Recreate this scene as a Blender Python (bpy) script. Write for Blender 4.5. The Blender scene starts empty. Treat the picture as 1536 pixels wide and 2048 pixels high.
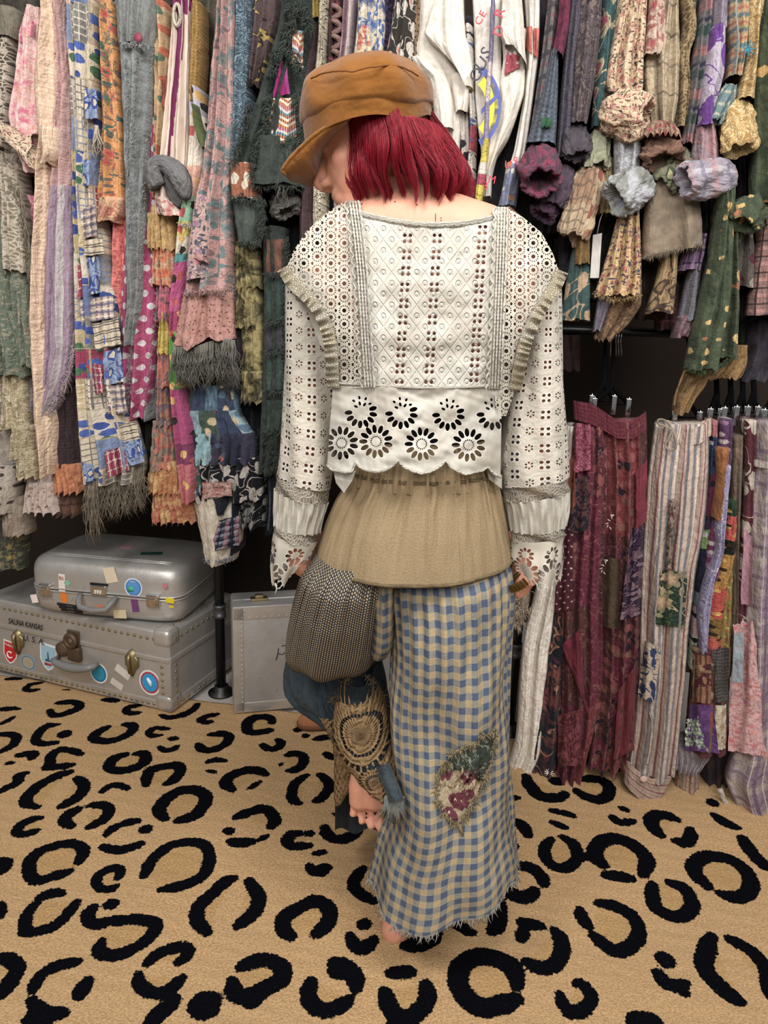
import bpy, math, random
import numpy as np
from mathutils import Vector, Matrix
rnd = random.Random(7)
SC = bpy.context.scene
COL = SC.collection
# ---------------------------------------------------------------- camera
F_PX, CAM_H, PITCH, ROLL = 1450.0, 1.25, math.radians(14), math.radians(2)
cF = np.array([0, math.cos(PITCH), -math.sin(PITCH)])
_U = np.array([0, math.sin(PITCH), math.cos(PITCH)]); _R = np.array([1.0, 0, 0])
cR = _R*math.cos(ROLL)+_U*math.sin(ROLL)
cU = _U*math.cos(ROLL)-_R*math.sin(ROLL)
cC = np.array([0, 0, CAM_H])
cd = bpy.data.cameras.new('camera'); cam = bpy.data.objects.new('camera', cd); COL.objects.link(cam)
cd.sensor_fit = 'VERTICAL'; cd.sensor_height = 36.0; cd.lens = F_PX/2048*36.0
cd.clip_start = .05; cd.clip_end = 50
cam.matrix_world = Matrix([[cR[0], cU[0], -cF[0], 0], [cR[1], cU[1], -cF[1], 0], [cR[2], cU[2], -cF[2], CAM_H], [0, 0, 0, 1]])
SC.camera = cam
SC.view_settings.view_transform = 'Standard'; SC.view_settings.look = 'None'
SC.view_settings.gamma = 1.0; SC.view_settings.use_curve_mapping = False
SC.view_settings.exposure = 0.1
SC.cycles.use_denoising = True
SC.cycles.max_bounces = 6; SC.cycles.diffuse_bounces = 3; SC.cycles.transparent_max_bounces = 12
# ---------------------------------------------------------------- light
W = bpy.data.worlds.new('world'); SC.world = W; W.use_nodes = True
W.node_tree.nodes['Background'].inputs[0].default_value = (1.0, .97, .94, 1)
W.node_tree.nodes['Background'].inputs[1].default_value = .17
def area(name, loc, target, sx, sy, power, color=(1, .97, .935)):
    l = bpy.data.lights.new(name, 'AREA'); l.shape = 'RECTANGLE'; l.size = sx; l.size_y = sy
    l.energy = power; l.color = color
    o = bpy.data.objects.new(name, l); COL.objects.link(o); o.location = loc
    o.rotation_euler = (Vector(target)-Vector(loc)).to_track_quat('-Z', 'Y').to_euler()
    return o
area('ceiling_lamp_over_rug', (.25, .15, 2.9), (.15, 1.5, .9), .5, .5, 25)
area('ceiling_lamp_left', (-1.2, -.1, 2.9), (-.8, 2.0, .9), .6, .6, 36)
area('ceiling_lamp_right', (1.3, -.1, 2.9), (.9, 1.8, .9), .6, .6, 36)
area('ceiling_panel_behind', (0, -1.6, 2.45), (0, 1.8, .6), 2.4, 1.0, 62)

# ---------------------------------------------------------------- pixel helpers
def ray(px, py):
    px = np.asarray(px, float); py = np.asarray(py, float)
    return cF + ((px-768)/F_PX)[..., None]*cR - ((py-1024)/F_PX)[..., None]*cU
RK_K, RK_Y = .176, 2.204              # the rack's line on the floor: Y = RK_Y - RK_K*X
RN = np.array([RK_K, 1, 0])/math.hypot(RK_K, 1); RE = np.array([RN[1], -RN[0], 0])
def rk(px, py, off=0.0):
    d = ray(px, py); s = (RK_Y*RN[1]+off - cC@RN)/(d@RN); return cC+d*s[..., None]
def pl(px, py, Y):
    d = ray(px, py); s = (np.asarray(Y, float)-cC[1])/d[..., 1]; return cC+d*s[..., None]
def fl(px, py, z=0.0):
    d = ray(px, py); s = (z-CAM_H)/d[..., 2]; return cC+d*s[..., None]
def V(p): return Vector((float(p[0]), float(p[1]), float(p[2])))

# ---------------------------------------------------------------- objects
def tag(o, label=None, cat=None, group=None, kind=None):
    if label: o['label'] = label
    if cat: o['category'] = cat
    if group: o['group'] = group
    if kind: o['kind'] = kind
    return o
def empty(name, loc, label=None, cat=None, group=None):
    o = bpy.data.objects.new(name, None); COL.objects.link(o); o.location = V(loc); o.empty_display_size = .05
    return tag(o, label, cat, group)
def link(name, me, m=None, parent=None, smooth=True):
    o = bpy.data.objects.new(name, me); COL.objects.link(o)
    if m is not None:
        for x in (m if isinstance(m, (list, tuple)) else [m]): me.materials.append(x)
    if smooth and hasattr(me, 'polygons') and len(me.polygons): me.polygons.foreach_set('use_smooth', [True]*len(me.polygons))
    if parent is not None:
        o.parent = parent
        if parent.type == 'EMPTY' or parent.parent is not None:
            p = parent; loc = Vector((0, 0, 0))
            while p is not None: loc += p.location; p = p.parent
            o.location = -loc
        else:
            o.location = -parent.location
    return o
def mesh(name, verts, faces, m=None, parent=None, uv=None, smooth=True, mi=None):
    me = bpy.data.meshes.new(name)
    me.from_pydata([tuple(map(float, v)) for v in verts], [], [tuple(int(i) for i in f) for f in faces])
    if uv is not None:
        l = me.uv_layers.new(name='UVMap')
        idx = np.empty(len(me.loops), int); me.loops.foreach_get('vertex_index', idx)
        l.data.foreach_set('uv', np.asarray(uv, float)[idx].ravel())
    if mi is not None: me.polygons.foreach_set('material_index', mi)
    me.update()
    return link(name, me, m, parent, smooth)
class MB:
    """collects simple shapes into one mesh"""
    def __init__(s): s.v = []; s.f = []; s.uv = []
    def add(s, v, f, uv=None):
        b = len(s.v); s.v += [tuple(map(float, x)) for x in v]; s.f += [tuple(int(i)+b for i in q) for q in f]
        s.uv += [tuple(map(float, x)) for x in uv] if uv is not None else [(float(x[0]), float(x[2])) for x in v]
    def grid(s, P, UV=None, wrap=False, capa=False, capb=False):
        P = np.asarray(P, float); n, m = P.shape[:2]
        f = []
        for i in range(n-1):
            for j in range(m if wrap else m-1):
                k = (j+1) % m
                f.append((i*m+j, i*m+k, (i+1)*m+k, (i+1)*m+j))
        if capa: f.append(tuple(range(m))[::-1])
        if capb: f.append(tuple((n-1)*m+j for j in range(m)))
        s.add(P.reshape(-1, 3), f, None if UV is None else np.asarray(UV, float).reshape(-1, 2))
    def tube(s, pts, r, n=8, cap=True, up=None):
        pts = np.asarray(pts, float); N = len(pts); r = np.broadcast_to(np.asarray(r, float), (N,))
        T = np.gradient(pts, axis=0); T /= np.linalg.norm(T, axis=1)[:, None]+1e-12
        u = np.array([0, 0, 1.0]) if up is None else np.asarray(up, float)
        if abs(T[0]@u) > .95: u = np.array([1.0, 0, 0])
        P = np.zeros((N, n, 3)); a = np.linspace(0, 2*np.pi, n, endpoint=False)
        x = np.cross(T[0], u); x /= np.linalg.norm(x)
        for i in range(N):
            x = x-T[i]*(x@T[i]); x /= np.linalg.norm(x)+1e-12
            y = np.cross(T[i], x)
            P[i] = pts[i]+r[i]*(np.cos(a)[:, None]*x+np.sin(a)[:, None]*y)
        L = np.concatenate([[0], np.cumsum(np.linalg.norm(np.diff(pts, axis=0), axis=1))])
        UV = np.stack(np.broadcast_arrays((a*r.mean())[None, :], L[:, None]), -1)
        s.grid(P, UV, wrap=True, capa=cap, capb=cap)
    def box(s, c, size, R=None, bev=0.0):
        import bmesh
        bm = bmesh.new(); bmesh.ops.create_cube(bm, size=1.0)
        for v in bm.verts: v.co = Vector((v.co.x*size[0], v.co.y*size[1], v.co.z*size[2]))
        if bev > 0: bmesh.ops.bevel(bm, geom=bm.edges[:], offset=bev, segments=3, profile=.6, affect='EDGES')
        bm.verts.index_update()
        vs = np.array([v.co[:] for v in bm.verts]); fs = [[v.index for v in f.verts] for f in bm.faces]; bm.free()
        if R is not None: vs = vs@np.asarray(R, float).T
        s.add(vs+np.asarray(c, float), fs)
    def lathe(s, prof, c, axis=(0, 0, 1), n=24):
        """prof: (radius, height) pairs along the axis"""
        a = np.asarray(axis, float); a /= np.linalg.norm(a)
        u = np.array([1.0, 0, 0]) if abs(a[0]) < .9 else np.array([0, 1.0, 0])
        x = np.cross(a, u); x /= np.linalg.norm(x); y = np.cross(a, x); th = np.linspace(0, 2*np.pi, n, endpoint=False)
        P = np.array([[np.asarray(c, float)+a*h+r*(math.cos(t)*x+math.sin(t)*y) for t in th] for r, h in prof])
        s.grid(P, None, wrap=True, capa=True, capb=True)
    def build(s, name, m, parent=None, smooth=True): return mesh(name, s.v, s.f, m, parent, s.uv, smooth)
def sharp(o, ang=35):
    """flat shading across edges sharper than ang"""
    me = o.data
    try: me.set_sharp_from_angle(angle=math.radians(ang))
    except Exception: pass
    return o
def interp(rows, n):
    """rows of (y, a, b ...) -> n rows smoothly interpolated in y"""
    r = np.asarray(rows, float); y = np.linspace(r[0, 0], r[-1, 0], n); out = [y]
    d = np.gradient(r[:, 1:], r[:, 0], axis=0) if len(r) > 2 else None
    for c in range(1, r.shape[1]):
        if d is None: out.append(np.interp(y, r[:, 0], r[:, c])); continue
        i = np.clip(np.searchsorted(r[:, 0], y, 'right')-1, 0, len(r)-2)
        h = r[i+1, 0]-r[i, 0]; t = (y-r[i, 0])/h
        lin = r[i, c]*(1-t)+r[i+1, c]*t
        cub = (2*t**3-3*t**2+1)*r[i, c]+(t**3-2*t**2+t)*h*d[i, c-1]*.8+(-2*t**3+3*t**2)*r[i+1, c]+(t**3-t**2)*h*d[i+1, c-1]*.8
        out.append(.5*lin+.5*cub)
    return np.stack(out, 1)
def snoise(x, y, seed=0):
    """cheap smooth 2-d noise made of sines, about -1..1"""
    r = random.Random(seed); o = 0
    for k in range(6):
        a = r.uniform(0, 6.28); f = 1.0*1.45**k*r.uniform(.8, 1.2)
        o = o + np.sin((np.cos(a)*x+np.sin(a)*y)*f*3+r.uniform(0, 6.28)+1.3*np.sin(y*f*1.3+r.uniform(0, 6)))/(1+.5*k)
    return o/2.6
def strokes(path, r, n):
    p = np.asarray(path, float); L = np.concatenate([[0], np.cumsum(np.linalg.norm(np.diff(p, axis=0), axis=1))])
    t = np.linspace(0, L[-1], n); return np.stack([np.interp(t, L, p[:, k]) for k in range(p.shape[1])], 1)
def smooth_path(path, n, it=2):
    p = np.asarray(path, float)
    for _ in range(it):
        q = np.empty((2*len(p), p.shape[1])); q[0] = p[0]; q[-1] = p[-1]
        q[1:-1:2] = .75*p[:-1]+.25*p[1:]; q[2:-1:2] = .25*p[:-1]+.75*p[1:]; p = q
    return strokes(p, 0, n)
# ---------------------------------------------------------------- node language
def srgb(c):
    if isinstance(c, str): c = tuple(int(c[i:i+2], 16) for i in (0, 2, 4))
    return tuple(((x/255)/12.92 if x/255 <= .04045 else ((x/255+.055)/1.055)**2.4) for x in c[:3])+(1.0,)
class S:
    def __init__(s, g, k): s.g = g; s.k = k
    def _o(s, op, *a): return s.g.m(op, s, *a)
    def __add__(s, b): return s._o('ADD', b)
    __radd__ = __add__
    def __sub__(s, b): return s._o('SUBTRACT', b)
    def __rsub__(s, b): return s.g.m('SUBTRACT', b, s)
    def __mul__(s, b): return s._o('MULTIPLY', b)
    __rmul__ = __mul__
    def __truediv__(s, b): return s._o('DIVIDE', b)
    def __neg__(s): return s*-1.0
    def fr(s): return s._o('FRACT')
    def fl(s): return s._o('FLOOR')
    def ab(s): return s._o('ABSOLUTE')
    def sin(s): return s._o('SINE')
    def mn(s, b): return s._o('MINIMUM', b)
    def mx(s, b): return s._o('MAXIMUM', b)
    def lt(s, b): return s._o('LESS_THAN', b)
    def gt(s, b): return s._o('GREATER_THAN', b)
    def sq(s): return s._o('SQRT')
    def pw(s, b): return s._o('POWER', b)
    def sm(s, a, b): return s.g.smooth(s, a, b)
class G:
    def __init__(s, name, coord='uv'):
        s.mat = bpy.data.materials.new(name); s.mat.use_nodes = True; s.nt = s.mat.node_tree; s.N = s.nt.nodes; s.L = s.nt.links
        s.bs = s.N['Principled BSDF']; s.out = s.N['Material Output']
        if coord == 'uv':
            n = s.N.new('ShaderNodeUVMap'); n.uv_map = 'UVMap'; s.P = n.outputs[0]
        else:
            n = s.N.new('ShaderNodeTexCoord'); s.P = n.outputs['Object']
        x = s.N.new('ShaderNodeSeparateXYZ'); s.L.new(s.P, x.inputs[0])
        s.u, s.v, s.w = (S(s, x.outputs[i]) for i in range(3))
    def put(s, sock, val):
        if isinstance(val, S): s.L.new(val.k, sock)
        elif hasattr(val, 'is_output'): s.L.new(val, sock)
        else: sock.default_value = val
    def m(s, op, *a):
        n = s.N.new('ShaderNodeMath'); n.operation = op
        for i, x in enumerate(a): s.put(n.inputs[i], x)
        return S(s, n.outputs[0])
    def smooth(s, x, a, b):
        n = s.N.new('ShaderNodeMapRange'); n.interpolation_type = 'SMOOTHSTEP'
        s.put(n.inputs[0], x); n.inputs[1].default_value = a; n.inputs[2].default_value = b
        return S(s, n.outputs[0])
    def vec(s, x, y, z=0.0):
        n = s.N.new('ShaderNodeCombineXYZ')
        for i, q in enumerate((x, y, z)): s.put(n.inputs[i], q)
        return n.outputs[0]
    def noise(s, scale, detail=2.0, vec=None, dist=0.0, rough=.5):
        n = s.N.new('ShaderNodeTexNoise'); s.L.new(s.P if vec is None else vec, n.inputs['Vector'])
        n.inputs['Scale'].default_value = scale; n.inputs['Detail'].default_value = detail
        n.inputs['Distortion'].default_value = dist; n.inputs['Roughness'].default_value = rough
        return S(s, n.outputs[0])
    def voro(s, vec, scale=1.0, feat='F1', rand=1.0):
        n = s.N.new('ShaderNodeTexVoronoi'); n.voronoi_dimensions = '2D'; n.feature = feat
        s.L.new(s.P if vec is None else vec, n.inputs['Vector']); n.inputs['Scale'].default_value = scale
        n.inputs['Randomness'].default_value = rand
        if feat == 'DISTANCE_TO_EDGE': return S(s, n.outputs['Distance'])
        x = s.N.new('ShaderNodeSeparateColor'); s.L.new(n.outputs['Color'], x.inputs[0])
        y = s.N.new('ShaderNodeSeparateXYZ'); s.L.new(n.outputs['Position'], y.inputs[0])
        return S(s, n.outputs['Distance']), S(s, x.outputs[0]), S(s, x.outputs[1]), (S(s, y.outputs[0]), S(s, y.outputs[1]))
    def rand(s, x, y, z=0.0):
        n = s.N.new('ShaderNodeTexWhiteNoise'); n.noise_dimensions = '3D'; s.L.new(s.vec(x, y, z), n.inputs[0])
        return S(s, n.outputs[0])
    def mix(s, f, a, b, blend='MIX'):
        n = s.N.new('ShaderNodeMix'); n.data_type = 'RGBA'; n.blend_type = blend
        s.put(n.inputs[0], f); s.c(n.inputs[6], a); s.c(n.inputs[7], b); return n.outputs[2]
    def c(s, sock, v):
        if hasattr(v, 'is_output'): s.L.new(v, sock)
        else: sock.default_value = srgb(v)
    def ramp(s, f, stops, const=True):
        n = s.N.new('ShaderNodeValToRGB'); r = n.color_ramp; r.interpolation = 'CONSTANT' if const else 'LINEAR'
        while len(r.elements) < len(stops): r.elements.new(1.0)
        for e, (p, c) in zip(r.elements, stops): e.position = p; e.color = srgb(c)
        s.put(n.inputs[0], f); return n.outputs[0]
    def pick(s, f, cols): return s.ramp(f, [(i/len(cols), c) for i, c in enumerate(cols)])
    def attr(s, name):
        n = s.N.new('ShaderNodeAttribute'); n.attribute_name = name; return S(s, n.outputs['Fac'])
    def polar(s, x, y):
        return (x*x+y*y).sq(), s.m('ARCTAN2', y, x)
    def done(s, col, rough=.85, bump=None, bs=.4, dist=.002, alpha=None, metal=0.0, spec=.25, sheen=0.0, trans=0.0):
        b = s.bs; s.c(b.inputs['Base Color'], col); s.put(b.inputs['Roughness'], rough); s.put(b.inputs['Metallic'], metal)
        s.put(b.inputs['Specular IOR Level'], spec)
        if sheen: b.inputs['Sheen Weight'].default_value = sheen
        if bump is not None:
            n = s.N.new('ShaderNodeBump'); n.inputs['Strength'].default_value = bs; n.inputs['Distance'].default_value = dist
            s.put(n.inputs['Height'], bump); s.L.new(n.outputs[0], b.inputs['Normal'])
        if alpha is not None: s.put(b.inputs['Alpha'], alpha)
        return s.mat
def simple(name, c, rough=.6, metal=0.0, spec=.4, nz=0.0, scale=40):
    g = G(name, 'obj'); k = c
    if nz:
        n = g.noise(scale, 4); k = g.mix(n, tuple(max(0, x-nz) for x in _rgb(c)), tuple(min(255, x+nz) for x in _rgb(c)))
    return g.done(k, rough=rough, metal=metal, spec=spec)
def _rgb(c): return tuple(int(c[i:i+2], 16) for i in (0, 2, 4)) if isinstance(c, str) else c

# ---------------------------------------------------------------- fabric patterns (UV in metres)
_mc = {}
class K:
    @staticmethod
    def floral(g, bg, cols, leaf='6a7a5a', s=.04, dens=.75, line=None, r=.36, pet=.14):
        d, a, b, (cx, cy) = g.voro(None, 1/s)
        nz = g.noise(2.6/s, 3)
        lx, ly = (g.u-cx)*(1/s), (g.v-cy)*(1/s)
        an = g.m('ARCTAN2', ly, lx)
        pt = g.m('COSINE', an*5.0+a*6.3)*(.16+pet*.5)+.84
        k = g.mix(((g.noise(5/s, 2)-.5).ab()).lt(.012)*.5, bg, leaf)
        for sx, sy, ox in ((1.0, .42, .37), (.5, 1.0, 1.9)):
            ld, la, lb, _ = g.voro(g.vec(g.u*sx*1.6+ox+g.noise(.6/s, 1)*s*.9, g.v*sy*1.6), 1.5/s)
            lm = (ld+(nz-.5)*.22).lt(.24)*la.lt(dens*.8)
            k = g.mix(lm, k, g.mix(lb*.6, leaf, cols[0]))
        stem = ((g.noise(.9/s, 1, dist=.8)-.5).ab()).lt(.013)
        k = g.mix(stem, k, leaf if not line else line)
        e = d/pt+(nz-.5)*.16
        m = e.lt(r)*a.lt(dens)
        k = g.mix(m, k, g.mix(e.sm(r*.2, r)*.55, g.pick(b, cols), bg))
        k = g.mix((e-r*.95).ab().lt(.03)*a.lt(dens)*.6, k, leaf)
        k = g.mix(d.lt(r*.2)*a.lt(dens), k, g.pick((b*7.3).fr(), cols))
        return k
    @staticmethod
    def plaid(g, bg, bands):
        k = bg; wob = g.noise(12, 1)*.006
        for ax, per, off, w, c, a in bands:
            x = (g.u if ax == 'u' else g.v)+wob
            m = (((x/per)+off).fr()).lt(w/per)*a
            k = g.mix(m, k, c)
        return k
    @staticmethod
    def stripes(g, bg, bands): return K.plaid(g, bg, [('u', p, o, w, c, a) for p, o, w, c, a in bands])
    @staticmethod
    def dots(g, bg, dot, per=.03, r=.33):
        row = (g.v/per).fl(); x = (g.u/per+(row*.5).fr()).fr()-.5; y = (g.v/per).fr()-.5
        n = g.noise(60, 2)*.14
        return g.mix(((x*x+y*y).sq()+n).lt(r+.07), bg, dot)
    @staticmethod
    def gauze(g, c, c2, s=.008):
        n = g.noise(90, 2)
        a = ((g.v/s+g.noise(16, 2)*2.2).fr()-.5).ab()*2; b = ((g.u/(s*.8)+g.noise(14, 2)*2).fr()-.5).ab()*2
        return g.mix((a.pw(3.0)*.55+b.pw(3.0)*.3+n*.15), c, c2)
    @staticmethod
    def patch(g, w, h, cols, lines=None, fl=None, seam=None, jit=.35):
        r = (g.v/h).fl(); x = g.u/w+g.rand(r, 3.0)*jit*2; c = x.fl()
        q = g.rand(c, r, 1.0); k = g.pick(q, cols); q2 = g.rand(c, r, 7.0)
        if lines:
            m = ((g.u/.014).fr().lt(.2)).mx((g.v/.017).fr().lt(.2))*q2.lt(.45)
            k = g.mix(m*.75, k, g.pick((q*5.7).fr(), lines))
        if fl:
            d, a, b, _ = g.voro(None, 30); nz = g.noise(70, 2)
            k = g.mix((d+(nz-.5)*.35).lt(.34)*q2.gt(.5), k, g.pick(b, fl))
        if seam:
            e = (x.fr()).lt(.04).mx(((g.v/h).fr()).lt(.04)); k = g.mix(e, k, seam)
        return k
    @staticmethod
    def damask(g, bg, fg, s=.05, thr=.5, w=.06, third=None):
        n = g.noise(1/s, 1.5, dist=1.8)
        k = g.mix((n-thr).gt(0), bg, fg)
        if third: k = g.mix((n-thr-.02).ab().lt(w*.4), k, third)
        return k
    @staticmethod
    def paisley(g, bg, fg, s=.03, third=None):
        n = g.noise(.6/s, 1, dist=2.5)
        m = ((n*7).fr()-.5).ab().lt(.16); k = g.mix(m, bg, fg)
        if third: k = g.mix(((n*7+.5).fr()-.5).ab().lt(.06), k, third)
        return k
    @staticmethod
    def vine(g, bg, fg, s=.03, third=None):
        ld, la, lb, _ = g.voro(g.vec(g.u+g.noise(.8/s, 1)*s*.9, g.v*.55), 1/s)
        ln = ((g.noise(.7/s, 1, dist=1.0)-.5).ab()).lt(.02)
        k = g.mix(ln.mx((ld+(g.noise(3/s, 2)-.5)*.2).lt(.3)), bg, fg)
        if third: k = g.mix((ld+(g.noise(3/s, 2)-.5)*.2).lt(.17)*la.lt(.6), k, third)
        return k
    @staticmethod
    def bands(g, stops, over=None, lin=False):
        v = g.v+(g.noise(14, 1)-.5)*.02
        k = g.ramp(v, stops, const=not lin)
        if over:
            d, a, b, _ = g.voro(None, 28); nz = g.noise(60, 2)
            k = g.mix((d+(nz-.5)*.4).lt(.3)*a.lt(.7), k, g.pick(b, over))
        return k
    @staticmethod
    def tie(g, cols, s=.08, dist=1.2):
        n = g.noise(1/s, 3, dist=dist)
        return g.ramp((n-.25)*2, [(i/(len(cols)-1), c) for i, c in enumerate(cols)], const=False)
    @staticmethod
    def splat(g, bg, cols, s=.025, dens=.4, mott=None):
        k = bg if mott is None else g.mix(g.noise(25, 4).sm(.35, .65), bg, mott)
        d, a, b, _ = g.voro(None, 1/s); nz = g.noise(2.5/s, 3)
        return g.mix((d+(nz-.5)*.5).lt(a*.4-.02+dens*.1)*b.lt(dens), k, g.pick((a*9).fr(), cols))
    @staticmethod
    def plain(g, c, c2=None):
        return g.mix(g.noise(28, 4).sm(.3, .7), c, c2 if c2 else tuple(int(x*.88) for x in _rgb(c)))
    @staticmethod
    def knit(g, c, c2, s=.006):
        a = ((g.u/s).fr()-.5).ab()*2; b = ((g.v/s+a*.5).fr()-.5).ab()*2
        return g.mix(a*.5+b*.5, c2, c)
    @staticmethod
    def lace(g, c, c2, s=.014):
        d = g.voro(None, 1/s, 'DISTANCE_TO_EDGE'); d2 = g.voro(None, .28/s)[0]
        return g.mix(d.sm(.06, .22)*d2.sm(.12, .3), c, c2)
    @staticmethod
    def eyelet(g, c, hole, s=.018, r=.14):
        d, a, b, _ = g.voro(None, 1/s, rand=.7)
        return g.mix(d.lt(r), c, hole)
def fab(kind, *a, rough=.9, wr=1.0, fine=420, fs=.25, post=None, **k):
    """fabric material of one pattern; equal arguments give the same material"""
    key = (kind, repr(a), repr(k), rough, wr, repr(post))
    if key in _mc: return _mc[key]
    g = G('fabric_'+kind)
    if kind in ('floral', 'vine', 'damask', 'paisley') : k['s'] = k.get('s', {'floral': .04, 'vine': .03, 'damask': .05, 'paisley': .03}[kind])*.72
    col = getattr(K, kind)(g, *a, **k)
    if post: col = post(g, col)
    mot = g.noise(9, 4); col = g.mix(.25, col, g.mix(mot, 'a8a29c', 'ffffff'), 'MULTIPLY')
    gr = g.noise(520, 3, rough=.8); g2 = g.noise(70, 4, rough=.7); col = g.mix(.55, col, g.mix((gr*.6+g2*.4).sm(.3, .7), '8c8884', 'ffffff'), 'MULTIPLY')
    hs = g.N.new('ShaderNodeHueSaturation'); hs.inputs['Saturation'].default_value = .86; hs.inputs['Value'].default_value = 1.18; g.c(hs.inputs['Color'], col); col = hs.outputs[0]
    w1 = g.noise(1.0, 4, vec=g.vec(g.u*24, g.v*6), dist=.6, rough=.62); w2 = g.noise(1.0, 3, vec=g.vec(g.u*95, g.v*60), dist=.5, rough=.6)
    h = w1*(.8*wr)+w2*(.22*wr)+gr*.035
    _mc[key] = g.done(col, rough=rough, bump=h, bs=1.0, dist=.026, spec=.1, sheen=.05)
    return _mc[key]
# ---------------------------------------------------------------- room
def rkpt(a, b, z): return np.array([0, RK_Y, 0])*1.0 + RE*a + RN*b + np.array([0, 0, z])
g = G('concrete_floor', 'obj')
n1 = g.noise(3, 5); n2 = g.noise(60, 3)
m_floor = g.done(g.mix(n1, 'a39c95', 'c2bcb5'), rough=.55, bump=n2, bs=.1, spec=.3)
fm = MB(); fm.grid(np.array([[rkpt(-4, -3.6, 0), rkpt(4, -3.6, 0)], [rkpt(-4, .62, 0), rkpt(4, .62, 0)]]))
tag(fm.build('floor', m_floor, smooth=False), kind='structure')
g = G('painted_wall', 'obj'); n1 = g.noise(2.2, 4); n2 = g.noise(90, 2)
m_wall = g.done(g.mix(n1, '261f1a', '342a24'), rough=.9, bump=n2, bs=.15)
wm = MB(); wm.grid(np.array([[rkpt(-4, .6, 0), rkpt(4, .6, 0)], [rkpt(-4, .6, 3), rkpt(4, .6, 3)]]))
wm.grid(np.array([[rkpt(-4, .62, 0), rkpt(4, .62, 0)], [rkpt(-4, .62, 3), rkpt(4, .62, 3)]]))
tag(wm.build('wall_back', m_wall, smooth=False), kind='structure')

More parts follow.
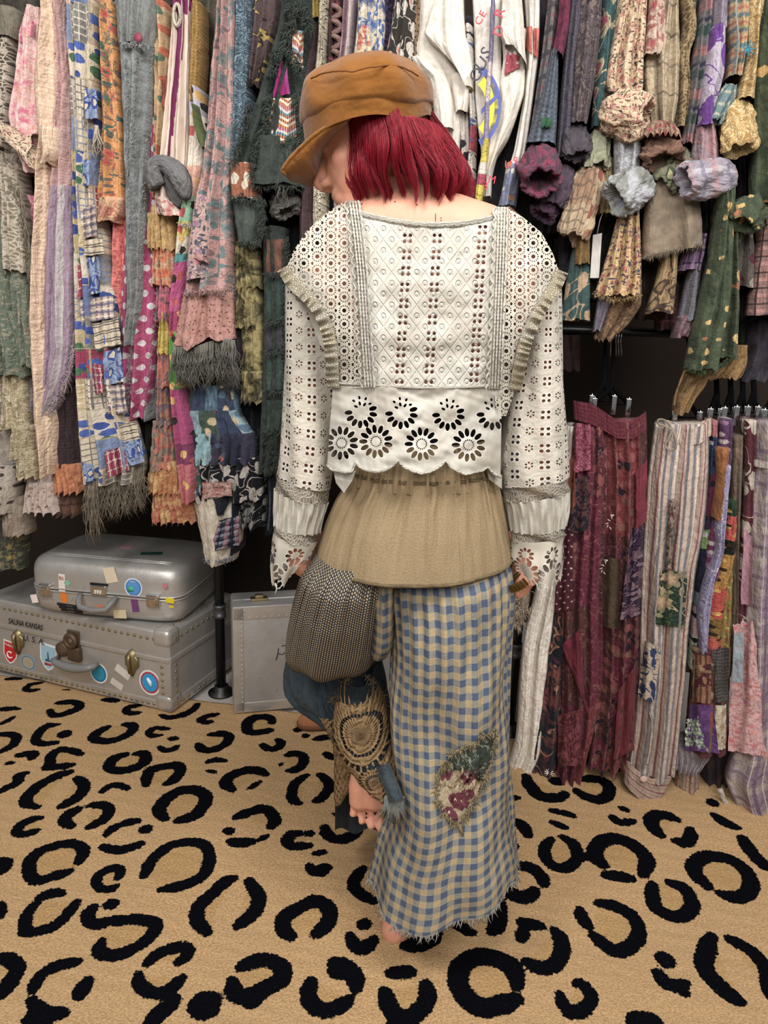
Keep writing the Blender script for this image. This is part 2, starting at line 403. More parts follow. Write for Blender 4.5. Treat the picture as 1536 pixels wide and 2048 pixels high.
# ---------------------------------------------------------------- leopard rug
CROP = {'A': (0, 1330, 3.84), 'B': (380, 1380, 3.657), 'C': (0, 1660, 3.84), 'D': (380, 1660, 3.657), 'E': (760, 1660, 3.84), 'F': (1136, 1660, 3.84), 'G': (1000, 1520, 2.866)}
SPOTS = '''A 25 60,105 150,105|A 22 320,135 220,150 190,185 230,200 290,188|A 12 490,188 550,192|A 28 800,265 900,275
A 30 445,290 560,280 620,300 600,340 480,380 400,390 385,350|A 28 0,340 70,335 135,335|A 20 0,455 60,425 105,400
A 30 440,455 340,470 280,540 270,600 380,605 430,595|A 42 480,540 515,520|A 32 830,475 740,520 700,570 800,590 920,570 1020,510 1030,460 960,455
A 24 1080,310 980,320 960,360 1010,375 1075,365|A 28 1240,385 1290,405 1400,390 1490,340 1520,300|A 25 1535,430 1545,430
A 24 1290,490 1200,480 1135,510 1150,545 1230,540|A 25 1305,562 1355,565|A 25 1225,630 1270,665 1330,650 1365,620|A 30 1520,630 1550,630
A 30 0,530 80,530 140,555 100,620 0,670|A 33 140,690 220,680 270,675 240,720|A 22 50,752 100,752
A 32 620,685 570,660 480,640 390,680 390,760 340,790 450,785 560,765|A 38 540,820 430,850 300,920 200,1010 190,1070 280,1090|A 38 590,870 650,910 640,980 560,1040 470,1085
A 32 200,830 130,850 150,900 60,940 0,970|A 36 960,690 880,710 830,770 850,810 960,810 1080,780 1130,720 1100,670 1050,680
A 36 1120,920 1130,850 1160,800 1260,780 1380,760 1390,820 1330,890 1280,910|A 28 785,970 850,920 930,925 980,950|A 38 600,1105 510,1150 490,1210 550,1235
A 36 690,1080 780,1070 850,1100 820,1170 740,1220 680,1250|A 32 310,1175 220,1190 140,1240 120,1300 200,1300 290,1270|A 32 1060,1200 960,1210 870,1250 815,1305|A 42 1115,1260 1125,1260
A 42 1260,1180 1210,1110 1270,1030 1380,960 1500,950 1575,990 1585,1040 1540,1120 1480,1165 1370,1195
B 24 200,175 120,190 70,215 100,240 155,232|B 32 600,235 590,200 500,195 420,220 410,290 450,315 590,295|B 30 150,325 240,315 300,340 260,400 170,440 90,440 60,400
B 28 640,365 675,385 640,430 560,430 530,400|B 28 785,290 795,290|B 24 840,335 850,335|B 28 915,360 1000,345 1060,330|B 30 710,475 780,455 840,490 820,560 760,590 720,590|B 18 660,545 666,545
B 28 990,465 1040,500|B 25 130,525 200,505 255,520|B 20 130,590 185,600|B 36 310,730 250,690 280,630 390,590 480,580 550,615|B 22 430,725 510,670
B 30 850,625 770,670 740,750 750,810 800,830|B 32 950,620 1010,660 1020,720 980,780 920,810|B 38 340,930 440,890 540,860 600,900 630,960 590,1000|B 36 282,1030 288,1030
B 40 300,1110 380,1120 450,1110|B 22 500,1095 570,1065|B 35 800,1045 720,1060 700,1110 760,1150 870,1135|B 28 876,1050 882,1050|B 38 985,1000 1010,1070 1090,1100 1180,1070 1230,1040
B 25 910,1195 990,1185|B 34 870,1285 900,1330 960,1340 1010,1290 940,1310|B 16 1045,910 1060,905
C 40 600,250 660,160 580,100 450,110 300,160 220,240 220,340 280,400 420,350 540,315|C 36 785,130 900,160 1000,140 1085,100|C 32 900,370 940,310 880,285 790,320 730,380 760,450 840,460 890,430
C 38 1110,350 1130,280 1200,190 1300,120 1420,90 1530,90 1600,130 1610,240 1580,330 1530,375 1440,410 1350,440 1240,455|C 35 0,230 70,250 20,310 0,330|C 38 480,490 400,475 300,520
C 38 590,550 540,620 480,690 400,750 280,780 190,790 190,700 220,620 290,550|C 28 0,560 20,600 0,680|C 46 855,570 865,570|C 42 720,590 660,650 680,710 760,730 850,690 900,700 1000,680 1130,690 1210,720 1180,800 1080,880 960,950 840,970 740,930 780,850
C 42 1130,1020 1200,960 1320,900 1440,900 1450,960 1370,1020|C 42 1060,1110 1060,1180 1130,1240 1230,1270 1320,1220 1400,1130|C 55 1340,1300 1270,1370 1180,1450 1150,1500|C 50 0,980 80,990 140,1060 100,1130 40,1220 0,1280
C 42 600,1010 500,1030 380,1060 290,1130 250,1230|C 55 670,1160 610,1270|C 50 240,1310 280,1370 360,1420 490,1410|C 60 220,1450 350,1490
D 42 320,350 250,375 170,460 70,540 40,630 70,700 130,750|D 42 430,370 470,430 510,480 500,570 430,640 350,700|D 93 100,1285 110,1285|D 46 740,780 670,720 690,620 800,570 900,510 1000,540 1030,620 1000,700 920,760
D 45 1270,685 1280,685|D 42 1170,770 1200,850 1270,880 1350,800|D 45 1240,870 1270,870|D 38 1270,280 1200,360 1190,420 1260,480 1350,520|D 52 380,1000 480,950 590,950 680,1000 690,1080 640,1110 520,1180 400,1230 330,1200 310,1110
D 60 440,1240 460,1240|D 50 890,1100 860,1190 880,1270 960,1330 1080,1300 1160,1240|D 55 1050,970 1140,1000 1200,1060 1220,1150|D 68 1085,1020 1100,1020
E 50 80,1100 160,1090 240,1090|E 55 40,1240 60,1340 120,1430 220,1450 330,1380 370,1280 350,1180|E 60 100,1490 250,1490|E 55 200,890 300,880 400,830 430,780|E 50 595,620 605,620|E 40 560,715 640,750 710,790
E 50 740,530 830,510 910,560 920,640 900,730 860,780|E 58 895,690 910,690|E 62 1050,1180 1040,1090 950,1000 800,960 660,1000 590,1090 600,1200 680,1310 790,1380 900,1350 1050,1300|E 40 1080,710 1160,720 1240,740|E 42 1080,840 1110,760
E 48 1340,770 1400,840 1400,960 1330,1050 1220,1060 1130,1010|E 42 1380,1260 1400,1340 1480,1410
F 42 -10,1410 80,1410 170,1350 185,1270 130,1190 60,1180|F 46 1070,430 980,350 950,270 1040,200 1180,200 1320,260 1410,370 1400,480 1290,530 1180,490|F 45 650,420 640,510 670,600 770,660 880,670 960,600 940,500 870,430 780,400
F 45 230,560 350,580 470,630 540,720 550,820 480,900 380,940 280,890 200,810|F 42 90,610 110,680 160,740|F 58 740,995 750,995|F 45 690,1090 730,1170 830,1210 900,1180|F 40 880,1240 900,1240|F 55 1100,820 1060,920 1030,1030 1090,1130 1190,1230 1310,1310
F 45 1240,840 1350,890 1460,970 1530,1070 1540,1180 1560,1280|F 45 480,1480 540,1430 640,1450 700,1500|F 45 1340,60 1400,160 1500,270 1560,300
G 32 150,95 170,150 230,215 330,220 370,195|G 30 300,110 340,130|G 28 470,110 560,105 630,140 620,210 560,235 490,210 440,175|G 22 295,290 360,300 420,320|G 20 295,355 380,388|G 22 690,270 725,290|G 24 640,325 690,365 760,350
G 32 920,430 870,380 860,330 920,305 1010,340|G 30 1090,400 1100,440 1070,480 1010,465|G 30 70,345 130,370 160,430|G 22 45,215 100,215|G 18 35,140 45,140|G 22 78,490 85,490|G 28 290,455 250,500 260,570 320,620 400,620 450,560 430,480 360,440
G 24 470,557 510,555|G 36 590,600 540,550 550,490 620,445 720,460 810,520 850,580 820,650|G 34 605,660 680,665 750,680|G 32 90,605 170,610 240,660 250,710|G 36 20,730 80,780 160,790 200,750|G 28 1215,245 1225,245|G 28 1230,315 1290,360 1360,385'''
RUG_T = .012
e0 = fl(0, 1350, RUG_T); e1 = fl(470, 1409, RUG_T)
RUG_B = float(np.mean([(e0-[0, RK_Y, 0])@RN, (e1-[0, RK_Y, 0])@RN]))
na, nb = 430, 250
aa = np.linspace(-2.05, 1.75, na); bb = np.linspace(RUG_B-2.15, RUG_B, nb)
A_, B_ = np.meshgrid(aa, bb); P = np.array([0, RK_Y, RUG_T])+A_[..., None]*RE+B_[..., None]*RN
sd = np.full(A_.shape, .05); inner = np.zeros(A_.shape)
XY = P[..., :2]
for line in SPOTS.replace('\n', '|').split('|'):
    t = line.split(); ox, oy, sc = CROP[t[0]]
    q = np.array([[float(z) for z in s.split(',')] for s in t[2:]]); q = smooth_path(q, max(4, 4*len(q)), 2)
    w = fl(ox+q[:, 0]/sc, oy+q[:, 1]/sc, RUG_T); mid = q.mean(0)
    w0 = fl(ox+(mid[0]-float(t[1]))/sc, oy+mid[1]/sc, RUG_T); w1 = fl(ox+(mid[0]+float(t[1]))/sc, oy+mid[1]/sc, RUG_T)
    r = np.linalg.norm(w1-w0)/2*1.36; w = w[:, :2]
    lo, hi = w.min(0)-r-.06, w.max(0)+r+.06
    I = np.where((XY[..., 0] > lo[0]) & (XY[..., 0] < hi[0]) & (XY[..., 1] > lo[1]) & (XY[..., 1] < hi[1]))
    if not len(I[0]): continue
    X = XY[I]; D = np.full(len(X), 9.0)
    for k in range(len(w)-1):
        d = w[k+1]-w[k]; tt = np.clip(((X-w[k])@d)/(d@d+1e-12), 0, 1)
        end = min(1.0, .62+.38*min(k+1, len(w)-1-k)/4)
        D = np.minimum(D, np.linalg.norm(X-w[k]-tt[:, None]*d, axis=1)-r*end)
    sd[I] = np.minimum(sd[I], D)
    if len(t) > 6:
        ins = np.zeros(len(X), bool); j = len(w)-1
        for i in range(len(w)):
            c = ((w[i, 1] > X[:, 1]) != (w[j, 1] > X[:, 1])) & (X[:, 0] < (w[j, 0]-w[i, 0])*(X[:, 1]-w[i, 1])/(w[j, 1]-w[i, 1]+1e-12)+w[i, 0])
            ins ^= c; j = i
        inner[I] = np.maximum(inner[I], ins*1.0)
rr_ = random.Random(12)                                   # the rest of the rug, beyond what the photograph shows
for _k in range(1500):
    a0, b0 = rr_.uniform(-2.0, 1.7), rr_.uniform(RUG_B-2.1, RUG_B-.05); c = np.array([0, RK_Y, RUG_T])+RE*a0+RN*b0; q = c-cC; zf = q@cF
    px_, py_ = 768+F_PX*(q@cR)/zf, 1024-F_PX*(q@cU)/zf
    if zf > .2 and -90 < px_ < 1626 and py_ < 2140 and not (600 < px_ < 990 and 1440 < py_ < 1840) and not (980 < px_ < 1700 and py_ < 1500) and not (py_ < 1380): continue
    I = np.where((np.abs(XY[..., 0]-c[0]) < .16) & (np.abs(XY[..., 1]-c[1]) < .16))
    if not len(I[0]): continue
    X = XY[I]; R0 = rr_.uniform(.035, .062); dd = np.linalg.norm(X-c[:2], axis=1)
    if (sd[I][dd < R0+.05] < .0).any(): continue
    t0, sq = rr_.uniform(0, 6.3), rr_.uniform(.7, 1.0); th = np.linspace(t0, t0+rr_.uniform(3.4, 5.2), 14); w = c[:2]+np.stack([R0*np.cos(th)*(1+.15*np.sin(3*th)), R0*sq*np.sin(th)], 1); D = np.full(len(X), 9.0)
    for k in range(len(w)-1):
        d = w[k+1]-w[k]; tt = np.clip(((X-w[k])@d)/(d@d+1e-12), 0, 1); D = np.minimum(D, np.linalg.norm(X-w[k]-tt[:, None]*d, axis=1)-.019*min(1, .6+.1*min(k+1, len(w)-1-k)))
    sd[I] = np.minimum(sd[I], D); inner[I] = np.maximum(inner[I], (dd < R0*.9)*1.0)
P[..., 2] += .0016*snoise(A_*40, B_*40, 3)+.0012*snoise(A_*150, B_*150, 4)
P2 = np.concatenate([P[:1]-[0, 0, RUG_T], P, P[-1:]-[0, 0, RUG_T]]); P2[:, 0, 2] = np.minimum(P2[:, 0, 2], .002); P2[:, -1, 2] = np.minimum(P2[:, -1, 2], .002)
P2[0, :, 2] = 0.001; P2[-1, :, 2] = 0.001
sd2 = np.concatenate([sd[:1], sd, sd[-1:]]); in2 = np.concatenate([inner[:1], inner, inner[-1:]])
rb = MB(); UVr = np.stack([np.concatenate([A_[:1], A_, A_[-1:]]), np.concatenate([B_[:1], B_, B_[-1:]])], -1)
rb.grid(P2, UVr)
g = G('leopard_pile'); s = g.attr('spot'); inn = g.attr('inner')
fz = g.noise(150, 3); f2 = g.noise(30, 2); f3 = g.noise(420, 2)
ed = s+(fz-.5)*.013+(f2-.5)*.008
mk = ed.sm(-.0012, .0012)
big = g.noise(3.0, 4); fine = g.noise(200, 4, rough=.7)
base = g.mix(fine.sm(.3, .7), 'b08a5e', 'dfbc90'); base = g.mix(big.sm(.35, .7)*.4, base, 'bd9e76')
base = g.mix(inn*.6, base, g.mix(fine.sm(.3, .7), 'a58152', 'caa672'))
dark = g.mix(f3.sm(.4, .75), '07080c', '14151c')
lint = g.noise(300, 2).gt(.74)
col = g.mix(mk, g.mix(lint*.5, dark, '6a6a70'), base)
m_rug = g.done(col, rough=1.0, bump=fine*.5+f3*.35+mk*.12, bs=1.0, dist=.009, spec=.03)
rug = rb.build('rug', m_rug)
for nme, arr in (('spot', sd2), ('inner', in2)):
    at = rug.data.attributes.new(nme, 'FLOAT', 'POINT'); at.data.foreach_set('value', arr.ravel().astype(np.float32))
tag(rug, 'tan wool rug with black leopard rosettes covering the shop floor', 'rug')

# ---------------------------------------------------------------- cases
def metal(name, c1, c2, rough=.38, bs=.25, metalic=.85):
    g = G(name, 'obj'); n = g.noise(5, 5); f = g.noise(26, 5, rough=.65); sc = g.noise(160, 3)
    d = g.noise(2.5, 2)
    col = g.mix(n*.6+f*.4, c1, c2); col = g.mix(f.sm(.62, .72)*.35, col, '5d564f')
    return g.done(col, rough=(n*.3+f*.25)+(rough-.2), metal=metalic, bump=d*.6+f*.25+sc*.05, bs=bs, dist=.02, spec=.5)
m_alu = metal('worn_aluminium', 'a3a09c', 'd0cdc9', .36, .25, .55)
m_alu2 = metal('dull_aluminium', '999896', 'c8c6c4', .46, .35, .5)
m_rim = metal('bright_aluminium', 'aaa6a1', 'dad7d2', .3, .25, .6)
m_brass = metal('aged_brass', '7f7050', 'b0a078', .4)
m_rust = metal('rusted_iron', '4a392e', '7e6a56', .5, .4, .7)
m_chrome = simple('chrome', 'cfd0d2', .14, 1.0)
m_black = simple('black_pipe', '16171a', .38, .1, .5)
m_grey = simple('grey_coupling', '5c5c60', .4, .6)
m_leath = simple('grey_plastic', '7d7c7c', .42, 0, .5)
m_dark = simple('dark_plastic', '101012', .5)
def text(name, body, size, M, m, parent, ext=.0004, shear=0.0):
    cu = bpy.data.curves.new(name, 'FONT'); cu.body = body; cu.size = size; cu.extrude = ext; cu.align_x = 'CENTER'; cu.align_y = 'CENTER'; cu.shear = shear
    cu.resolution_u = 3
    t = bpy.data.objects.new(name+'_src', cu); COL.objects.link(t)
    dg = bpy.context.evaluated_depsgraph_get(); me = bpy.data.meshes.new_from_object(t.evaluated_get(dg))
    bpy.data.objects.remove(t)
    me.transform(M); me.materials.clear()
    return link(name, me, m, parent, smooth=False)
def frame(o, ex, ey):
    ex = np.asarray(ex, float); ey = np.asarray(ey, float); ez = np.cross(ex, ey); ez = ez/np.linalg.norm(ez)
    return Matrix([[ex[i], ey[i], ez[i], o[i]] for i in range(3)]+[[0, 0, 0, 1]])
def hit(px, py, p0, n):
    d = ray(px, py); s = ((np.asarray(p0)-cC)@n)/(d@n); return cC+d*s[..., None]
flat_cols = {}
def flatm(c, rough=.55, c2=None):
    if (c, c2) not in flat_cols: flat_cols[(c, c2)] = simple('print_'+(c if isinstance(c, str) else 'x'), c, rough, nz=10 if c2 is None else 0)
    return flat_cols[(c, c2)]
def disc(c, ex, ey, ez, rx, ry, off, n=28, shape='o'):
    a = np.linspace(0, 2*np.pi, n, endpoint=False)
    if shape == 'o': q = np.stack([np.cos(a)*rx, np.sin(a)*ry], 1)
    elif shape == 'r': q = np.array([[-rx, -ry], [rx, -ry], [rx, ry], [-rx, ry]])
    else: q = np.array([[-rx, ry], [-rx*.95, -.25*ry], [-.5*rx, -.75*ry], [0, -ry], [.5*rx, -.75*ry], [.95*rx, -.25*ry], [rx, ry]])
    v = [c+ex*x+ey*y+ez*off for x, y in q]+[c+ex*x+ey*y for x, y in q]; k = len(q)
    return v, [tuple(range(k))]+[(i, i+k, (i+1) % k+k, (i+1) % k) for i in range(k)]
class Case:
    """local frame: ex along the front, ey up, ez out of the front"""
    def __init__(s, corner, exdir, L, D, H):
        s.ex = np.array([exdir[0], exdir[1], 0.0]); s.ex /= np.linalg.norm(s.ex); s.ez = np.array([s.ex[1], -s.ex[0], 0]); s.ey = np.array([0, 0, 1.0])
        s.L, s.D, s.H = L, D, H; s.o = np.asarray(corner, float)            # right front bottom corner
        s.R = np.stack([s.ex, -s.ez, s.ey], 1)
    def p(s, x, y, z=0.0): return s.o-s.ex*x+s.ey*y+s.ez*z                    # x metres left of the right end
    def px(s, px, py):
        h = hit(px, py, s.o, s.ez); return (s.o-h)@s.ex, h[2]-s.o[2]
    def sticker(s, name, parent, px, py, w, h, cols, shape='o', rot=0, label=None, words=None):
        x, y = s.px(px, py); c = s.p(x, y, .0008); sc = np.linalg.norm(hit(px+1, py, s.o, s.ez)-hit(px, py, s.o, s.ez))*.98
        R = math.radians(rot); ex = s.ex*math.cos(R)+s.ey*math.sin(R); ey = s.ey*math.cos(R)-s.ex*math.sin(R)
        mb = MB(); fr = [1, .86, .7, .5]; mi = []
        for i, cc in enumerate(cols):
            v, f = disc(c, ex, ey, s.ez, w*sc/2*fr[i], h*sc/2*fr[i], .0004*(i+1), shape=shape); mb.add(v, f); mi += [i]*len(f)
        o = mesh(name, mb.v, mb.f, [flatm(k) for k in cols], parent, mb.uv, False, mi)
        if label: o['label'] = label
        if words: text('lettering', words[0], words[1]*sc, frame(c+s.ez*.003+ey*words[2]*sc, ex, ey), flatm(words[3]), o, .0002)
        return o
# --- riveted trunk
TB = RUG_T+.005
b = fl(343, 1425, TB); a = fl(2, 1342, TB)
mid = fl(152, 1378, TB); exd = (b-a)[:2]
def up_to(base, py):
    for z in np.arange(.05, 1.2, .002):
        q = np.asarray(base)+[0, 0, z]-cC
        if 1024-F_PX*(q@cU)/(q@cF) < py: return z
T = Case(b, exd, 2*np.linalg.norm(mid-b), .40, up_to(b, 1268))
trunk = empty('travel_trunk', T.p(T.L/2, 0, -T.D/2), 'large riveted aluminium trunk with SALINA KANSAS lettering, lying on the rug under the other case', 'trunk')
lidh = T.H*.36
bx = MB(); bx.box(T.p(T.L/2, (T.H-lidh)/2, -T.D/2), (T.L, T.D, T.H-lidh-.003), T.R, .012); sharp(bx.build('body', m_alu, trunk))
bx = MB(); bx.box(T.p(T.L/2, T.H-lidh/2, -T.D/2), (T.L+.004, T.D+.004, lidh), T.R, .014); lid = sharp(bx.build('lid', m_alu, trunk))
def strip_(mb, x0, x1, y0, y1, z=.002, t=.004):
    mb.box(T.p((x0+x1)/2, (y0+y1)/2, z-t/2), (abs(x1-x0), t, abs(y1-y0)), T.R, .0012)
mb = MB(); strip_(mb, 0, T.L, .004, .032); strip_(mb, .0, .045, .005, T.H-lidh); strip_(mb, T.L-.045, T.L, .005, T.H-lidh)
strip_(mb, 0, T.L, T.H-lidh-.004, T.H-lidh+.010, .005, .007)
mb.box(T.p(-.001, .02, -T.D/2), (.004, T.D, .034), T.R, .001); mb.box(T.p(-.002, T.H-lidh+.004, -T.D/2), (.006, T.D, .018), T.R, .001); mb.box(T.p(-.001, T.H*.32, -.02), (.004, .04, T.H*.6), T.R, .001)
mb.build('edge_binding', m_rim, trunk)
RV = [(.0055, 0), (.005, .002), (.003, .0036), (.0, .004)]
def rivets(places, m, parent):
    mb = MB(); [mb.lathe(RV, c, ax, 8) for c, ax in places]; mb.build('rivet', m, parent)
for y, x0, k in ((.018, .02, 34), (T.H-.028, .03, 30)): rivets([(T.p(x, y, .003), T.ez) for x in np.linspace(x0, T.L-x0, k)], m_brass, trunk)
for x in (.028, T.L-.028): rivets([(T.p(x, y, .003), T.ez) for y in np.linspace(.04, T.H-lidh-.02, 6)], m_brass, trunk)
rivets([(T.p(-.002, y, -.028), T.ex) for y in np.linspace(.04, T.H-lidh-.02, 6)], m_brass, trunk)
for y in (.018, T.H-.028): rivets([(T.p(-.003, y, z), T.ex) for z in np.linspace(-.03, -T.D+.03, 12)], m_brass, trunk)
rivets([(T.p(.028, T.H+.001, z), T.ey) for z in np.linspace(-.03, -T.D+.03, 12)], m_brass, trunk)
for y in (0.0, T.H-.05):
    mb = MB(); mb.box(T.p(.028, y+.027, -.026), (.066, .066, .060), T.R, .018); mb.build('corner_cap', m_rim, trunk)
for lx, ly in ((38, 1280), (266, 1322)):
    x, y = T.px(lx, ly); mb = MB()
    mb.lathe([(.030, 0), (.030, .004), (.024, .007), (0, .008)], T.p(x, y, .004), T.ez, 6)
    pf = np.array([[0, .045], [.018, .03], [.016, -.02], [0, -.055], [-.016, -.02], [-.018, .03]])
    v = [T.p(x+q[0], y+q[1], .003) for q in pf]+[T.p(x+q[0]*.7, y+q[1]*.85, .016) for q in pf]
    mb.add(v, [tuple(range(6, 12))]+[(i, (i+1) % 6, (i+1) % 6+6, i+6) for i in range(6)])
    mb.tube([T.p(x, y+.03, .018), T.p(x, y+.01, .024), T.p(x, y-.035, .018)], .006, 8); mb.build('latch', m_brass, trunk)
x, y = T.px(150, 1277); mb = MB()
th = np.linspace(0, 2*np.pi, 24); mb.tube([T.p(x+.020*math.cos(t), y+.020*math.sin(t), .022) for t in th], .0085, 8, cap=False)
mb.box(T.p(x, y, .006), (.050, .008, .062), T.R, .003); mb.lathe([(.016, 0), (.016, .014), (.0, .016)], T.p(x, y, .012), T.ez, 16)
mb.lathe([(.026, 0), (.026, .012), (.02, .016), (0, .017)], T.p(x+.045, y-.042, .006), T.ez, 16); mb.box(T.p(x-.005, y-.05, .012), (.05, .02, .05), T.R, .006)
mb.build('lock_hasp', m_rust, trunk)
x0, y0 = T.px(122, 1312); x1, y1 = T.px(200, 1326); mb = MB()
pts = [T.p(x0, y0, .01), T.p(x0-.003, y0, .035)]+[T.p(x0+(x1-x0)*t, y0+(y1-y0)*t-.012*math.sin(t*3.14), .042) for t in np.linspace(.08, .92, 9)]+[T.p(x1+.003, y1, .035), T.p(x1, y1, .01)]
mb.tube(pts, [.008, .011]+[.012, .013, .014, .015, .015, .015, .014, .013, .012]+[.011, .008], 10); mb.build('handle', m_leath, trunk)
x, y = T.px(52, 1246)
m_ink = flatm('15151a')
lz = T.H-lidh
text('lettering', 'SALINA KANSAS', .030, frame(T.p(T.px(52, 1248)[0], T.px(52, 1248)[1], .0045), T.ex*.70, T.ey), m_ink, lid, .0003, .25)
text('lettering', 'U. S. A.', .032, frame(T.p(T.px(70, 1278)[0], T.px(70, 1278)[1], .0075), T.ex, T.ey), m_ink, trunk, .0003, .25)
T.sticker('sticker', trunk, 21, 1305, 27, 38, ('e8e4e0', 'c8262c'), 's', -8, 'red shield sticker with white crescent', ('TURKIYE', 5.2, 12, 'f0ece6'))
xx, yy = T.px(21, 1309); mb = MB(); th = np.linspace(.7, 5.6, 14); mb.tube([T.p(xx+.012*math.cos(t)*-1, yy+.012*math.sin(t), .003) for t in th], .0026, 5); mb.build('crescent', flatm('f0ece6'), trunk)
T.sticker('sticker', trunk, 57, 1325, 31, 27, ('8fa3b8', '5f7f9a', 'a89f8a'), 'o', 0, 'faded blue mountain sticker')
T.sticker('sticker', trunk, 97, 1315, 33, 46, ('dfe5ea', '9fc0d2'), 's', -6, 'shield sticker with a tower')
q = T.px(97, 1312); mb = MB(); mb.box(T.p(q[0], q[1], .002), (.006, .001, .03), T.R); mb.box(T.p(q[0], q[1]-.016, .002), (.026, .001, .008), T.R); mb.build('tower_print', flatm('4a6a80'), trunk)
q = T.px(97, 1328); mb = MB(); mb.box(T.p(q[0], q[1], .002), (.03, .001, .009), T.R); mb.build('red_print', flatm('b8343a'), trunk)
T.sticker('sticker', trunk, 198, 1346, 34, 35, ('e6e0d8', '1f6f9c', '2c8aa8'), 'o', 0, 'round blue globe sticker')
T.sticker('sticker', trunk, 300, 1365, 42, 45, ('e6e2dc', 'a8455a', '2f9ad0'), 'o', 0, 'round blue and pink sticker')
q = T.px(300, 1364); mb = MB(); mb.tube([T.p(q[0]+.008, q[1]+.014, .003), T.p(q[0]-.002, q[1]+.002, .003), T.p(q[0]-.006, q[1]-.014, .003)], [.004, .007, .003], 6); mb.build('bird_print', flatm('dfe8ee'), trunk)
T.sticker('sticker_scrap', trunk, 246, 1344, 30, 14, ('d8d2c8',), 'r', -28, 'torn paper sticker remains'); T.sticker('sticker_scrap', trunk, 234, 1368, 24, 12, ('d0cac0',), 'r', -25)
# --- smooth aluminium suitcase on top
zt = T.o[2]+T.H+.002
r0 = fl(362, 1256, zt); l0 = fl(60, 1226, zt)
S2 = Case(r0, (r0-l0)[:2], np.linalg.norm(r0-l0)*1.01, .36, up_to(r0, 1141))
case = empty('suitcase', S2.p(S2.L/2, 0, -S2.D/2), 'smooth rounded aluminium suitcase with stickers, lying flat on the riveted trunk', 'suitcase')
hh = S2.H*.46
def shell(name, y0, y1, dome_top):
    mb = MB(); hx, hz = S2.L/2, S2.D/2; n = 64; rows = []
    ys = np.linspace(0, 1, 12); rad = .045
    for t in ys:
        y = y0+(y1-y0)*t
        k = (t if dome_top else 1-t); ins = rad*(1-math.sqrt(max(0, 1-max(0, (k-.45)/.55)**2.4)))*.85
        ring = []
        for j in range(n):
            a = 2*np.pi*j/n; c, s_ = math.cos(a), math.sin(a); e = 2/7.0
            X = np.sign(c)*abs(c)**e*(hx-ins); Z = np.sign(s_)*abs(s_)**e*(hz-ins); ring.append(S2.p(S2.L/2-X, y, Z-hz))
        rows.append(ring)
    if dome_top: rows.append([p*.3+np.mean(rows[-1], 0)*.7 for p in map(np.asarray, rows[-1])])
    else: rows.insert(0, [p*.3+np.mean(rows[0], 0)*.7 for p in map(np.asarray, rows[0])])
    mb.grid(np.array(rows), None, wrap=True, capa=True, capb=True); return sharp(mb.build(name, m_alu, case), 50)
shell('lower_shell', 0.001, hh-.001, False); shell('lid_shell', hh+.002, S2.H, True)
mb = MB(); n = 64
for yy, rr in ((hh-.004, .003), (hh+.006, .003)):
    ring = []
    for j in range(n+1):
        a = 2*np.pi*j/n; c, s_ = math.cos(a), math.sin(a); e = 2/7.0
        ring.append(S2.p(S2.L/2-np.sign(c)*abs(c)**e*(S2.L/2+.001), yy, np.sign(s_)*abs(s_)**e*(S2.D/2+.001)-S2.D/2))
    mb.tube(ring, rr, 6, cap=False)
for dx in (.05, .065):
    mb.tube([S2.p(x, S2.H+.0005, -dx) for x in np.linspace(.05, S2.L-.05, 9)], .0022, 5)
mb.build('rim_ribs', m_rim, case)
for lx, ly in ((93, 1178), (308, 1200)):
    x, y = S2.px(lx, ly); mb = MB(); mb.box(S2.p(x, y, .006), (.042, .016, .040), S2.R, .004); mb.box(S2.p(x, y-.004, .014), (.030, .006, .026), S2.R, .002); mb.build('latch', m_chrome, case)
x0, y0 = S2.px(163, 1187); x1, y1 = S2.px(235, 1194); mb = MB(); s = 1
mb.tube([S2.p(x0, y0, .006), S2.p(x0-.006, y0-.012, .03), S2.p(x0-.018, y0-.03, .042), S2.p((x0+x1)/2, y0-.036, .046), S2.p(x1+.018, y1-.03, .042), S2.p(x1+.006, y1-.012, .03), S2.p(x1, y1, .006)], [.008, .011, .010, .010, .010, .011, .008], 8)
mb.build('handle', m_leath, case)
x, y = S2.px(200, 1179); mb = MB(); mb.box(S2.p(x, y, .006), (.054, .014, .034), S2.R, .004); lk = mb.build('combination_lock', m_chrome, case)
mb = MB(); [mb.box(S2.p(x+(i-1)*.009, y-.004, .014), (.006, .004, .012), S2.R, .001) for i in range(3)]; mb.build('number_dial', flatm('d8d4ca'), lk)
x, y = S2.px(199, 1168); mb = MB(); mb.box(S2.p(x, y, .003), (.062, .004, .007), S2.R, .001); mb.build('name_plate', m_dark, case)
S2.sticker('sticker', case, 267, 1175, 36, 38, ('d9dde2', '3f7fc0', '5b93cc'), 'o', 0, 'round blue airline style sticker', ('PAN', 5, 12, 'e8e8ec'))
q = S2.px(262, 1178); mb = MB(); mb.box(S2.p(q[0], q[1], .003), (.02, .001, .016), S2.R); mb.build('green_print', flatm('4fae8a'), case)
S2.sticker('sticker', case, 269, 1202, 14, 44, ('6d3f70',), 'r', 6, 'purple strip sticker')
S2.sticker('paper_tag', case, 221, 1150, 24, 30, ('d9cbb2',), 'r', 14, 'beige paper luggage tag')
S2.sticker('sticker', case, 124, 1166, 13, 36, ('e4d9cf',), 'r', -3, 'white baggage strip', ('B2', 9, 10, 'a04040'))
S2.sticker('sticker', case, 128, 1194, 13, 22, ('d8792c',), 'r', 4, 'orange strip sticker'); S2.sticker('sticker', case, 135, 1166, 10, 10, ('7fb89a',), 'r', 40)
S2.sticker('sticker', case, 69, 1197, 13, 16, ('e8d8d4',), 'r', 12)
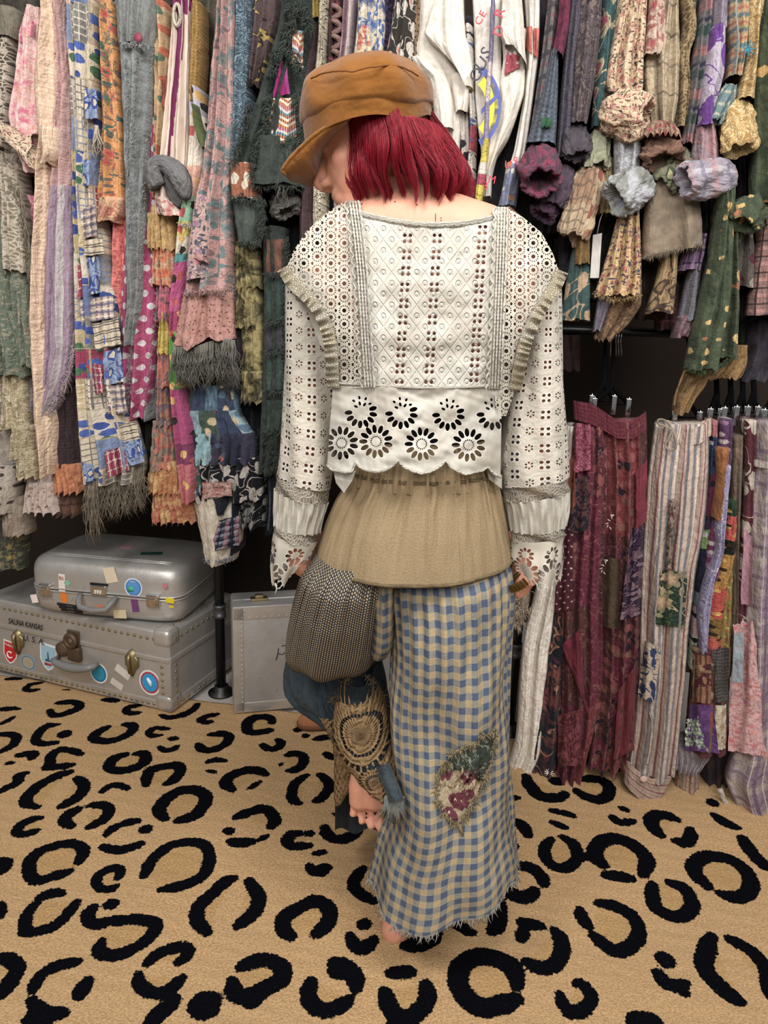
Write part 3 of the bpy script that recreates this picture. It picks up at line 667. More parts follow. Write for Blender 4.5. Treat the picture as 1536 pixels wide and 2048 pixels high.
for k, w in enumerate((52, 48, 44)):
    S2.sticker('label_tape', case, 140+k*2, 1211+k*5.5, w, 5, ('17171a',), 'r', -3, None, ('--- -- ----', 3.6, 0, 'c8c4bc'))
S2.sticker('sticker', case, 201, 1215, 15, 11, ('c8745c',), 'r', 0); S2.sticker('sticker', case, 240, 1228, 26, 17, ('cfc4a0',), 'r', 4, 'yellowed paper sticker')
S2.sticker('sticker', case, 340, 1201, 17, 10, ('e0c820',), 'r', -4, 'yellow sticker'); S2.sticker('sticker', case, 343, 1213, 9, 4, ('e0c820',), 'r', -4); S2.sticker('sticker', case, 330, 1173, 10, 11, ('c07a86',), 's', 0)
c = fl(252, 1094, zt+S2.H); mb = MB(); v, f = disc(c, S2.ex, -S2.ez, S2.ey, .022, .016, .001); mb.add(v, f); o = mb.build('top_sticker', flatm('a87a82'), case, False)
c = fl(303, 1107, zt+S2.H+.002); mb = MB(); v, f = disc(c, S2.ex*.95-S2.ez*.3, -S2.ez*.95-S2.ex*.3, S2.ey, .035, .014, .0012, shape='r'); mb.add(v, f); o = mb.build('top_sticker', flatm('1f4a38'), case, False)
# --- small upright case
bl = fl(468, 1427, TB); br = fl(620, 1413, TB)
e = (br-bl); L3 = .46
U = Case(bl+e/np.linalg.norm(e)*L3, e[:2], L3, .14, up_to(bl, 1216)-0)
small = empty('upright_case', U.p(U.L/2, 0, -U.D/2), 'dented aluminium case standing upright on its edge beside the black pipe leg', 'suitcase')
mb = MB(); mb.box(U.p(U.L/2, U.H/2, -U.D/2), (U.L, U.D, U.H), U.R, .012); sharp(mb.build('body', m_alu2, small))
mb = MB()
mb.box(U.p(U.L/2, U.H-.022, -.0005), (U.L-.004, .004, .044), U.R, .001); mb.box(U.p(U.L-.018, U.H/2, -.0005), (.034, .004, U.H-.01), U.R, .001); mb.box(U.p(U.L/2, .018, -.0005), (U.L-.004, .004, .034), U.R, .001)
mb.tube([U.p(x, U.H-.004, -.004) for x in np.linspace(.004, U.L-.004, 6)], .006, 8); mb.tube([U.p(x, U.H+.001, -U.D*.45) for x in np.linspace(.004, U.L-.004, 6)], .003, 6); mb.build('edge_binding', m_rim, small)
RV = [(.003, 0), (.002, .002), (0, .0025)]
rivets([(U.p(x, U.H-.036, .002), U.ez) for x in np.linspace(.03, U.L-.03, 18)], m_rim, small); rivets([(U.p(U.L-.028, y, .002), U.ez) for y in np.linspace(.04, U.H-.05, 18)], m_rim, small)
x = U.px(521, 1204)[0]; mb = MB(); mb.box(U.p(x, U.H+.004, -.055), (.055, .03, .010), U.R, .003); mb.box(U.p(x, U.H+.012, -.055), (.028, .02, .014), U.R, .004); mb.build('clasp', m_brass, small)
mb = MB(); q = [U.px(*z) for z in ((557, 1296), (556, 1306), (552, 1320))]; mb.tube([U.p(a_, b_, .001) for a_, b_ in q], .0014, 5)
q = [U.px(*z) for z in ((556, 1307), (564, 1309), (570, 1305))]; mb.tube([U.p(a_, b_, .001) for a_, b_ in q], .0014, 5); q = [U.px(*z) for z in ((563, 1292), (575, 1290))]; mb.tube([U.p(a_, b_, .001) for a_, b_ in q], .0012, 5)
mb.build('pen_scrawl', m_ink, small)
# --- grey box seen between the leg and the cream knit
gb = hit(1022, 1400, rkpt(0, .05, 0), RN); mb = MB(); Rr = np.stack([RE, RN, [0, 0, 1]], 1)
gx = np.array([gb[0], gb[1], 0])
bxo = empty('storage_box', gx+RN*.15, 'pale grey storage box on the floor behind the standing trouser leg', 'box')
mb.box(gx+RN*.15+[0, 0, .10], (.36, .26, .20), Rr, .006); mb.build('body', flatm('8f8c88'), bxo); mb = MB(); mb.box(gx+RN*.15+[0, 0, .225], (.37, .27, .045), Rr, .006); mb.build('lid', flatm('b9b9bd'), bxo)
# ---------------------------------------------------------------- pipe rack
RAIL_Z = 2.13
def rail_x(px, py): return rk(px, py, 0.0)
lb = fl(443, 1386); rbp = fl(1018, 1462)
rack = empty('pipe_rack', (lb+rbp)/2, 'black iron pipe clothes rack with round floor flanges, standing behind the cases', 'clothes rack')
for nm, p in (('left', lb), ('right', rbp)):
    mb = MB(); mb.tube([p+[0, 0, z] for z in (.01, .8, 1.6, RAIL_Z)], .0165, 16); leg = mb.build('leg', m_black, rack)
    mb = MB(); mb.lathe([(.046, 0), (.046, .006), (.026, .012), (.024, .03), (.0166, .031)], p, (0, 0, 1), 28)
    for k in range(4): mb.lathe([(.006, 0), (.005, .003), (0, .004)], p+[.034*math.cos(k*1.57+.5), .034*math.sin(k*1.57+.5), .006], (0, 0, 1), 8)
    mb.build('floor_flange', m_black, leg)
    mb = MB(); q = p+[0, 0, up_to(p, 1222 if nm == 'left' else 1300)]; mb.lathe([(.0166, -.024), (.022, -.022), (.022, -.012), (.0195, -.01), (.0195, .012), (.022, .014), (.022, .022), (.0166, .024)], q, (0, 0, 1), 20); mb.build('coupling', m_grey, leg)
def on_rail(t): d = (rbp-lb)/np.linalg.norm(rbp-lb); return lb+d*t
mb = MB(); mb.tube([on_rail(t)+[0, 0, RAIL_Z] for t in (-1.3, 0, 1.0, 2.4)], .0165, 16); mb.build('top_rail', m_black, rack)
rr_ = rk(1270, 664, .02); mb = MB(); mb.tube([rr_+RE*t for t in (-.42, 0, .95)], .0125, 12); mb.build('lower_rail', m_black, rack)
LOW_Z = rr_[2]
# ---------------------------------------------------------------- cloth builders
class Garment:
    """a thing on the rack: an Empty at the top of its cloth, its pieces are parts"""
    def __init__(s, name, label, cat, group=None):
        s.name, s.label, s.cat, s.group, s.root, s.pieces = name, label, cat, group, None, []
    def base(s, p):
        if s.root is None: s.root = empty(s.name, p, s.label, s.cat, s.group)
        return s.root
    def sheet(s, part, rows, m, off=-.22, nf=3.0, af=.016, bulge=.035, deep=.07, seed=None, hem=.006, nu=None, slant=None, us=1.15, jag=0.0, step=9.0):
        """hanging folded cloth: rows of (y, x left, x right) in picture units on the rack's front; closed, with a back"""
        seed = rnd.randrange(9999) if seed is None else seed
        r = random.Random(seed); ph, p2, p3 = r.uniform(0, 6.3), r.uniform(0, 6.3), r.uniform(0, 6.3)
        H = rows[-1][0]-rows[0][0]; nv = int(max(8, min(90, H/step))); R = interp(rows, nv)
        wmax = max(b-a for _, a, b in rows); nu = nu or int(max(14, min(70, wmax/2.2+8)))
        u = np.linspace(0, 1, nu); nb = max(5, nu//4)
        Y, XL, XR = R[:, 0], R[:, 1], R[:, 2]; t = np.linspace(0, 1, nv)
        UU, TT = np.meshgrid(u, t)
        wob = .10*np.sin(3*TT+p2)+.05*np.sin(7*TT+p3)
        X = XL[:, None]+(XR-XL)[:, None]*(UU+.012*np.sin(2*np.pi*nf*UU+p3+2*TT)*np.sin(np.pi*UU))
        YY = np.repeat(Y[:, None], nu, 1)
        hemj = hem/.0013*(np.sin(2*np.pi*nf*UU+ph)*.5+snoise(UU*6, UU*0+seed, seed)*.35)
        if jag: hemj = hemj+jag*(snoise(UU*40, UU*0+3, seed+1)*.5+snoise(UU*11, UU*0, seed+2)*.6)
        YY = YY+hemj*np.clip((TT-.7)/.3, 0, 1)**2
        if slant is not None: YY = YY+np.interp(UU, np.linspace(0, 1, len(slant[0])), slant[0])*(1-TT)**1.5+np.interp(UU, np.linspace(0, 1, len(slant[1])), slant[1])*TT**1.5
        A = af*(.55+.55*TT)*np.sin(np.pi*np.clip(UU, .0, 1))**.35
        def fold(UU, TT):
            wob = .10*np.sin(3*TT+p2)+.05*np.sin(7*TT+p3)
            f = np.sin(2*np.pi*(nf*(UU+wob*.5))+ph); f = np.sign(f)*np.abs(f)**.75
            return f*.7+.3*np.sin(2*np.pi*(nf*2.13*(UU+wob*.3))+p2)
        dep = lambda UU, TT: -bulge*np.sqrt(np.clip(1-(2*UU-1)**2, 0, 1))-af*(.55+.55*TT)*np.sin(np.pi*np.clip(UU, 0, 1))**.35*(fold(UU, TT)+.3)+.004*snoise(UU*5+seed, TT*9, seed)
        P = rk(X, YY, off)+dep(UU, TT)[..., None]*RN
        a = np.linspace(0, np.pi, nb+2)[1:-1]
        Pl, Pr = P[:, 0], P[:, -1]
        wL = np.linalg.norm(P[:, -1]-P[:, 0], axis=1)
        back = Pr[:, None]*(0.5+.5*np.cos(a))[None, :, None]+Pl[:, None]*(.5-.5*np.cos(a))[None, :, None]+RN*(deep*np.sin(a)**.6)[None, :, None]
        PP = np.concatenate([P, back], 1)
        w = np.median(wL)*us
        L = np.concatenate([[0], np.cumsum(np.linalg.norm(np.diff(P[:, nu//2], axis=0), axis=1))])
        ub = np.concatenate([u*w, w+(1-np.cos(a))*.5*w*.9])
        ou, ov = r.uniform(0, 3), r.uniform(0, 3)
        UV = np.stack(np.broadcast_arrays(ub[None, :]+ou, (L[-1]-L)[:, None]+ov), -1)
        root = s.base(P[0, nu//2]*1.0)
        mb = MB(); mb.grid(PP, UV, wrap=True, capa=True)
        o = mb.build(part, m, root)
        s.pieces.append((rows, off, dep, Y[0], H))
        return o
    def v01(s): return None
    def hang(s, part, rows, matfn, **k):
        """sheet whose material's v runs 0..1 down the piece (for bands)"""
        o = s.sheet(part, rows, matfn, **k); l = o.data.uv_layers[0]; n = len(l.data); q = np.empty(n*2); l.data.foreach_get('uv', q); q = q.reshape(-1, 2)
        q[:, 1] = 1-(q[:, 1]-q[:, 1].min())/(q[:, 1].max()-q[:, 1].min()); l.data.foreach_set('uv', q.ravel()); return o
    def ruffle(s, part, rows, m, off=-.235, nf=None, af=.012, **k):
        w = max(b-a for _, a, b in rows); nf = nf or max(3, w/11)
        k.setdefault('bulge', .03); k.setdefault('nu', int(min(110, nf*9+8))); k.setdefault('hem', .010)
        return s.sheet(part, rows, m, off=off, nf=nf, af=af, step=5.0, **k)
    def fringe(s, part, path, length, m, off=-.235, n=60, r=.0018, seed=1, wav=.02, under=None):
        n = int(n*2.4); r = r*.5
        """loose threads hanging from a path in picture units"""
        q = random.Random(seed); p = strokes(path, 0, n); mb = MB()
        for x, y in p:
            x += q.uniform(-2, 2); L = q.uniform(*length); a = rk(x, y, off+q.uniform(-.012, .012)); sc = np.linalg.norm(rk(x, y+1, off)-rk(x, y, off))
            k = q.uniform(0, 6.3); w = q.uniform(.3, 1)*wav*min(1, L*sc/.06); lean = q.uniform(-.12, .12)
            tt = np.linspace(0, 1, 6)
            cl = math.sin(x*.55+y*.3)*.010
            pts = [a+np.array([0, 0, -1.0])*L*sc*t+RE*(cl*t+w*math.sin(k+7*t)*t*.6+lean*L*sc*t)+RN*(w*.5*math.cos(k+4*t)*t) for t in tt]
            mb.tube(pts, [r*1.5, r*1.6, r*1.3, r, r*.8, r*.3], 4)
        return mb.build(part, m, s.base(rk(*path[0], off)))
    def tuft(s, part, path, m, off=-.24, n=90, L=.014, r=.0022, seed=2, wide=6):
        n = int(n*2.2); r = r*.5; L = L*.8
        """shaggy raw edge along a path"""
        q = random.Random(seed); p = strokes(path, 0, n); mb = MB()
        for x, y in p:
            a = rk(x+q.gauss(0, wide*.4), y+q.gauss(0, wide*.4), off+q.uniform(-.008, .004)); d = RE*q.gauss(0, 1)+np.array([0, 0, q.gauss(-.3, .8)])-RN*abs(q.gauss(0, .8)); d /= np.linalg.norm(d)
            l = L*q.uniform(.5, 1.4); mb.tube([a, a+d*l*.5, a+d*l+np.array([0, 0, -l*.4])], [r, r*.8, r*.3], 4, cap=True)
        return mb.build(part, m, s.base(rk(*path[0], off)))
    def patch(s, part, quad, m, off=-.262, n=16, wob=.006, seed=0, edge=0.0, thick=.002, label=None):
        """small sewn-on piece: four corners in picture units (tl, tr, br, bl)"""
        q = np.asarray(quad, float); a = np.linspace(0, 1, n); U, T = np.meshgrid(a, a)
        X = ((q[0]*(1-U[..., None])+q[1]*U[..., None])*(1-T[..., None])+(q[3]*(1-U[..., None])+q[2]*U[..., None])*T[..., None])
        if edge: X = X+edge*np.stack([snoise(U*9, T*9, seed), snoise(U*9+4, T*9, seed+1)], -1)*((np.abs(U-.5)*2)**6+(np.abs(T-.5)*2)**6)[..., None]
        D = off+wob*snoise(U*2.2+seed, T*2.2, seed+3)
        cx, cy = q.mean(0); best = None
        for rows, o_, dep, y0, H in s.pieces:
            if y0-8 < cy < y0+H+12:
                R = np.asarray(rows, float); xl, xr = np.interp(cy, R[:, 0], R[:, 1]), np.interp(cy, R[:, 0], R[:, 2])
                if xl-6 < cx < xr+6 and (best is None or o_ < best[1]): best = (R, o_, dep, y0, H)
        s.np_ = getattr(s, 'np_', 0)+1
        if best is not None:
            R, o_, dep, y0, H = best; Yq = X[..., 1]; xl, xr = np.interp(Yq, R[:, 0], R[:, 1]), np.interp(Yq, R[:, 0], R[:, 2])
            uu = np.clip((X[..., 0]-xl)/(xr-xl), .04, .96); tt = np.clip((Yq-y0)/H, 0, 1)
            D = o_+np.minimum.reduce([dep(uu+e_, tt) for e_ in (-.05, -.025, 0, .025, .05)])-.0045-.0005*s.np_
            X = X+np.stack([1.6*snoise(U*4+seed, T*4, seed+7), 1.6*snoise(U*4+3, T*4+seed, seed+8)], -1)
        P = rk(X[..., 0], X[..., 1], D); Q = P+RN*thick
        w = np.linalg.norm(P[0, -1]-P[0, 0]); h = np.linalg.norm(P[-1, 0]-P[0, 0]); UV = np.stack([U*w+seed*.37, (1-T)*h+seed*.21], -1)
        mb = MB(); mb.grid(P, UV); ring = [(0, j) for j in range(n)]+[(i, n-1) for i in range(1, n)]+[(n-1, j) for j in range(n-2, -1, -1)]+[(i, 0) for i in range(n-2, 0, -1)]
        mb.grid(np.array([[P[i] for i in ring], [Q[i] for i in ring]]), np.array([[UV[i] for i in ring]]*2), wrap=True)
        o = mb.build(part, m, s.base(P[0, n//2]))
        if label: o['label'] = label
        return o
    def cuff(s, part, cx, cy, rx, ry, m, ang=0, tilt=35, off=-.25, seed=None, inner=None, crump=.16, lip=.30, flare=1.0):
        """rolled, crumpled sleeve end: axis runs from the sleeve down to the opening"""
        seed = rnd.randrange(9999) if seed is None else seed
        c = rk(cx, cy, off); sc = np.linalg.norm(rk(cx+1, cy, off)-rk(cx, cy, off)); Rx, Ry = rx*sc, ry*sc
        A = math.radians(ang); Tt = math.radians(tilt)
        dn = np.array([0, 0, -1.0])*math.cos(A)+RE*math.sin(A); ax = dn*math.cos(Tt)-RN*math.sin(Tt)
        x = np.cross(ax, -RN if abs(ax@RN) < .9 else np.array([0, 0, 1.0])); x /= np.linalg.norm(x); y = np.cross(ax, x)
        th = np.linspace(0, 2*np.pi, 72, endpoint=False)
        prof = [(.5, -1.0), (.72, -.86), (.9, -.62), (.99, -.35), (1.0, -.05), (.98, .2), (1.02, .45), (1.03, .68), (.98, .88), (.88, .98), (.76, .95), (.66, .8), (.6, .5), (.55, .1), (.4, -.2), (.05, -.3)]
        prof = np.array(prof); ii = np.linspace(0, len(prof)-1, 34); prof = np.stack([np.interp(ii, np.arange(len(prof)), prof[:, c_]) for c_ in (0, 1)], 1)
        P = []; UV = []
        for i, (r_, h_) in enumerate(prof):
            w = .35 if i == 0 else 1.0
            k = 1+1.35*crump*w*(snoise(np.cos(th)*1.4+h_*1.1, np.sin(th)*1.4, seed)+.55*snoise(np.cos(th)*3+5, np.sin(th)*3+h_*3, seed+1)+.3*snoise(np.cos(th)*6+h_*5, np.sin(th)*6, seed+4))
            rr = r_*k*(1+(flare-1)*(h_+1)/2); hh = h_+.16*snoise(np.cos(th)*1.2, np.sin(th)*1.2+2, seed+2)*(h_ > -.9)
            P.append(c+ax*(hh*Ry)[:, None]+(np.cos(th)*rr*Rx)[:, None]*x+(np.sin(th)*rr*min(Rx, Ry*1.2)*.8)[:, None]*y)
            UV.append(np.stack([th*Rx, np.full(len(th), i*.0057)], 1))
        mb = MB(); mb.grid(np.array(P), np.array(UV)+[seed % 7*.3, 0], wrap=True, capb=True)
        return mb.build(part, m, s.base(c-ax*Ry))
    def roll(s, part, path, rad, m, off=-.27, n=26, crump=.12, seed=3):
        """thick roll of cloth along a path in picture units"""
        p = smooth_path(path, n); sc = np.linalg.norm(rk(p[0, 0]+1, p[0, 1], off)-rk(p[0, 0], p[0, 1], off)); C = np.array([rk(a, b, off) for a, b in p])
        t = np.linspace(0, 1, n); R = np.interp(t, np.linspace(0, 1, len(rad)), rad)*sc
        mb = MB(); k = 20; th = np.linspace(0, 2*np.pi, k, endpoint=False); T_ = np.gradient(C, axis=0); P = []
        for i in range(n):
            tt = T_[i]/np.linalg.norm(T_[i]); x = np.cross(tt, RN); x /= np.linalg.norm(x); y = np.cross(tt, x)
            kk = R[i]*(1+crump*snoise(np.cos(th)*1.3+i*.35, np.sin(th)*1.3, seed)); P.append(C[i]+(np.cos(th)*kk)[:, None]*x+(np.sin(th)*kk)[:, None]*y)
        L = np.concatenate([[0], np.cumsum(np.linalg.norm(np.diff(C, axis=0), axis=1))])
        mb.grid(np.array(P), np.stack(np.broadcast_arrays(th[None]*R.mean(), L[:, None]), -1), wrap=True, capa=True, capb=True)
        return mb.build(part, m, s.base(C[0]))
    def band(s, part, top, bot, m, off=-.235, n=40, nf=8, af=.006, bulge=.03, deep=.05, rows=10, us=1.0):
        """strip of cloth between two paths in picture units (waistbands, slanting hems)"""
        a = strokes(top, 0, n); b = strokes(bot, 0, n); t = np.linspace(0, 1, rows); u = np.linspace(0, 1, n)
        X = a[None]*(1-t)[:, None, None]+b[None]*t[:, None, None]
        D = -bulge*np.sqrt(np.clip(1-(2*u-1)**2, 0, 1))[None]-af*np.sin(2*np.pi*nf*u)[None]*(.7+.3*t)[:, None]
        P = rk(X[..., 0], X[..., 1], off)+D[..., None]*RN
        Q = P[:, ::-1]+RN*deep*np.sin(np.pi*np.clip(u, .02, .98))[None, :, None]
        w = np.linalg.norm(P[0, -1]-P[0, 0])*us; h = np.linalg.norm(P[-1, n//2]-P[0, n//2])
        UV = np.stack(np.broadcast_arrays((u*w)[None], ((1-t)*h)[:, None]), -1)
        mb = MB(); mb.grid(np.concatenate([P, Q], 1), np.concatenate([UV, UV[:, ::-1]], 1), wrap=True)
        return mb.build(part, m, s.base(P[0, n//2]))
def one(name, label, cat, rows, m, part='body', group=None, **k):
    gm = Garment(name, label, cat, group); gm.sheet(part, rows, m, **k); return gm
# ---------------------------------------------------------------- garments, left of the rack
GL = 'garments hanging on the left of the upper rail'
def left(name, label, cat): return Garment(name, label, cat, GL)
m_fr_beige = fab('plain', 'a99d86', '8a7f6c'); m_fr_grey = fab('plain', '96948a', '6f6d66'); m_cream = fab('plain', 'e3d8c6', 'cdbfa9')
# dark things deep in the rack, glimpsed between the others
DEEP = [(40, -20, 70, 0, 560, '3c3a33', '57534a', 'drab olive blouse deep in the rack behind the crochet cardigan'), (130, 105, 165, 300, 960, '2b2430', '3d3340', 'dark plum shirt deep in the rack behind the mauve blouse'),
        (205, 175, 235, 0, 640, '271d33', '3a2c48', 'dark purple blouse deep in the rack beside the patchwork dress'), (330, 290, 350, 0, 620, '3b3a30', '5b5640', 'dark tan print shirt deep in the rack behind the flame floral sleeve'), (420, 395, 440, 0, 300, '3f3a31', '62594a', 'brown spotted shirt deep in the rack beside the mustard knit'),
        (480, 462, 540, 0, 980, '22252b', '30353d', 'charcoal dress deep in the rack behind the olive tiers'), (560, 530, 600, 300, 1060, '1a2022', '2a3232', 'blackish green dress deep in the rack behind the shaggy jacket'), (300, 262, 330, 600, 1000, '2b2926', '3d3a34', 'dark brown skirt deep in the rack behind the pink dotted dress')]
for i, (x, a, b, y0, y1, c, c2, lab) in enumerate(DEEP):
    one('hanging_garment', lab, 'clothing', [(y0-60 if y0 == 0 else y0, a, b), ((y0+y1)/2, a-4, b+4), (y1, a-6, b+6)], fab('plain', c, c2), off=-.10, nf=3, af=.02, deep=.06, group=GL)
# far left
t = left('crochet_cardigan', 'cream crochet cardigan with ragged openwork edge at the far left of the rack', 'cardigan')
mlc = fab('lace', 'c9bdaa', '8e8371', s=.012); mlg = fab('damask', 'b7ab98', '857a6a', s=.02, thr=.52)
t.sheet('body', [(20, -40, 36), (75, -40, 42), (160, -40, 36), (300, -40, 42), (420, -40, 54), (520, -40, 58)], mlg, off=-.17, nf=4, af=.022)
t.sheet('sleeve', [(20, -20, 38), (50, -10, 40), (80, 4, 38)], fab('plain', '77705f', '8f8877'), off=-.21, nf=1, af=.006)
t.sheet('front_strip', [(78, 14, 34), (160, 8, 26), (250, 4, 18), (300, 6, 20)], fab('lace', 'c9bdaa', '5a5348', s=.009), off=-.20, nf=1, af=.006)
t.sheet('crochet_edge', [(330, 8, 40), (420, 12, 52), (500, 14, 58), (545, 18, 60)], mlc, off=-.215, nf=3, af=.014, jag=10)
t.fringe('fringe', [(12, 350), (40, 380), (56, 480), (60, 545)], (18, 50), m_fr_beige, off=-.24, n=60)
t = left('floral_blouse', 'bright pink floral blouse with turned up cream cuff, at the far left', 'blouse')
mp = fab('floral', 'ecc9c4', ('e07a96', 'd9608a', 'e9a08e'), leaf='e8b0a8', s=.035, r=.42)
t.sheet('body', [(22, 62, 92), (60, 50, 91), (150, 40, 90), (240, 25, 88), (300, 38, 86), (350, 62, 86)], mp, off=-.205, nf=2, af=.016)
t.patch('collar', [(43, 46), (66, 42), (66, 70), (40, 84)], fab('damask', 'd6407e', 'e58aa8', s=.012), off=-.235)
t.sheet('cuff', [(256, 18, 34), (285, 2, 62), (320, 22, 84), (358, 74, 88)], fab('floral', 'e6cfae', ('c9605a', 'd98a70'), leaf='4a443c', s=.022, r=.22), off=-.25, nf=1.5, af=.012, bulge=.045, slant=([0, 0, 0], [-90, -25, 0]))
one('floral_slip', 'hot pink paisley slip showing below the cream cuff at far left', 'dress', [(395, 58, 86), (450, 50, 82), (540, 54, 76), (600, 58, 72)], fab('damask', 'cf3f78', 'e8a0b4', s=.012), off=-.16, nf=2, group=GL)
t = left('gauze_dress', 'long peach crinkled gauze dress hanging near the left end', 'dress')
mpe = fab('gauze', 'f0d3b4', 'd3a986', s=.011, wr=1.4)
t.sheet('body', [(-40, 96, 112), (40, 88, 121), (100, 80, 123), (180, 74, 124), (250, 80, 122), (290, 86, 116), (330, 85, 106), (420, 79, 104), (520, 72, 99), (640, 68, 97), (760, 74, 105), (850, 79, 112), (900, 88, 112), (948, 98, 109)], mpe, off=-.23, nf=1.6, af=.018, us=1.3)
t.sheet('sleeve', [(258, 84, 121), (285, 84, 121), (312, 92, 119), (332, 96, 106)], mpe, off=-.262, nf=1.5, af=.008, hem=.01)
t = left('gauze_blouse', 'mauve blouse of crinkled gauze over lavender stripes with frayed pointed hem', 'blouse')
t.sheet('body', [(-40, 116, 136), (60, 122, 142), (150, 126, 153), (250, 121, 154), (330, 114, 153), (400, 108, 151)], fab('gauze', 'd3a9a4', 'a87f80', s=.007, wr=1.4), off=-.215, nf=2.2, af=.014)
mls = fab('stripes', 'a48ba0', [(.06, .1, .012, 'cfc9c6', .9), (.06, .45, .008, '8a7088', .8), (.025, 0, .003, 'b9a6b4', .6)])
t.sheet('lower_panel', [(375, 109, 152), (450, 100, 151), (540, 97, 150), (620, 96, 150), (690, 95, 150), (740, 94, 142), (790, 93, 126), (828, 94, 110)], mls, off=-.222, nf=2.4, af=.016, jag=4)
t.tuft('frayed_edge', [(98, 832), (112, 800), (128, 775), (142, 735), (150, 690)], fab('plain', 'b9a3ae', 'd8c8cc'), off=-.255, n=110, L=.014)
t.fringe('loose_threads', [(100, 800), (135, 760), (150, 660)], (10, 30), fab('plain', 'b9a3ae', 'd8c8cc'), off=-.235, n=36)
one('gauze_skirt', 'dark plum crinkled gauze skirt with rust hem below the frayed mauve blouse', 'skirt', [(770, 104, 166), (850, 106, 166), (930, 110, 168)], fab('gauze', '4a3a3e', '2c2226', s=.009), off=-.17, nf=4, af=.014, group=GL).ruffle('hem_ruffle', [(926, 112, 166), (955, 111, 171), (984, 113, 172)], fab('tie', ('b5663f', 'cf8350', '9c4a38'), s=.04), off=-.19)
one('plaid_skirt', 'brown plaid skirt hem under the rust hem', 'skirt', [(960, 108, 165), (1010, 110, 166), (1028, 112, 164)], fab('plaid', '6a4a3c', [('u', .03, 0, .008, '8f6a50', .7), ('v', .03, 0, .008, '4a3430', .7)]), off=-.16, nf=4, group=GL)
# patchwork dress
t = left('patchwork_dress', 'long cream madras patchwork dress with blue leaf patches and stringy fringe', 'dress')
mpw = fab('patch', .062, .085, ('d9cbb0', 'cdb98e', '7f92b4', 'd3c4a8', 'a3345a', 'dccfb9', '5f6f9a', 'c9b79a', '8d8a86', 'd9c9ac'), lines=('4a4a58', 'b05a70', '6f7fa8', 'f0e6d4'), fl=('2a4a9c', '3a5cb0', '4d7a58'), seam='b8a888')
t.sheet('body', [(-40, 138, 197), (60, 142, 196), (150, 147, 197), (250, 152, 198), (350, 154, 200), (420, 154, 205), (500, 155, 214), (560, 155, 226), (640, 156, 237), (740, 158, 244), (800, 160, 252), (860, 163, 272), (930, 168, 288), (962, 172, 280)], mpw, off=-.235, nf=2.6, af=.020, us=1.25)
mlf = fab('vine', '8fa4c8', '24459c', s=.04, third='d8cdb8'); mre = fab('plaid', 'a52a52', [('u', .02, 0, .004, 'e8d8c8', .7), ('v', .024, 0, .004, 'e8d8c8', .7), ('u', .02, .5, .004, '6a2040', .8)])
mst = fab('plaid', 'd9cab0', [('v', .022, 0, .003, '3c3a40', .9), ('v', .022, .3, .003, '3c3a40', .9)]); mma = fab('plaid', 'cdbfb0', [('u', .018, 0, .006, '8a3a5c', .75), ('v', .02, 0, .006, '5a6088', .75), ('v', .02, .5, .003, 'efe6d8', .9)])
for i, (q, mm, d) in enumerate([([(155, 195), (166, 195), (168, 255), (156, 250)], mma, -.278), ([(168, 178), (192, 178), (196, 236), (170, 238)], mlf, -.28), ([(155, 320), (178, 320), (180, 370), (156, 372)], mlf, -.28), ([(160, 518), (198, 512), (200, 586), (164, 590)], mlf, -.283), ([(155, 530), (168, 530), (172, 592), (155, 596)], mre, -.284), ([(206, 705), (240, 695), (246, 764), (208, 770)], mlf, -.286), ([(170, 720), (202, 730), (206, 785), (178, 790)], mre, -.287), ([(208, 905), (250, 890), (258, 940), (216, 955)], mre, -.288), ([(160, 600), (226, 590), (230, 636), (162, 645)], mma, -.284), ([(186, 648), (236, 636), (242, 690), (190, 700)], mst, -.286), ([(232, 850), (272, 842), (280, 880), (240, 890)], mst, -.288), ([(244, 885), (282, 878), (288, 925), (258, 932)], mlf, -.289), ([(212, 772), (248, 768), (254, 825), (216, 830)], mma, -.287), ([(158, 420), (190, 410), (194, 470), (160, 480)], mma, -.282), ([(158, 480), (205, 475), (208, 508), (160, 514)], mst, -.2825), ([(164, 925), (186, 930), (186, 962), (170, 964)], mlf, -.284)]):
    t.patch('patch', q, mm, off=d+.006, seed=i, wob=.008)
t.fringe('fringe', [(172, 962), (200, 955), (240, 948), (286, 930)], (45, 95), m_fr_beige, off=-.25, n=150, r=.0022, wav=.03)
t.fringe('fringe', [(176, 965), (192, 962)], (60, 135), m_fr_beige, off=-.26, n=22, r=.002, seed=5)
t.fringe('tie_cord', [(192, 250), (194, 252)], (60, 75), m_cream, off=-.28, n=4, r=.003)
one('leaf_print_shirt', 'orange shirt sleeve printed with red and green leaves, pale turned cuff', 'shirt', [(8, 214, 234), (45, 206, 238), (80, 206, 240), (160, 208, 244), (250, 212, 250), (330, 208, 253), (400, 202, 256)], fab('floral', 'dd9446', ('c8443c', 'b8333a', '4f7565'), leaf='4c7468', s=.05, r=.4, pet=.25), off=-.23, nf=2, af=.018, group=GL).sheet('cuff', [(398, 201, 255), (425, 199, 247), (446, 197, 237)], fab('vine', 'd9a87e', 'c0705c', s=.04), off=-.245, nf=1.5, af=.01)
one('floral_tunic', 'coral red floral tunic between the grey overalls and the patchwork dress', 'tunic', [(200, 244, 262), (330, 238, 264), (420, 238, 264), (520, 232, 264), (640, 236, 262), (700, 240, 262)], fab('floral', 'e8776a', ('c8344a', 'd94858'), leaf='c05a50', s=.03, r=.25), off=-.19, nf=1.6, group=GL)
t = left('denim_overalls', 'washed grey overalls with frayed seams and a red button hanging near the centre left', 'overalls')
mgo = fab('plain', '9a9fa0', '7b8283', wr=1.3)
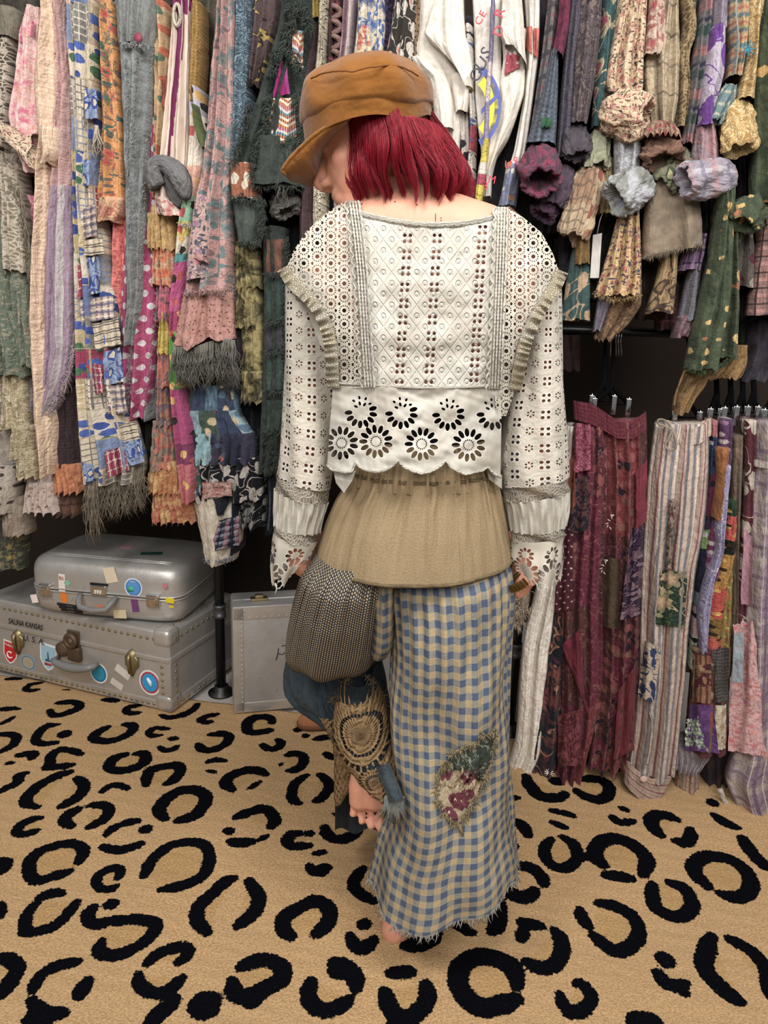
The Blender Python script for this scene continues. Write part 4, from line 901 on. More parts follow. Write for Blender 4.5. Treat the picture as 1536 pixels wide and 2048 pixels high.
t.sheet('leg', [(95, 243, 308), (150, 246, 302), (220, 250, 300), (300, 256, 295), (400, 260, 291), (500, 262, 285), (600, 264, 281), (690, 262, 271)], mgo, off=-.245, nf=2.2, af=.014)
t.sheet('bib', [(-40, 231, 312), (30, 234, 314), (60, 238, 313), (96, 243, 308)], fab('splat', '878b88', ('a85a7c', '7a3a5c'), s=.05, dens=.35), off=-.24, nf=3, af=.014)
for i, pth in enumerate([[(276, 100), (272, 180), (268, 270), (264, 330)], [(306, 100), (300, 200), (294, 300), (289, 400), (284, 520), (280, 620)], [(254, 120), (258, 300), (262, 480)], [(246, 90), (275, 88), (306, 96)]]): t.tuft('frayed_seam', pth, fab('plain', 'a9adac', '6a6e70'), off=-.288, n=110, L=.009, wide=5, seed=i)
mb = MB(); mb.lathe([(.011, 0), (.011, .003), (.006, .006), (0, .006)], rk(277, 76, -.292), -RN, 14); mb.build('button', flatm('8a3a50'), t.root)
t = left('dotted_dress', 'magenta dress with white polka dots hanging behind the grey overalls', 'dress')
mdot = fab('dots', 'b0386e', 'd9d2d4', per=.034, r=.27)
t.sheet('body', [(60, 302, 316), (150, 300, 317), (230, 298, 318), (320, 288, 320), (400, 262, 324), (500, 246, 326), (600, 240, 320), (700, 240, 314), (780, 246, 306), (835, 250, 296)], mdot, off=-.20, nf=3, af=.018, us=1.3)
for i, pth in enumerate([[(262, 690), (256, 780), (256, 826)], [(318, 300), (322, 420), (320, 560), (304, 700), (290, 810)]]): t.tuft('frayed_seam', pth, fab('plain', '9a9c9f', '75777c'), off=-.245, n=80, L=.009, wide=5, seed=i+9)
one('denim_skirt', 'pale grey denim skirt edge beside the polka dot hem', 'skirt', [(600, 312, 330), (700, 300, 328), (790, 285, 322), (838, 290, 315)], fab('plain', '8f9294', '777a7e'), off=-.17, nf=1.5, group=GL)
one('flame_print_shirt', 'olive shirt sleeve with flame orange print between the overalls and striped dress', 'shirt', [(8, 314, 336), (100, 318, 344), (200, 318, 342), (300, 318, 336), (400, 316, 332)], fab('bands', [(0, '6c6a4c'), (.3, 'cf8436'), (.5, '9c9a70'), (.65, '7d7a5c'), (.85, 'c9a87c')], over=('c0603c', '5c7a64')), off=-.20, nf=2, group=GL).patch('pocket', [(324, 158), (337, 158), (334, 214), (325, 214)], fab('plain', 'b0503c', '8f3f30'), off=-.245)
# striped dress and neighbours
t = left('striped_dress', 'sleeveless cream dress with wine stripes and pin lines, white bound armhole', 'dress')
g = G('wine_striped_cotton'); wob = g.noise(10, 1)*.01; x = g.u-(g.u*0)+wob
lin = ((g.u/.012+wob*30).fr()).lt(.14); pn = g.noise(3, 1)
g2 = (g.u*1.0).fr()
k = g.mix(lin, 'd8c6b6', '8f7f82'); k = g.mix(g.attr('wine').sm(.35, .65), k, g.mix(lin*.8, '6e2f52', 'cdbdb4'))
m_wine = g.done(k, bump=g.noise(1, 3, vec=g.vec(g.u*26, g.v*7)), bs=.9, dist=.012, rough=.9, spec=.1)
o = t.sheet('body', [(4, 348, 385), (60, 349, 385), (100, 346, 384), (160, 341, 382), (240, 333, 379), (320, 323, 378), (400, 314, 372), (432, 316, 368)], m_wine, off=-.23, nf=3, af=.014, us=1.1)
at = o.data.attributes.new('wine', 'FLOAT', 'POINT'); n = len(o.data.vertices); uvv = np.zeros(n)
nu_ = int(max(14, min(70, (372-314)/2.2+8)));
pc = np.array([v.co[:] for v in o.data.vertices])
for i in range(n):
    q = pc[i]-cC; X_ = 768+F_PX*(q@cR)/(q@cF); Y_ = 1024-F_PX*(q@cU)/(q@cF); xl = np.interp(Y_, [60, 430], [349, 314]); xr = np.interp(Y_, [60, 430], [385, 372])
    f_ = (X_-xl)/(xr-xl); uvv[i] = 1.0 if (f_ > .18 and f_ < .62-.0011*Y_) or Y_ < 26 else 0.0
at.data.foreach_set('value', uvv)
mb = MB(); th = np.linspace(0, 2*np.pi, 24); mb.tube([rk(354+7*math.cos(q), 30+22*math.sin(q), -.272) for q in th], .0045, 6, cap=False); mb.build('armhole_binding', m_cream, t.root)
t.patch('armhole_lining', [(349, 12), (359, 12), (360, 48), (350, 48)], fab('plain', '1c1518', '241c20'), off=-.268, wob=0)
t.sheet('hem_cuff', [(398, 313, 346), (415, 314, 360), (434, 317, 372)], fab('floral', 'd9c8b8', ('b34a48',), leaf='c07068', s=.03), off=-.25, nf=1, af=.008)
one('knit_vest', 'mustard brown looped knit trim vest beside the striped dress', 'vest', [(6, 387, 402), (40, 384, 404), (120, 382, 403), (205, 380, 397)], fab('knit', 'b58a3c', '7a5a24', s=.008), off=-.245, nf=.6, af=.004, bulge=.02, group=GL)
t = left('sweatshirt_sleeve', 'rolled heather grey sweatshirt sleeve curling in front of the striped dress', 'sweatshirt')
mgs = fab('plain', '858587', '6c6c6e', wr=2.0)
t.roll('rolled_cuff', [(316, 374), (307, 356), (306, 338), (318, 326), (334, 328), (350, 342), (362, 362), (370, 384), (372, 398)], [15, 17, 17, 15, 17, 20, 20, 16, 8], mgs, off=-.29)
t.roll('sleeve', [(322, 340), (336, 356), (346, 376), (354, 398), (364, 410)], [9, 13, 15, 14, 8], fab('plain', '5f5f62', '6c6c6e'), off=-.265, seed=6)
t = left('printed_dress', 'long dress in bands of white floral, mint, yellow, magenta and green beside the pink jacket', 'dress')
t.hang('body', [(180, 386, 404), (260, 383, 418), (330, 380, 412), (400, 372, 398), (440, 364, 392), (520, 356, 384), (600, 346, 372), (700, 345, 368), (780, 346, 370), (860, 352, 385), (940, 360, 395), (1000, 372, 392)], fab('bands', [(0, 'b8b4c4'), (.06, 'e2d6c4'), (.17, 'd8a890'), (.24, '8fc0a0'), (.30, 'cfc05a'), (.335, 'ddd4c0'), (.37, '5a9a9c'), (.39, 'c04888'), (.51, '9c2c60'), (.56, '5aa03c'), (.66, '4c8c30'), (.70, 'a83870'), (.84, '82355c'), (.9, 'c0606c')], over=('33302c', 'e0b060', 'c0504c')), off=-.235, nf=1.5, af=.012)
t.sheet('green_lapel', [(215, 393, 400), (260, 396, 408), (290, 405, 419), (300, 412, 420)], fab('plain', '4c5a34', '5f6c40'), off=-.26, nf=.5, af=.003)
t.tuft('frayed_edge', [(360, 448), (388, 452)], m_cream, off=-.27, n=40, L=.008)
t = left('tiered_skirt', 'narrow tiered patchwork skirt in rust, red and yellow beside the polka dot dress', 'skirt')
TS = [(415, 502, 302, 350, ('b89a64', 'c9a060')), (490, 575, 308, 352, ('b05a3c', 'd06a3c', 'c9b08c')), (560, 640, 318, 350, ('b84a5c', '6a6460', 'd0647c')), (625, 705, 322, 348, ('cdb23c', 'b89a2c', 'd8c060')), (690, 775, 320, 346, ('b05a50', '8c7a80', 'c8705c')), (760, 850, 318, 346, ('8f8488', 'b8785c', '726a74')), (840, 935, 306, 352, ('b0606c', '7c8a78', 'c86c58')), (920, 985, 298, 374, ('c99a54', 'd8b070', 'b8703c')), (968, 1045, 306, 392, ('c48a4c', 'b0503c', 'd0a868'))]
for i, (y0, y1, a, b, cs) in enumerate(TS): t.ruffle('tier', [(y0, a+4, b-4), ((y0+y1)/2, a, b), (y1, a-2, b+2)], fab('tie', cs+(cs[0],), s=.035), off=-.19+.004*(len(TS)-i)*-1, jag=3)
t = left('olive_skirt', 'mustard ruffled skirt between the striped dress hem and the pink jacket', 'skirt')
t.ruffle('tier', [(428, 298, 348), (470, 296, 352), (492, 296, 350)], fab('tie', ('a8935c', 'c9b37a', 'b58a54'), s=.05), off=-.215)
# pink and teal jacket
t = left('floral_jacket', 'long dusty pink jacket printed with teal leaves, eyelet hem band and grey fringe', 'jacket')
mfj = fab('floral', 'c99a94', ('72888a', '6a8084', '7f8f92', 'b98a92'), leaf='6d8688', s=.075, r=.42, pet=.2, line='8d6f70')
t.sheet('body', [(-40, 442, 470), (60, 436, 471), (150, 426, 472), (250, 418, 472), (330, 410, 470), (400, 396, 467), (480, 386, 465), (540, 378, 464), (592, 370, 462)], mfj, off=-.25, nf=2.8, af=.022, us=1.35)
t.sheet('side_panel', [(395, 396, 420), (470, 384, 422), (560, 376, 418)], fab('floral', 'cfa9a2', ('8a6a98', 'd97a84', '5c6470'), leaf='4f5a60', s=.045, r=.3), off=-.285, nf=.8, af=.006)
t.patch('pocket_flap', [(378, 500), (420, 515), (418, 528), (377, 512)], fab('plain', 'bd8f8a', 'a87c7a'), off=-.318)
t.ruffle('hem_band', [(584, 368, 463), (640, 357, 466), (694, 347, 468)], fab('eyelet', 'c08a7e', '7a4f48', s=.016, r=.15), off=-.262, nf=2.3, af=.022, slant=([0, 0], [0, 4, -18, -12]))
t.tuft('band_frill', [(370, 588), (420, 584), (463, 580)], fab('plain', 'a87c74', '8f6660'), off=-.305, n=90, L=.010)
t.fringe('fringe', [(348, 694), (400, 690), (440, 676), (468, 680)], (40, 95), m_fr_grey, off=-.275, n=130, r=.0024, wav=.03)
one('floral_slip', 'pale lilac floral slip with fringed hem behind the pink eyelet band', 'dress', [(430, 458, 476), (560, 458, 478), (640, 454, 479), (700, 446, 478), (745, 440, 479)], fab('floral', 'a9939c', ('c25a5c', '7a6a84'), leaf='5c6a60', s=.045, r=.3), off=-.205, nf=1.5, group=GL).fringe('fringe', [(440, 742), (478, 738)], (22, 50), m_fr_grey, off=-.23, n=36)
one('paisley_shirt', 'slate blue paisley shirt sleeve right of the pink leaf jacket', 'shirt', [(-30, 480, 510), (60, 476, 509), (150, 474, 508), (240, 472, 502), (340, 470, 494)], fab('paisley', '4d6070', '7d95a2', s=.03, third='34424e'), off=-.22, nf=1.6, group=GL)
one('damask_shirt', 'brown shirt with mustard damask print beside the slate paisley sleeve', 'shirt', [(-40, 512, 560), (40, 508, 558), (110, 507, 542), (180, 507, 522)], fab('damask', '5d4c4c', 'b39a4c', s=.07, thr=.55, third='3c3032'), off=-.215, nf=3, group=GL)
# shaggy green jacket
t = left('patchwork_jacket', 'dark green shaggy patchwork jacket with tribal woven patches left of the cap', 'jacket')
mgr = fab('plain', '414a45', '2f3733', wr=1.5); msh = fab('plain', '3f4842', '5c665d')
t.sheet('body', [(-30, 572, 626), (60, 556, 622), (120, 540, 612), (180, 520, 608), (230, 502, 606), (290, 480, 604), (335, 468, 602)], mgr, off=-.255, nf=2.5, af=.02, deep=.1)
t.sheet('front_panel', [(278, 515, 602), (320, 512, 602), (372, 506, 604)], fab('plain', '47504a', '39423d', wr=1.4), off=-.285, nf=1.5, af=.012)
t.sheet('lower_cuff', [(330, 464, 512), (372, 464, 516), (400, 466, 520)], fab('bands', [(0, '9a5a50'), (.35, '6a7a64'), (.6, '9c5a3c')], over=('d8cdb8',)), off=-.275, nf=1, af=.008)
t.sheet('pocket', [(396, 468, 524), (440, 472, 524), (488, 482, 512)], fab('plain', '57605a', '434d48'), off=-.265, nf=1, af=.006)
g = G('tribal_weave'); zz = ((g.u/.035).fr()-.5).ab(); q = (g.v/.05+zz*.5).fr()
k = g.pick(q, ('c9c0b2', '94501f', 'c4baac', '8c4620', '2a6478', 'b8ada2', '9a5570', 'a05c2c')); m_trib = g.done(g.mix((g.u/.004).fr().lt(.25)*.4, k, 'efe6d8'), rough=.9, bump=g.noise(300, 2), bs=.5, dist=.004, spec=.1)
g = G('lime_stripe'); k = g.pick((g.u/.07).fr(), ('8c2464', '93407c', '7c9826', '688220', '34423c', '8c2464')); m_lime = g.done(g.mix((g.v/.004).fr().lt(.4)*.35, k, '55404c'), rough=.9, spec=.1)
t.patch('woven_patch', [(547, 195), (588, 196), (594, 285), (528, 290)], m_trib, off=-.318); t.patch('striped_patch', [(560, 122), (572, 125), (580, 188), (546, 194)], m_lime, off=-.316)
t.patch('woven_patch', [(584, 58), (606, 62), (606, 140), (584, 128)], m_trib, off=-.315, seed=4)
for i, pth in enumerate([[(600, 0), (580, 60), (560, 110), (540, 150)], [(545, 110), (580, 100), (606, 150)], [(540, 196), (526, 285), (520, 300)], [(590, 190), (604, 230), (603, 290)], [(520, 292), (560, 288), (600, 286)], [(512, 290), (508, 340), (508, 372), (550, 368), (600, 374)], [(500, 210), (490, 250), (478, 300), (466, 330)], [(466, 395), (500, 400), (522, 396), (526, 440), (514, 488), (482, 486)], [(575, 20), (606, 10), (622, 60)]]): t.tuft('shaggy_seam', pth, msh, off=-.305, n=130, L=.016, r=.0026, wide=9, seed=i+20)
t.fringe('loose_threads', [(556, 372), (575, 372)], (20, 45), m_fr_grey, off=-.3, n=7, r=.001)
one('marbled_shirt', 'rolled cuff of a black and white marbled shirt just left of the face', 'shirt', [(330, 545, 600), (380, 545, 610), (400, 548, 612)], fab('tie', ('28282a', '3c3c40', '8a8884'), s=.05), off=-.17, nf=2, group=GL).cuff('cuff', 568, 405, 28, 24, fab('tie', ('2c2c2e', 'a8a6a2', '5f5e5c', 'cfccc6'), s=.03), ang=35, tilt=20, off=-.22)
t = left('marbled_sleeve', 'pale grey marbled sleeve end hanging under the cap visor', 'shirt'); t.cuff('cuff', 605, 402, 17, 24, fab('tie', ('9a9a9c', 'c4c4c8', '6a6a70'), s=.03), ang=-5, tilt=10, off=-.2)
t = left('shaggy_dress', 'dark green dress of raw edged squares hanging by the left lace sleeve', 'dress')
t.sheet('body', [(455, 528, 570), (560, 530, 576), (640, 530, 580), (740, 528, 582), (840, 524, 578), (945, 520, 560)], mgr, off=-.20, nf=1.6, af=.014)
for i, (y0, y1, c, c2) in enumerate([(478, 545, '6a4a40', '8a5a44'), (552, 640, '3f5450', '34463f'), (648, 700, '3a3a40', '4c4c52'), (708, 780, '42544f', '36463f'), (800, 860, '3c4c46', '303c38')]):
    t.patch('patch', [(533, y0), (566, y0), (566, y1), (533, y1)], fab('plain', c, c2), off=-.248, seed=i); t.tuft('shaggy_seam', [(530, y1+4), (570, y1+4), (575, y0)], msh, off=-.25, n=80, L=.014, r=.0024, wide=7, seed=i+50)
t.tuft('shaggy_seam', [(528, 860), (540, 900), (556, 938), (530, 940)], msh, off=-.24, n=120, L=.016, r=.0024, wide=9, seed=77)
t = left('olive_dress', 'olive tie dyed dress with three ruffles hanging beside the dark green dress', 'dress')
mol = fab('tie', ('8a7f4c', 'a89a62', '3f3a2c', '958a54'), s=.06)
t.sheet('body', [(470, 475, 516), (560, 478, 520), (640, 478, 528), (740, 486, 528), (800, 488, 526)], mol, off=-.195, nf=2, af=.012)
for y0, y1, a, b in ((485, 528, 472, 512), (520, 578, 473, 520), (566, 655, 474, 514), (742, 806, 484, 528)): t.ruffle('ruffle', [(y0, a+3, b-4), (y1, a-1, b+1)], mol, off=-.215)
one('velvet_shirt', 'black velvet shirt tail between the fringe and the olive ruffles', 'shirt', [(640, 476, 500), (700, 474, 500), (728, 474, 498)], fab('plain', '2e2a30', '3c363c'), off=-.18, nf=1, group=GL)
one('denim_shirt', 'charcoal denim shirt tail below the grey fringe', 'shirt', [(660, 430, 484), (740, 440, 486), (808, 442, 486)], fab('plain', '34383e', '434850'), off=-.17, nf=1.5, group=GL)
# tiered navy skirt
t = left('tiered_skirt', 'navy and sky blue patchwork skirt in three ruffled tiers below the grey fringe', 'skirt')
t.ruffle('tier', [(770, 384, 470), (830, 370, 480), (876, 362, 510)], fab('patch', .05, .2, ('8fa9b4', '3a4660', '5c7c90', '2c3246', '4a5c50', '6a7c88'), fl=('c8b48c', '5a7890', '8c3a50')), off=-.20, nf=6)
t.ruffle('tier', [(866, 368, 505), (900, 362, 512), (924, 362, 510)], fab('patch', .05, .2, ('2a2f40', '8fb4bc', '2c3044', '7c3a4c', '3c3c50', 'a04858'), fl=('5c7a4c', 'b0604c', '46506c')), off=-.21, nf=8)
t.ruffle('tier', [(914, 372, 518), (960, 366, 524), (1000, 368, 526)], fab('vine', '1d1d24', 'b8b0a8', s=.05), off=-.205, nf=6)
t.patch('hem_patch', [(404, 964), (462, 962), (464, 992), (406, 998)], fab('floral', 'b8918a', ('b0503c', 'd8b0a0'), leaf='8c6a60', s=.03), off=-.245)
t.patch('hem_patch', [(362, 940), (396, 930), (404, 975), (370, 985)], fab('vine', '1f5a48', 'b03a70', s=.03), off=-.246); t.patch('hem_patch', [(366, 978), (400, 970), (402, 990), (370, 998)], fab('stripes', '3a4858', [(.02, 0, .008, 'a8b0b4', .8)]), off=-.2465)
one('chevron_skirt', 'dark skirt with pale leaf stripes between the navy tiers and the lace sleeve', 'skirt', [(930, 480, 530), (1000, 482, 534), (1052, 476, 528)], fab('vine', '1f2026', '9a9a98', s=.035), off=-.17, nf=3, group=GL)
one('denim_jeans', 'black and dark blue striped skirt edge close to the left lace sleeve', 'skirt', [(930, 536, 566), (1000, 540, 566), (1050, 540, 560)], fab('stripes', '20242e', [(.02, 0, .006, '56607a', .7)]), off=-.165, nf=2, group=GL)
t = left('quilted_skirt', 'cream and navy patchwork skirt corner hanging lowest, beside the pipe leg', 'skirt')
t.sheet('body', [(985, 386, 474), (1030, 394, 480), (1080, 404, 480), (1122, 412, 470)], m_cream, off=-.20, nf=1.3, af=.012, jag=4)
mnv = fab('plain', '1d222c', '2a303c'); mpl2 = fab('plaid', '3a4358', [('u', .026, 0, .009, 'b07a88', .8), ('v', .026, 0, .009, 'a8b0bc', .55), ('u', .026, .5, .003, '14161c', .9), ('v', .026, .5, .003, '14161c', .9)])
t.patch('navy_patch', [(426, 996), (460, 998), (446, 1030), (436, 1032)], mnv, off=-.245); t.patch('plaid_patch', [(438, 1040), (478, 1030), (478, 1090), (420, 1104)], mpl2, off=-.247); t.tuft('frayed_edge', [(410, 1122), (440, 1124), (472, 1112)], fab('plain', '8a90a0', '6a7088'), off=-.24, n=70, L=.008)
t.sheet('navy_side', [(990, 460, 482), (1060, 466, 482), (1100, 462, 480)], mnv, off=-.19, nf=1)
# lower far left
t = left('lace_skirt', 'sage green lace skirt with gathered tier at the far left edge', 'skirt')
msg = fab('damask', '6d7a6a', '98937e', s=.018, thr=.5, third='5c6a5c')
t.ruffle('tier', [(440, -30, 40), (520, -30, 52), (640, -30, 62)], msg, off=-.21, nf=3, af=.02); t.ruffle('tier', [(622, -30, 42), (700, -30, 68), (752, -30, 62)], msg, off=-.225, nf=3.5, af=.022)
t.ruffle('side_tier', [(570, 40, 62), (680, 46, 72), (730, 50, 72)], msg, off=-.235, nf=1.5, af=.012)
t = left('lace_dress', 'ecru dress of scalloped lace tiers below the sage skirt', 'dress')
mec = fab('damask', 'cfc2a2', 'a59774', s=.012, thr=.48)
for y0, y1, a, b in ((745, 800, 2, 58), (790, 860, 6, 60), (850, 912, 26, 70), (900, 955, 38, 78)): t.ruffle('tier', [(y0, a+2, b-4), (y1, a, b)], mec, off=-.20-.00015*(y0-700), nf=3, jag=3)
one('linen_skirt', 'oatmeal linen skirt at the lower far left', 'skirt', [(760, -30, 20), (860, -30, 22), (950, -30, 40)], fab('plain', 'b9aba0', 'a39588'), off=-.17, nf=2, group=GL)
one('lavender_slip', 'pale lavender slip beside the peach gauze dress hem', 'dress', [(720, 56, 80), (800, 60, 84), (840, 62, 80)], fab('plain', '9d92a0', '8a8090'), off=-.165, nf=1.5, group=GL)
t = left('ruffled_skirt', 'blush skirt with dotted gathered ruffle under the ecru lace tiers', 'skirt')
mbl = fab('splat', 'c8b4aa', ('8a5a50', '9a7a68'), s=.012, dens=.35)
t.sheet('body', [(860, 55, 112), (930, 58, 112), (970, 60, 112)], mbl, off=-.18, nf=2.5); t.ruffle('ruffle', [(962, 58, 114), (1000, 52, 118), (1024, 50, 122)], mbl, off=-.20, nf=5)
one('eyelet_skirt', 'off white eyelet skirt hem at the lower left corner of the rack', 'skirt', [(930, -30, 32), (980, -30, 36), (1024, -30, 26)], fab('eyelet', 'bdb2a4', '4f4740', s=.03, r=.2), off=-.21, nf=2, group=GL, jag=8)
one('ruffled_petticoat', 'beige gathered petticoat hem hanging under the eyelet skirt', 'skirt', [(990, 8, 58), (1030, 10, 56), (1066, 12, 58)], fab('plain', 'a89886', '8f8070'), off=-.18, nf=6, af=.01, group=GL)
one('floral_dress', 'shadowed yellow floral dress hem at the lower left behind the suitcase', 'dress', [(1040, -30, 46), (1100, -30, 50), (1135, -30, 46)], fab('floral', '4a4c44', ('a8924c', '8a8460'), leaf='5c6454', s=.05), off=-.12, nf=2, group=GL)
# ---------------------------------------------------------------- garments above and behind the cap
GM = 'garments hanging behind the cap'
M = lambda n, l, c, rows, m, **k: one(n, l, c, rows, m, group=GM, **k)
M('knit_tunic', 'maroon and mustard knit tunic right of the shaggy green jacket', 'tunic', [(-20, 612, 643), (60, 608, 641), (130, 606, 640), (215, 604, 634), (520, 600, 640)], fab('gauze', '5c4448', '43343c', s=.006), off=-.20, nf=1.4).patch('mustard_yoke', [(612, -8), (642, -8), (640, 34), (610, 36)], fab('plain', 'a8922c', '8f7c24'), off=-.245)
M('paisley_scarf', 'narrow cream scarf with black swirling lines beside the maroon knit', 'scarf', [(-20, 642, 660), (60, 640, 656), (120, 636, 653), (160, 632, 650), (460, 628, 652)], fab('paisley', 'ccc0a4', '3c3834', s=.02), off=-.225, nf=.7, af=.005)
t = M('ruffle_blouse', 'dark red blouse with curling ruffled edges beside the cream swirl scarf', 'blouse', [(-20, 658, 690), (60, 656, 688), (140, 656, 682)], fab('floral', '4a2630', ('8c2c3c', 'a85060'), leaf='3c4038', s=.03), off=-.19, nf=2)
for i in range(4): t.roll('ruffle', [(664, 10+i*30), (676, 16+i*30), (684, 26+i*30), (672, 34+i*30), (664, 38+i*30)], [4, 5, 5, 5, 4], fab('plain', '9a7c70', '6c4a4a'), off=-.23, seed=i)
M('striped_shirt', 'mauve and cream striped shirt beside the ruffled red blouse', 'shirt', [(-20, 692, 714), (80, 685, 708), (160, 676, 700), (620, 668, 706)], fab('stripes', 'b29aa4', [(.03, 0, .008, '6a3a4c', .8), (.03, .5, .006, 'd8cbbc', .9)]), off=-.20, nf=1.5)
M('floral_blouse', 'blue and cream floral blouse with red flowers directly above the cap', 'blouse', [(-20, 718, 772), (50, 714, 776), (120, 706, 772), (640, 700, 780)], fab('floral', 'd8cdb4', ('2f4f98', '3a62a8', '28407c'), leaf='4a6ca8', s=.05, r=.44), off=-.23, nf=3, af=.018).patch('red_floral_panel', [(718, 52), (736, 50), (744, 112), (708, 118)], fab('floral', 'dcc9a0', ('b5303a', 'c0443c'), leaf='b8604c', s=.04), off=-.275)
M('lace_tunic', 'dark purple lace tunic right of the blue floral blouse', 'tunic', [(-20, 772, 794), (60, 768, 790), (130, 764, 786), (700, 764, 800)], fab('lace', '4c3a5c', '241c30', s=.012), off=-.20, nf=1.2)
M('vine_print_shirt', 'black shirt with white and coral curling vine print above the cap', 'shirt', [(-20, 792, 832), (60, 783, 830), (120, 770, 828), (150, 766, 826), (740, 770, 850)], fab('vine', '3c3733', 'd8cfc4', s=.042, third='c8705c'), off=-.23, nf=2)
M('lace_shirt', 'brown spotted mesh shirt between the vine print and the cream tee', 'shirt', [(-20, 830, 852), (60, 826, 848), (140, 822, 842), (780, 830, 880)], fab('eyelet', '8f7458', '3c2e24', s=.012, r=.2), off=-.19, nf=1.2)
# cream tees
GT = 'cream printed tees behind the red hair'
mte = fab('plain', 'f0e8da', 'e8dfd0', wr=.35); mte2 = fab('plain', 'e8e0d4', 'dcd3c6', wr=.35)
def Tee(n, l): return Garment(n, l, 'tee shirt', GT)
def letter(t, ch, px, py, size, m, off=-.27, rot=0, parent=None):
    sc = np.linalg.norm(rk(px+1, py, off)-rk(px, py, off)); R = math.radians(rot); up = np.array([0, 0, 1.0])
    ex = RE*math.cos(R)+up*math.sin(R); ey = up*math.cos(R)-RE*math.sin(R)
    return text('printed_letter', ch, size*sc*1.35, frame(rk(px, py, off), ex, ey), m, t.base(rk(px, py, off)), .001)
t = Tee('tee_shirt', 'plain cream tee shirt with drooping sleeve immediately right of the cap')
t.sheet('sleeve', [(-20, 880, 926), (30, 862, 928), (70, 853, 932), (105, 849, 940), (140, 868, 946), (178, 905, 946)], mte, off=-.255, nf=1.8, af=.007, bulge=.022, slant=([0, 0], [-72, -30, 0, 0]))
t.sheet('body', [(-10, 840, 885), (40, 838, 890), (90, 828, 905), (125, 824, 915), (150, 850, 925), (200, 866, 925), (240, 868, 924), (300, 880, 920), (350, 890, 916)], mte2, off=-.215, nf=1.7, af=.007, bulge=.022)
t.sheet('collar', [(118, 824, 850), (138, 834, 872), (160, 858, 896), (200, 866, 905), (260, 872, 908)], mte, off=-.245, nf=1.2, af=.007, bulge=.022)
t.sheet('sleeve_end', [(150, 900, 945), (180, 905, 947), (225, 912, 936)], mte, off=-.235, nf=1.3, af=.007, bulge=.022)
mrd = flatm('c2384a'); mbk = flatm('33303a'); mbu = flatm('4a559a'); myl = flatm('e3d23c')
t = Tee('tee_shirt', 'cream tee with yellow and blue ring emblem and black lettering right of the hair')
t.sheet('body', [(-20, 944, 1004), (60, 948, 1004), (120, 950, 1003), (190, 950, 1004), (250, 955, 1004), (300, 962, 996), (350, 962, 984), (395, 960, 982)], fab('plain', 'ebe4da', 'e0d8ce', wr=.35), off=-.235, nf=1.7, af=.007, bulge=.022)
t.hang('side_fold', [(60, 930, 948), (160, 936, 950), (260, 940, 956), (340, 936, 952), (410, 942, 956)], fab('bands', [(0, 'dcd4cc'), (.28, 'c9b83c'), (.36, 'dcd4cc'), (.55, 'b03a4a'), (.7, 'dcd4cc'), (.85, 'a83040')], over=('3c3844', '5a64a0')), off=-.215, nf=1)
for ang0, ang1, rr, wd, mm in ((-75, 75, (62, 66), .0075, mbu), (-62, 62, (48, 52), .014, myl)):
    mb = MB(); th = np.radians(np.linspace(ang0, ang1, 22)); pts = [rk(946+rr[0]*math.cos(q)*.8, 212-rr[1]*math.sin(q)*1.15, -.286) for q in th]
    for a_, b_ in zip(pts[:-1], pts[1:]): pass
    A_1 = np.array(pts); d_ = np.gradient(A_1, axis=0); nrm = np.cross(d_, RN); nrm /= np.linalg.norm(nrm, axis=1)[:, None]
    mb.grid(np.array([A_1+nrm*wd, A_1-nrm*wd])); mb.build('ring_print', mm, t.root, False)
mb = MB(); A_1 = np.array([rk(962, 224, -.287), rk(1000, 186, -.287)]); mb.grid(np.array([A_1+[0, 0, .006], A_1-[0, 0, .006]])); mb.build('ring_print', mbu, t.root, False)
for ch, x, y, s_, mm, ro in (('C', 958, 42, 15, mrd, 60), ('E', 966, 28, 15, mrd, 60), ('O', 953, 150, 24, mbk, 50), ('U', 963, 128, 24, mbk, 50), ('S', 972, 106, 24, mbk, 50), ('B', 970, 372, 15, mrd, -8), ('M', 984, 360, 15, mrd, -8)): letter(t, ch, x, y, s_, mm, off=-.288, rot=ro)
t = Garment('print_scarf', 'narrow strip printed yellow, lilac and red hanging between the two printed tees', 'scarf', GM)
t.hang('body', [(0, 982, 990), (100, 978, 986), (200, 970, 980), (290, 966, 977), (350, 955, 972), (400, 950, 964)], fab('bands', [(0, '8c84a8'), (.3, 'd8c8d0'), (.5, 'a098bc'), (.68, 'e0cc40'), (.8, 'e6dcd0'), (.86, 'b8405a'), (.92, 'e0cc40')]), off=-.285, nf=.7, af=.004, bulge=.012)
t = Tee('tee_shirt', 'cream tee with boxy sleeve and red block lettering, second from the dark plaid shirt')
t.sheet('body', [(60, 1002, 1052), (120, 1006, 1050), (165, 1000, 1050), (200, 1003, 1048), (250, 990, 1034), (300, 972, 1018), (355, 966, 988)], mte, off=-.245, nf=1.2, af=.007, bulge=.022, slant=([0, 0], [0, 0, -40]))
t.sheet('sleeve', [(-20, 1004, 1042), (40, 1002, 1048), (85, 1000, 1050), (112, 1010, 1054)], mte, off=-.275, nf=1.3, af=.007, bulge=.022, slant=([0, 0], [-22, -8, 20]))
t.patch('red_print', [(1012, 100), (1038, 112), (1040, 134), (1010, 150)], fab('splat', 'b04050', ('d8c8c8',), s=.02, dens=.5), off=-.296)
for ch, x, y in (('R', 1000, 26), ('D', 998, 62)): letter(t, ch, x, y, 20, mrd, off=-.305, rot=70)
t = Tee('tee_shirt', 'white tee with orange red blocks and small letters next to the dark plaid shirt')
t.sheet('body', [(-20, 1048, 1080), (60, 1052, 1079), (120, 1052, 1076), (200, 1046, 1066), (300, 1028, 1052), (360, 1010, 1040), (412, 998, 1032)], fab('plain', 'e8e2d8', 'dcd4ca', wr=.35), off=-.215, nf=1.6)
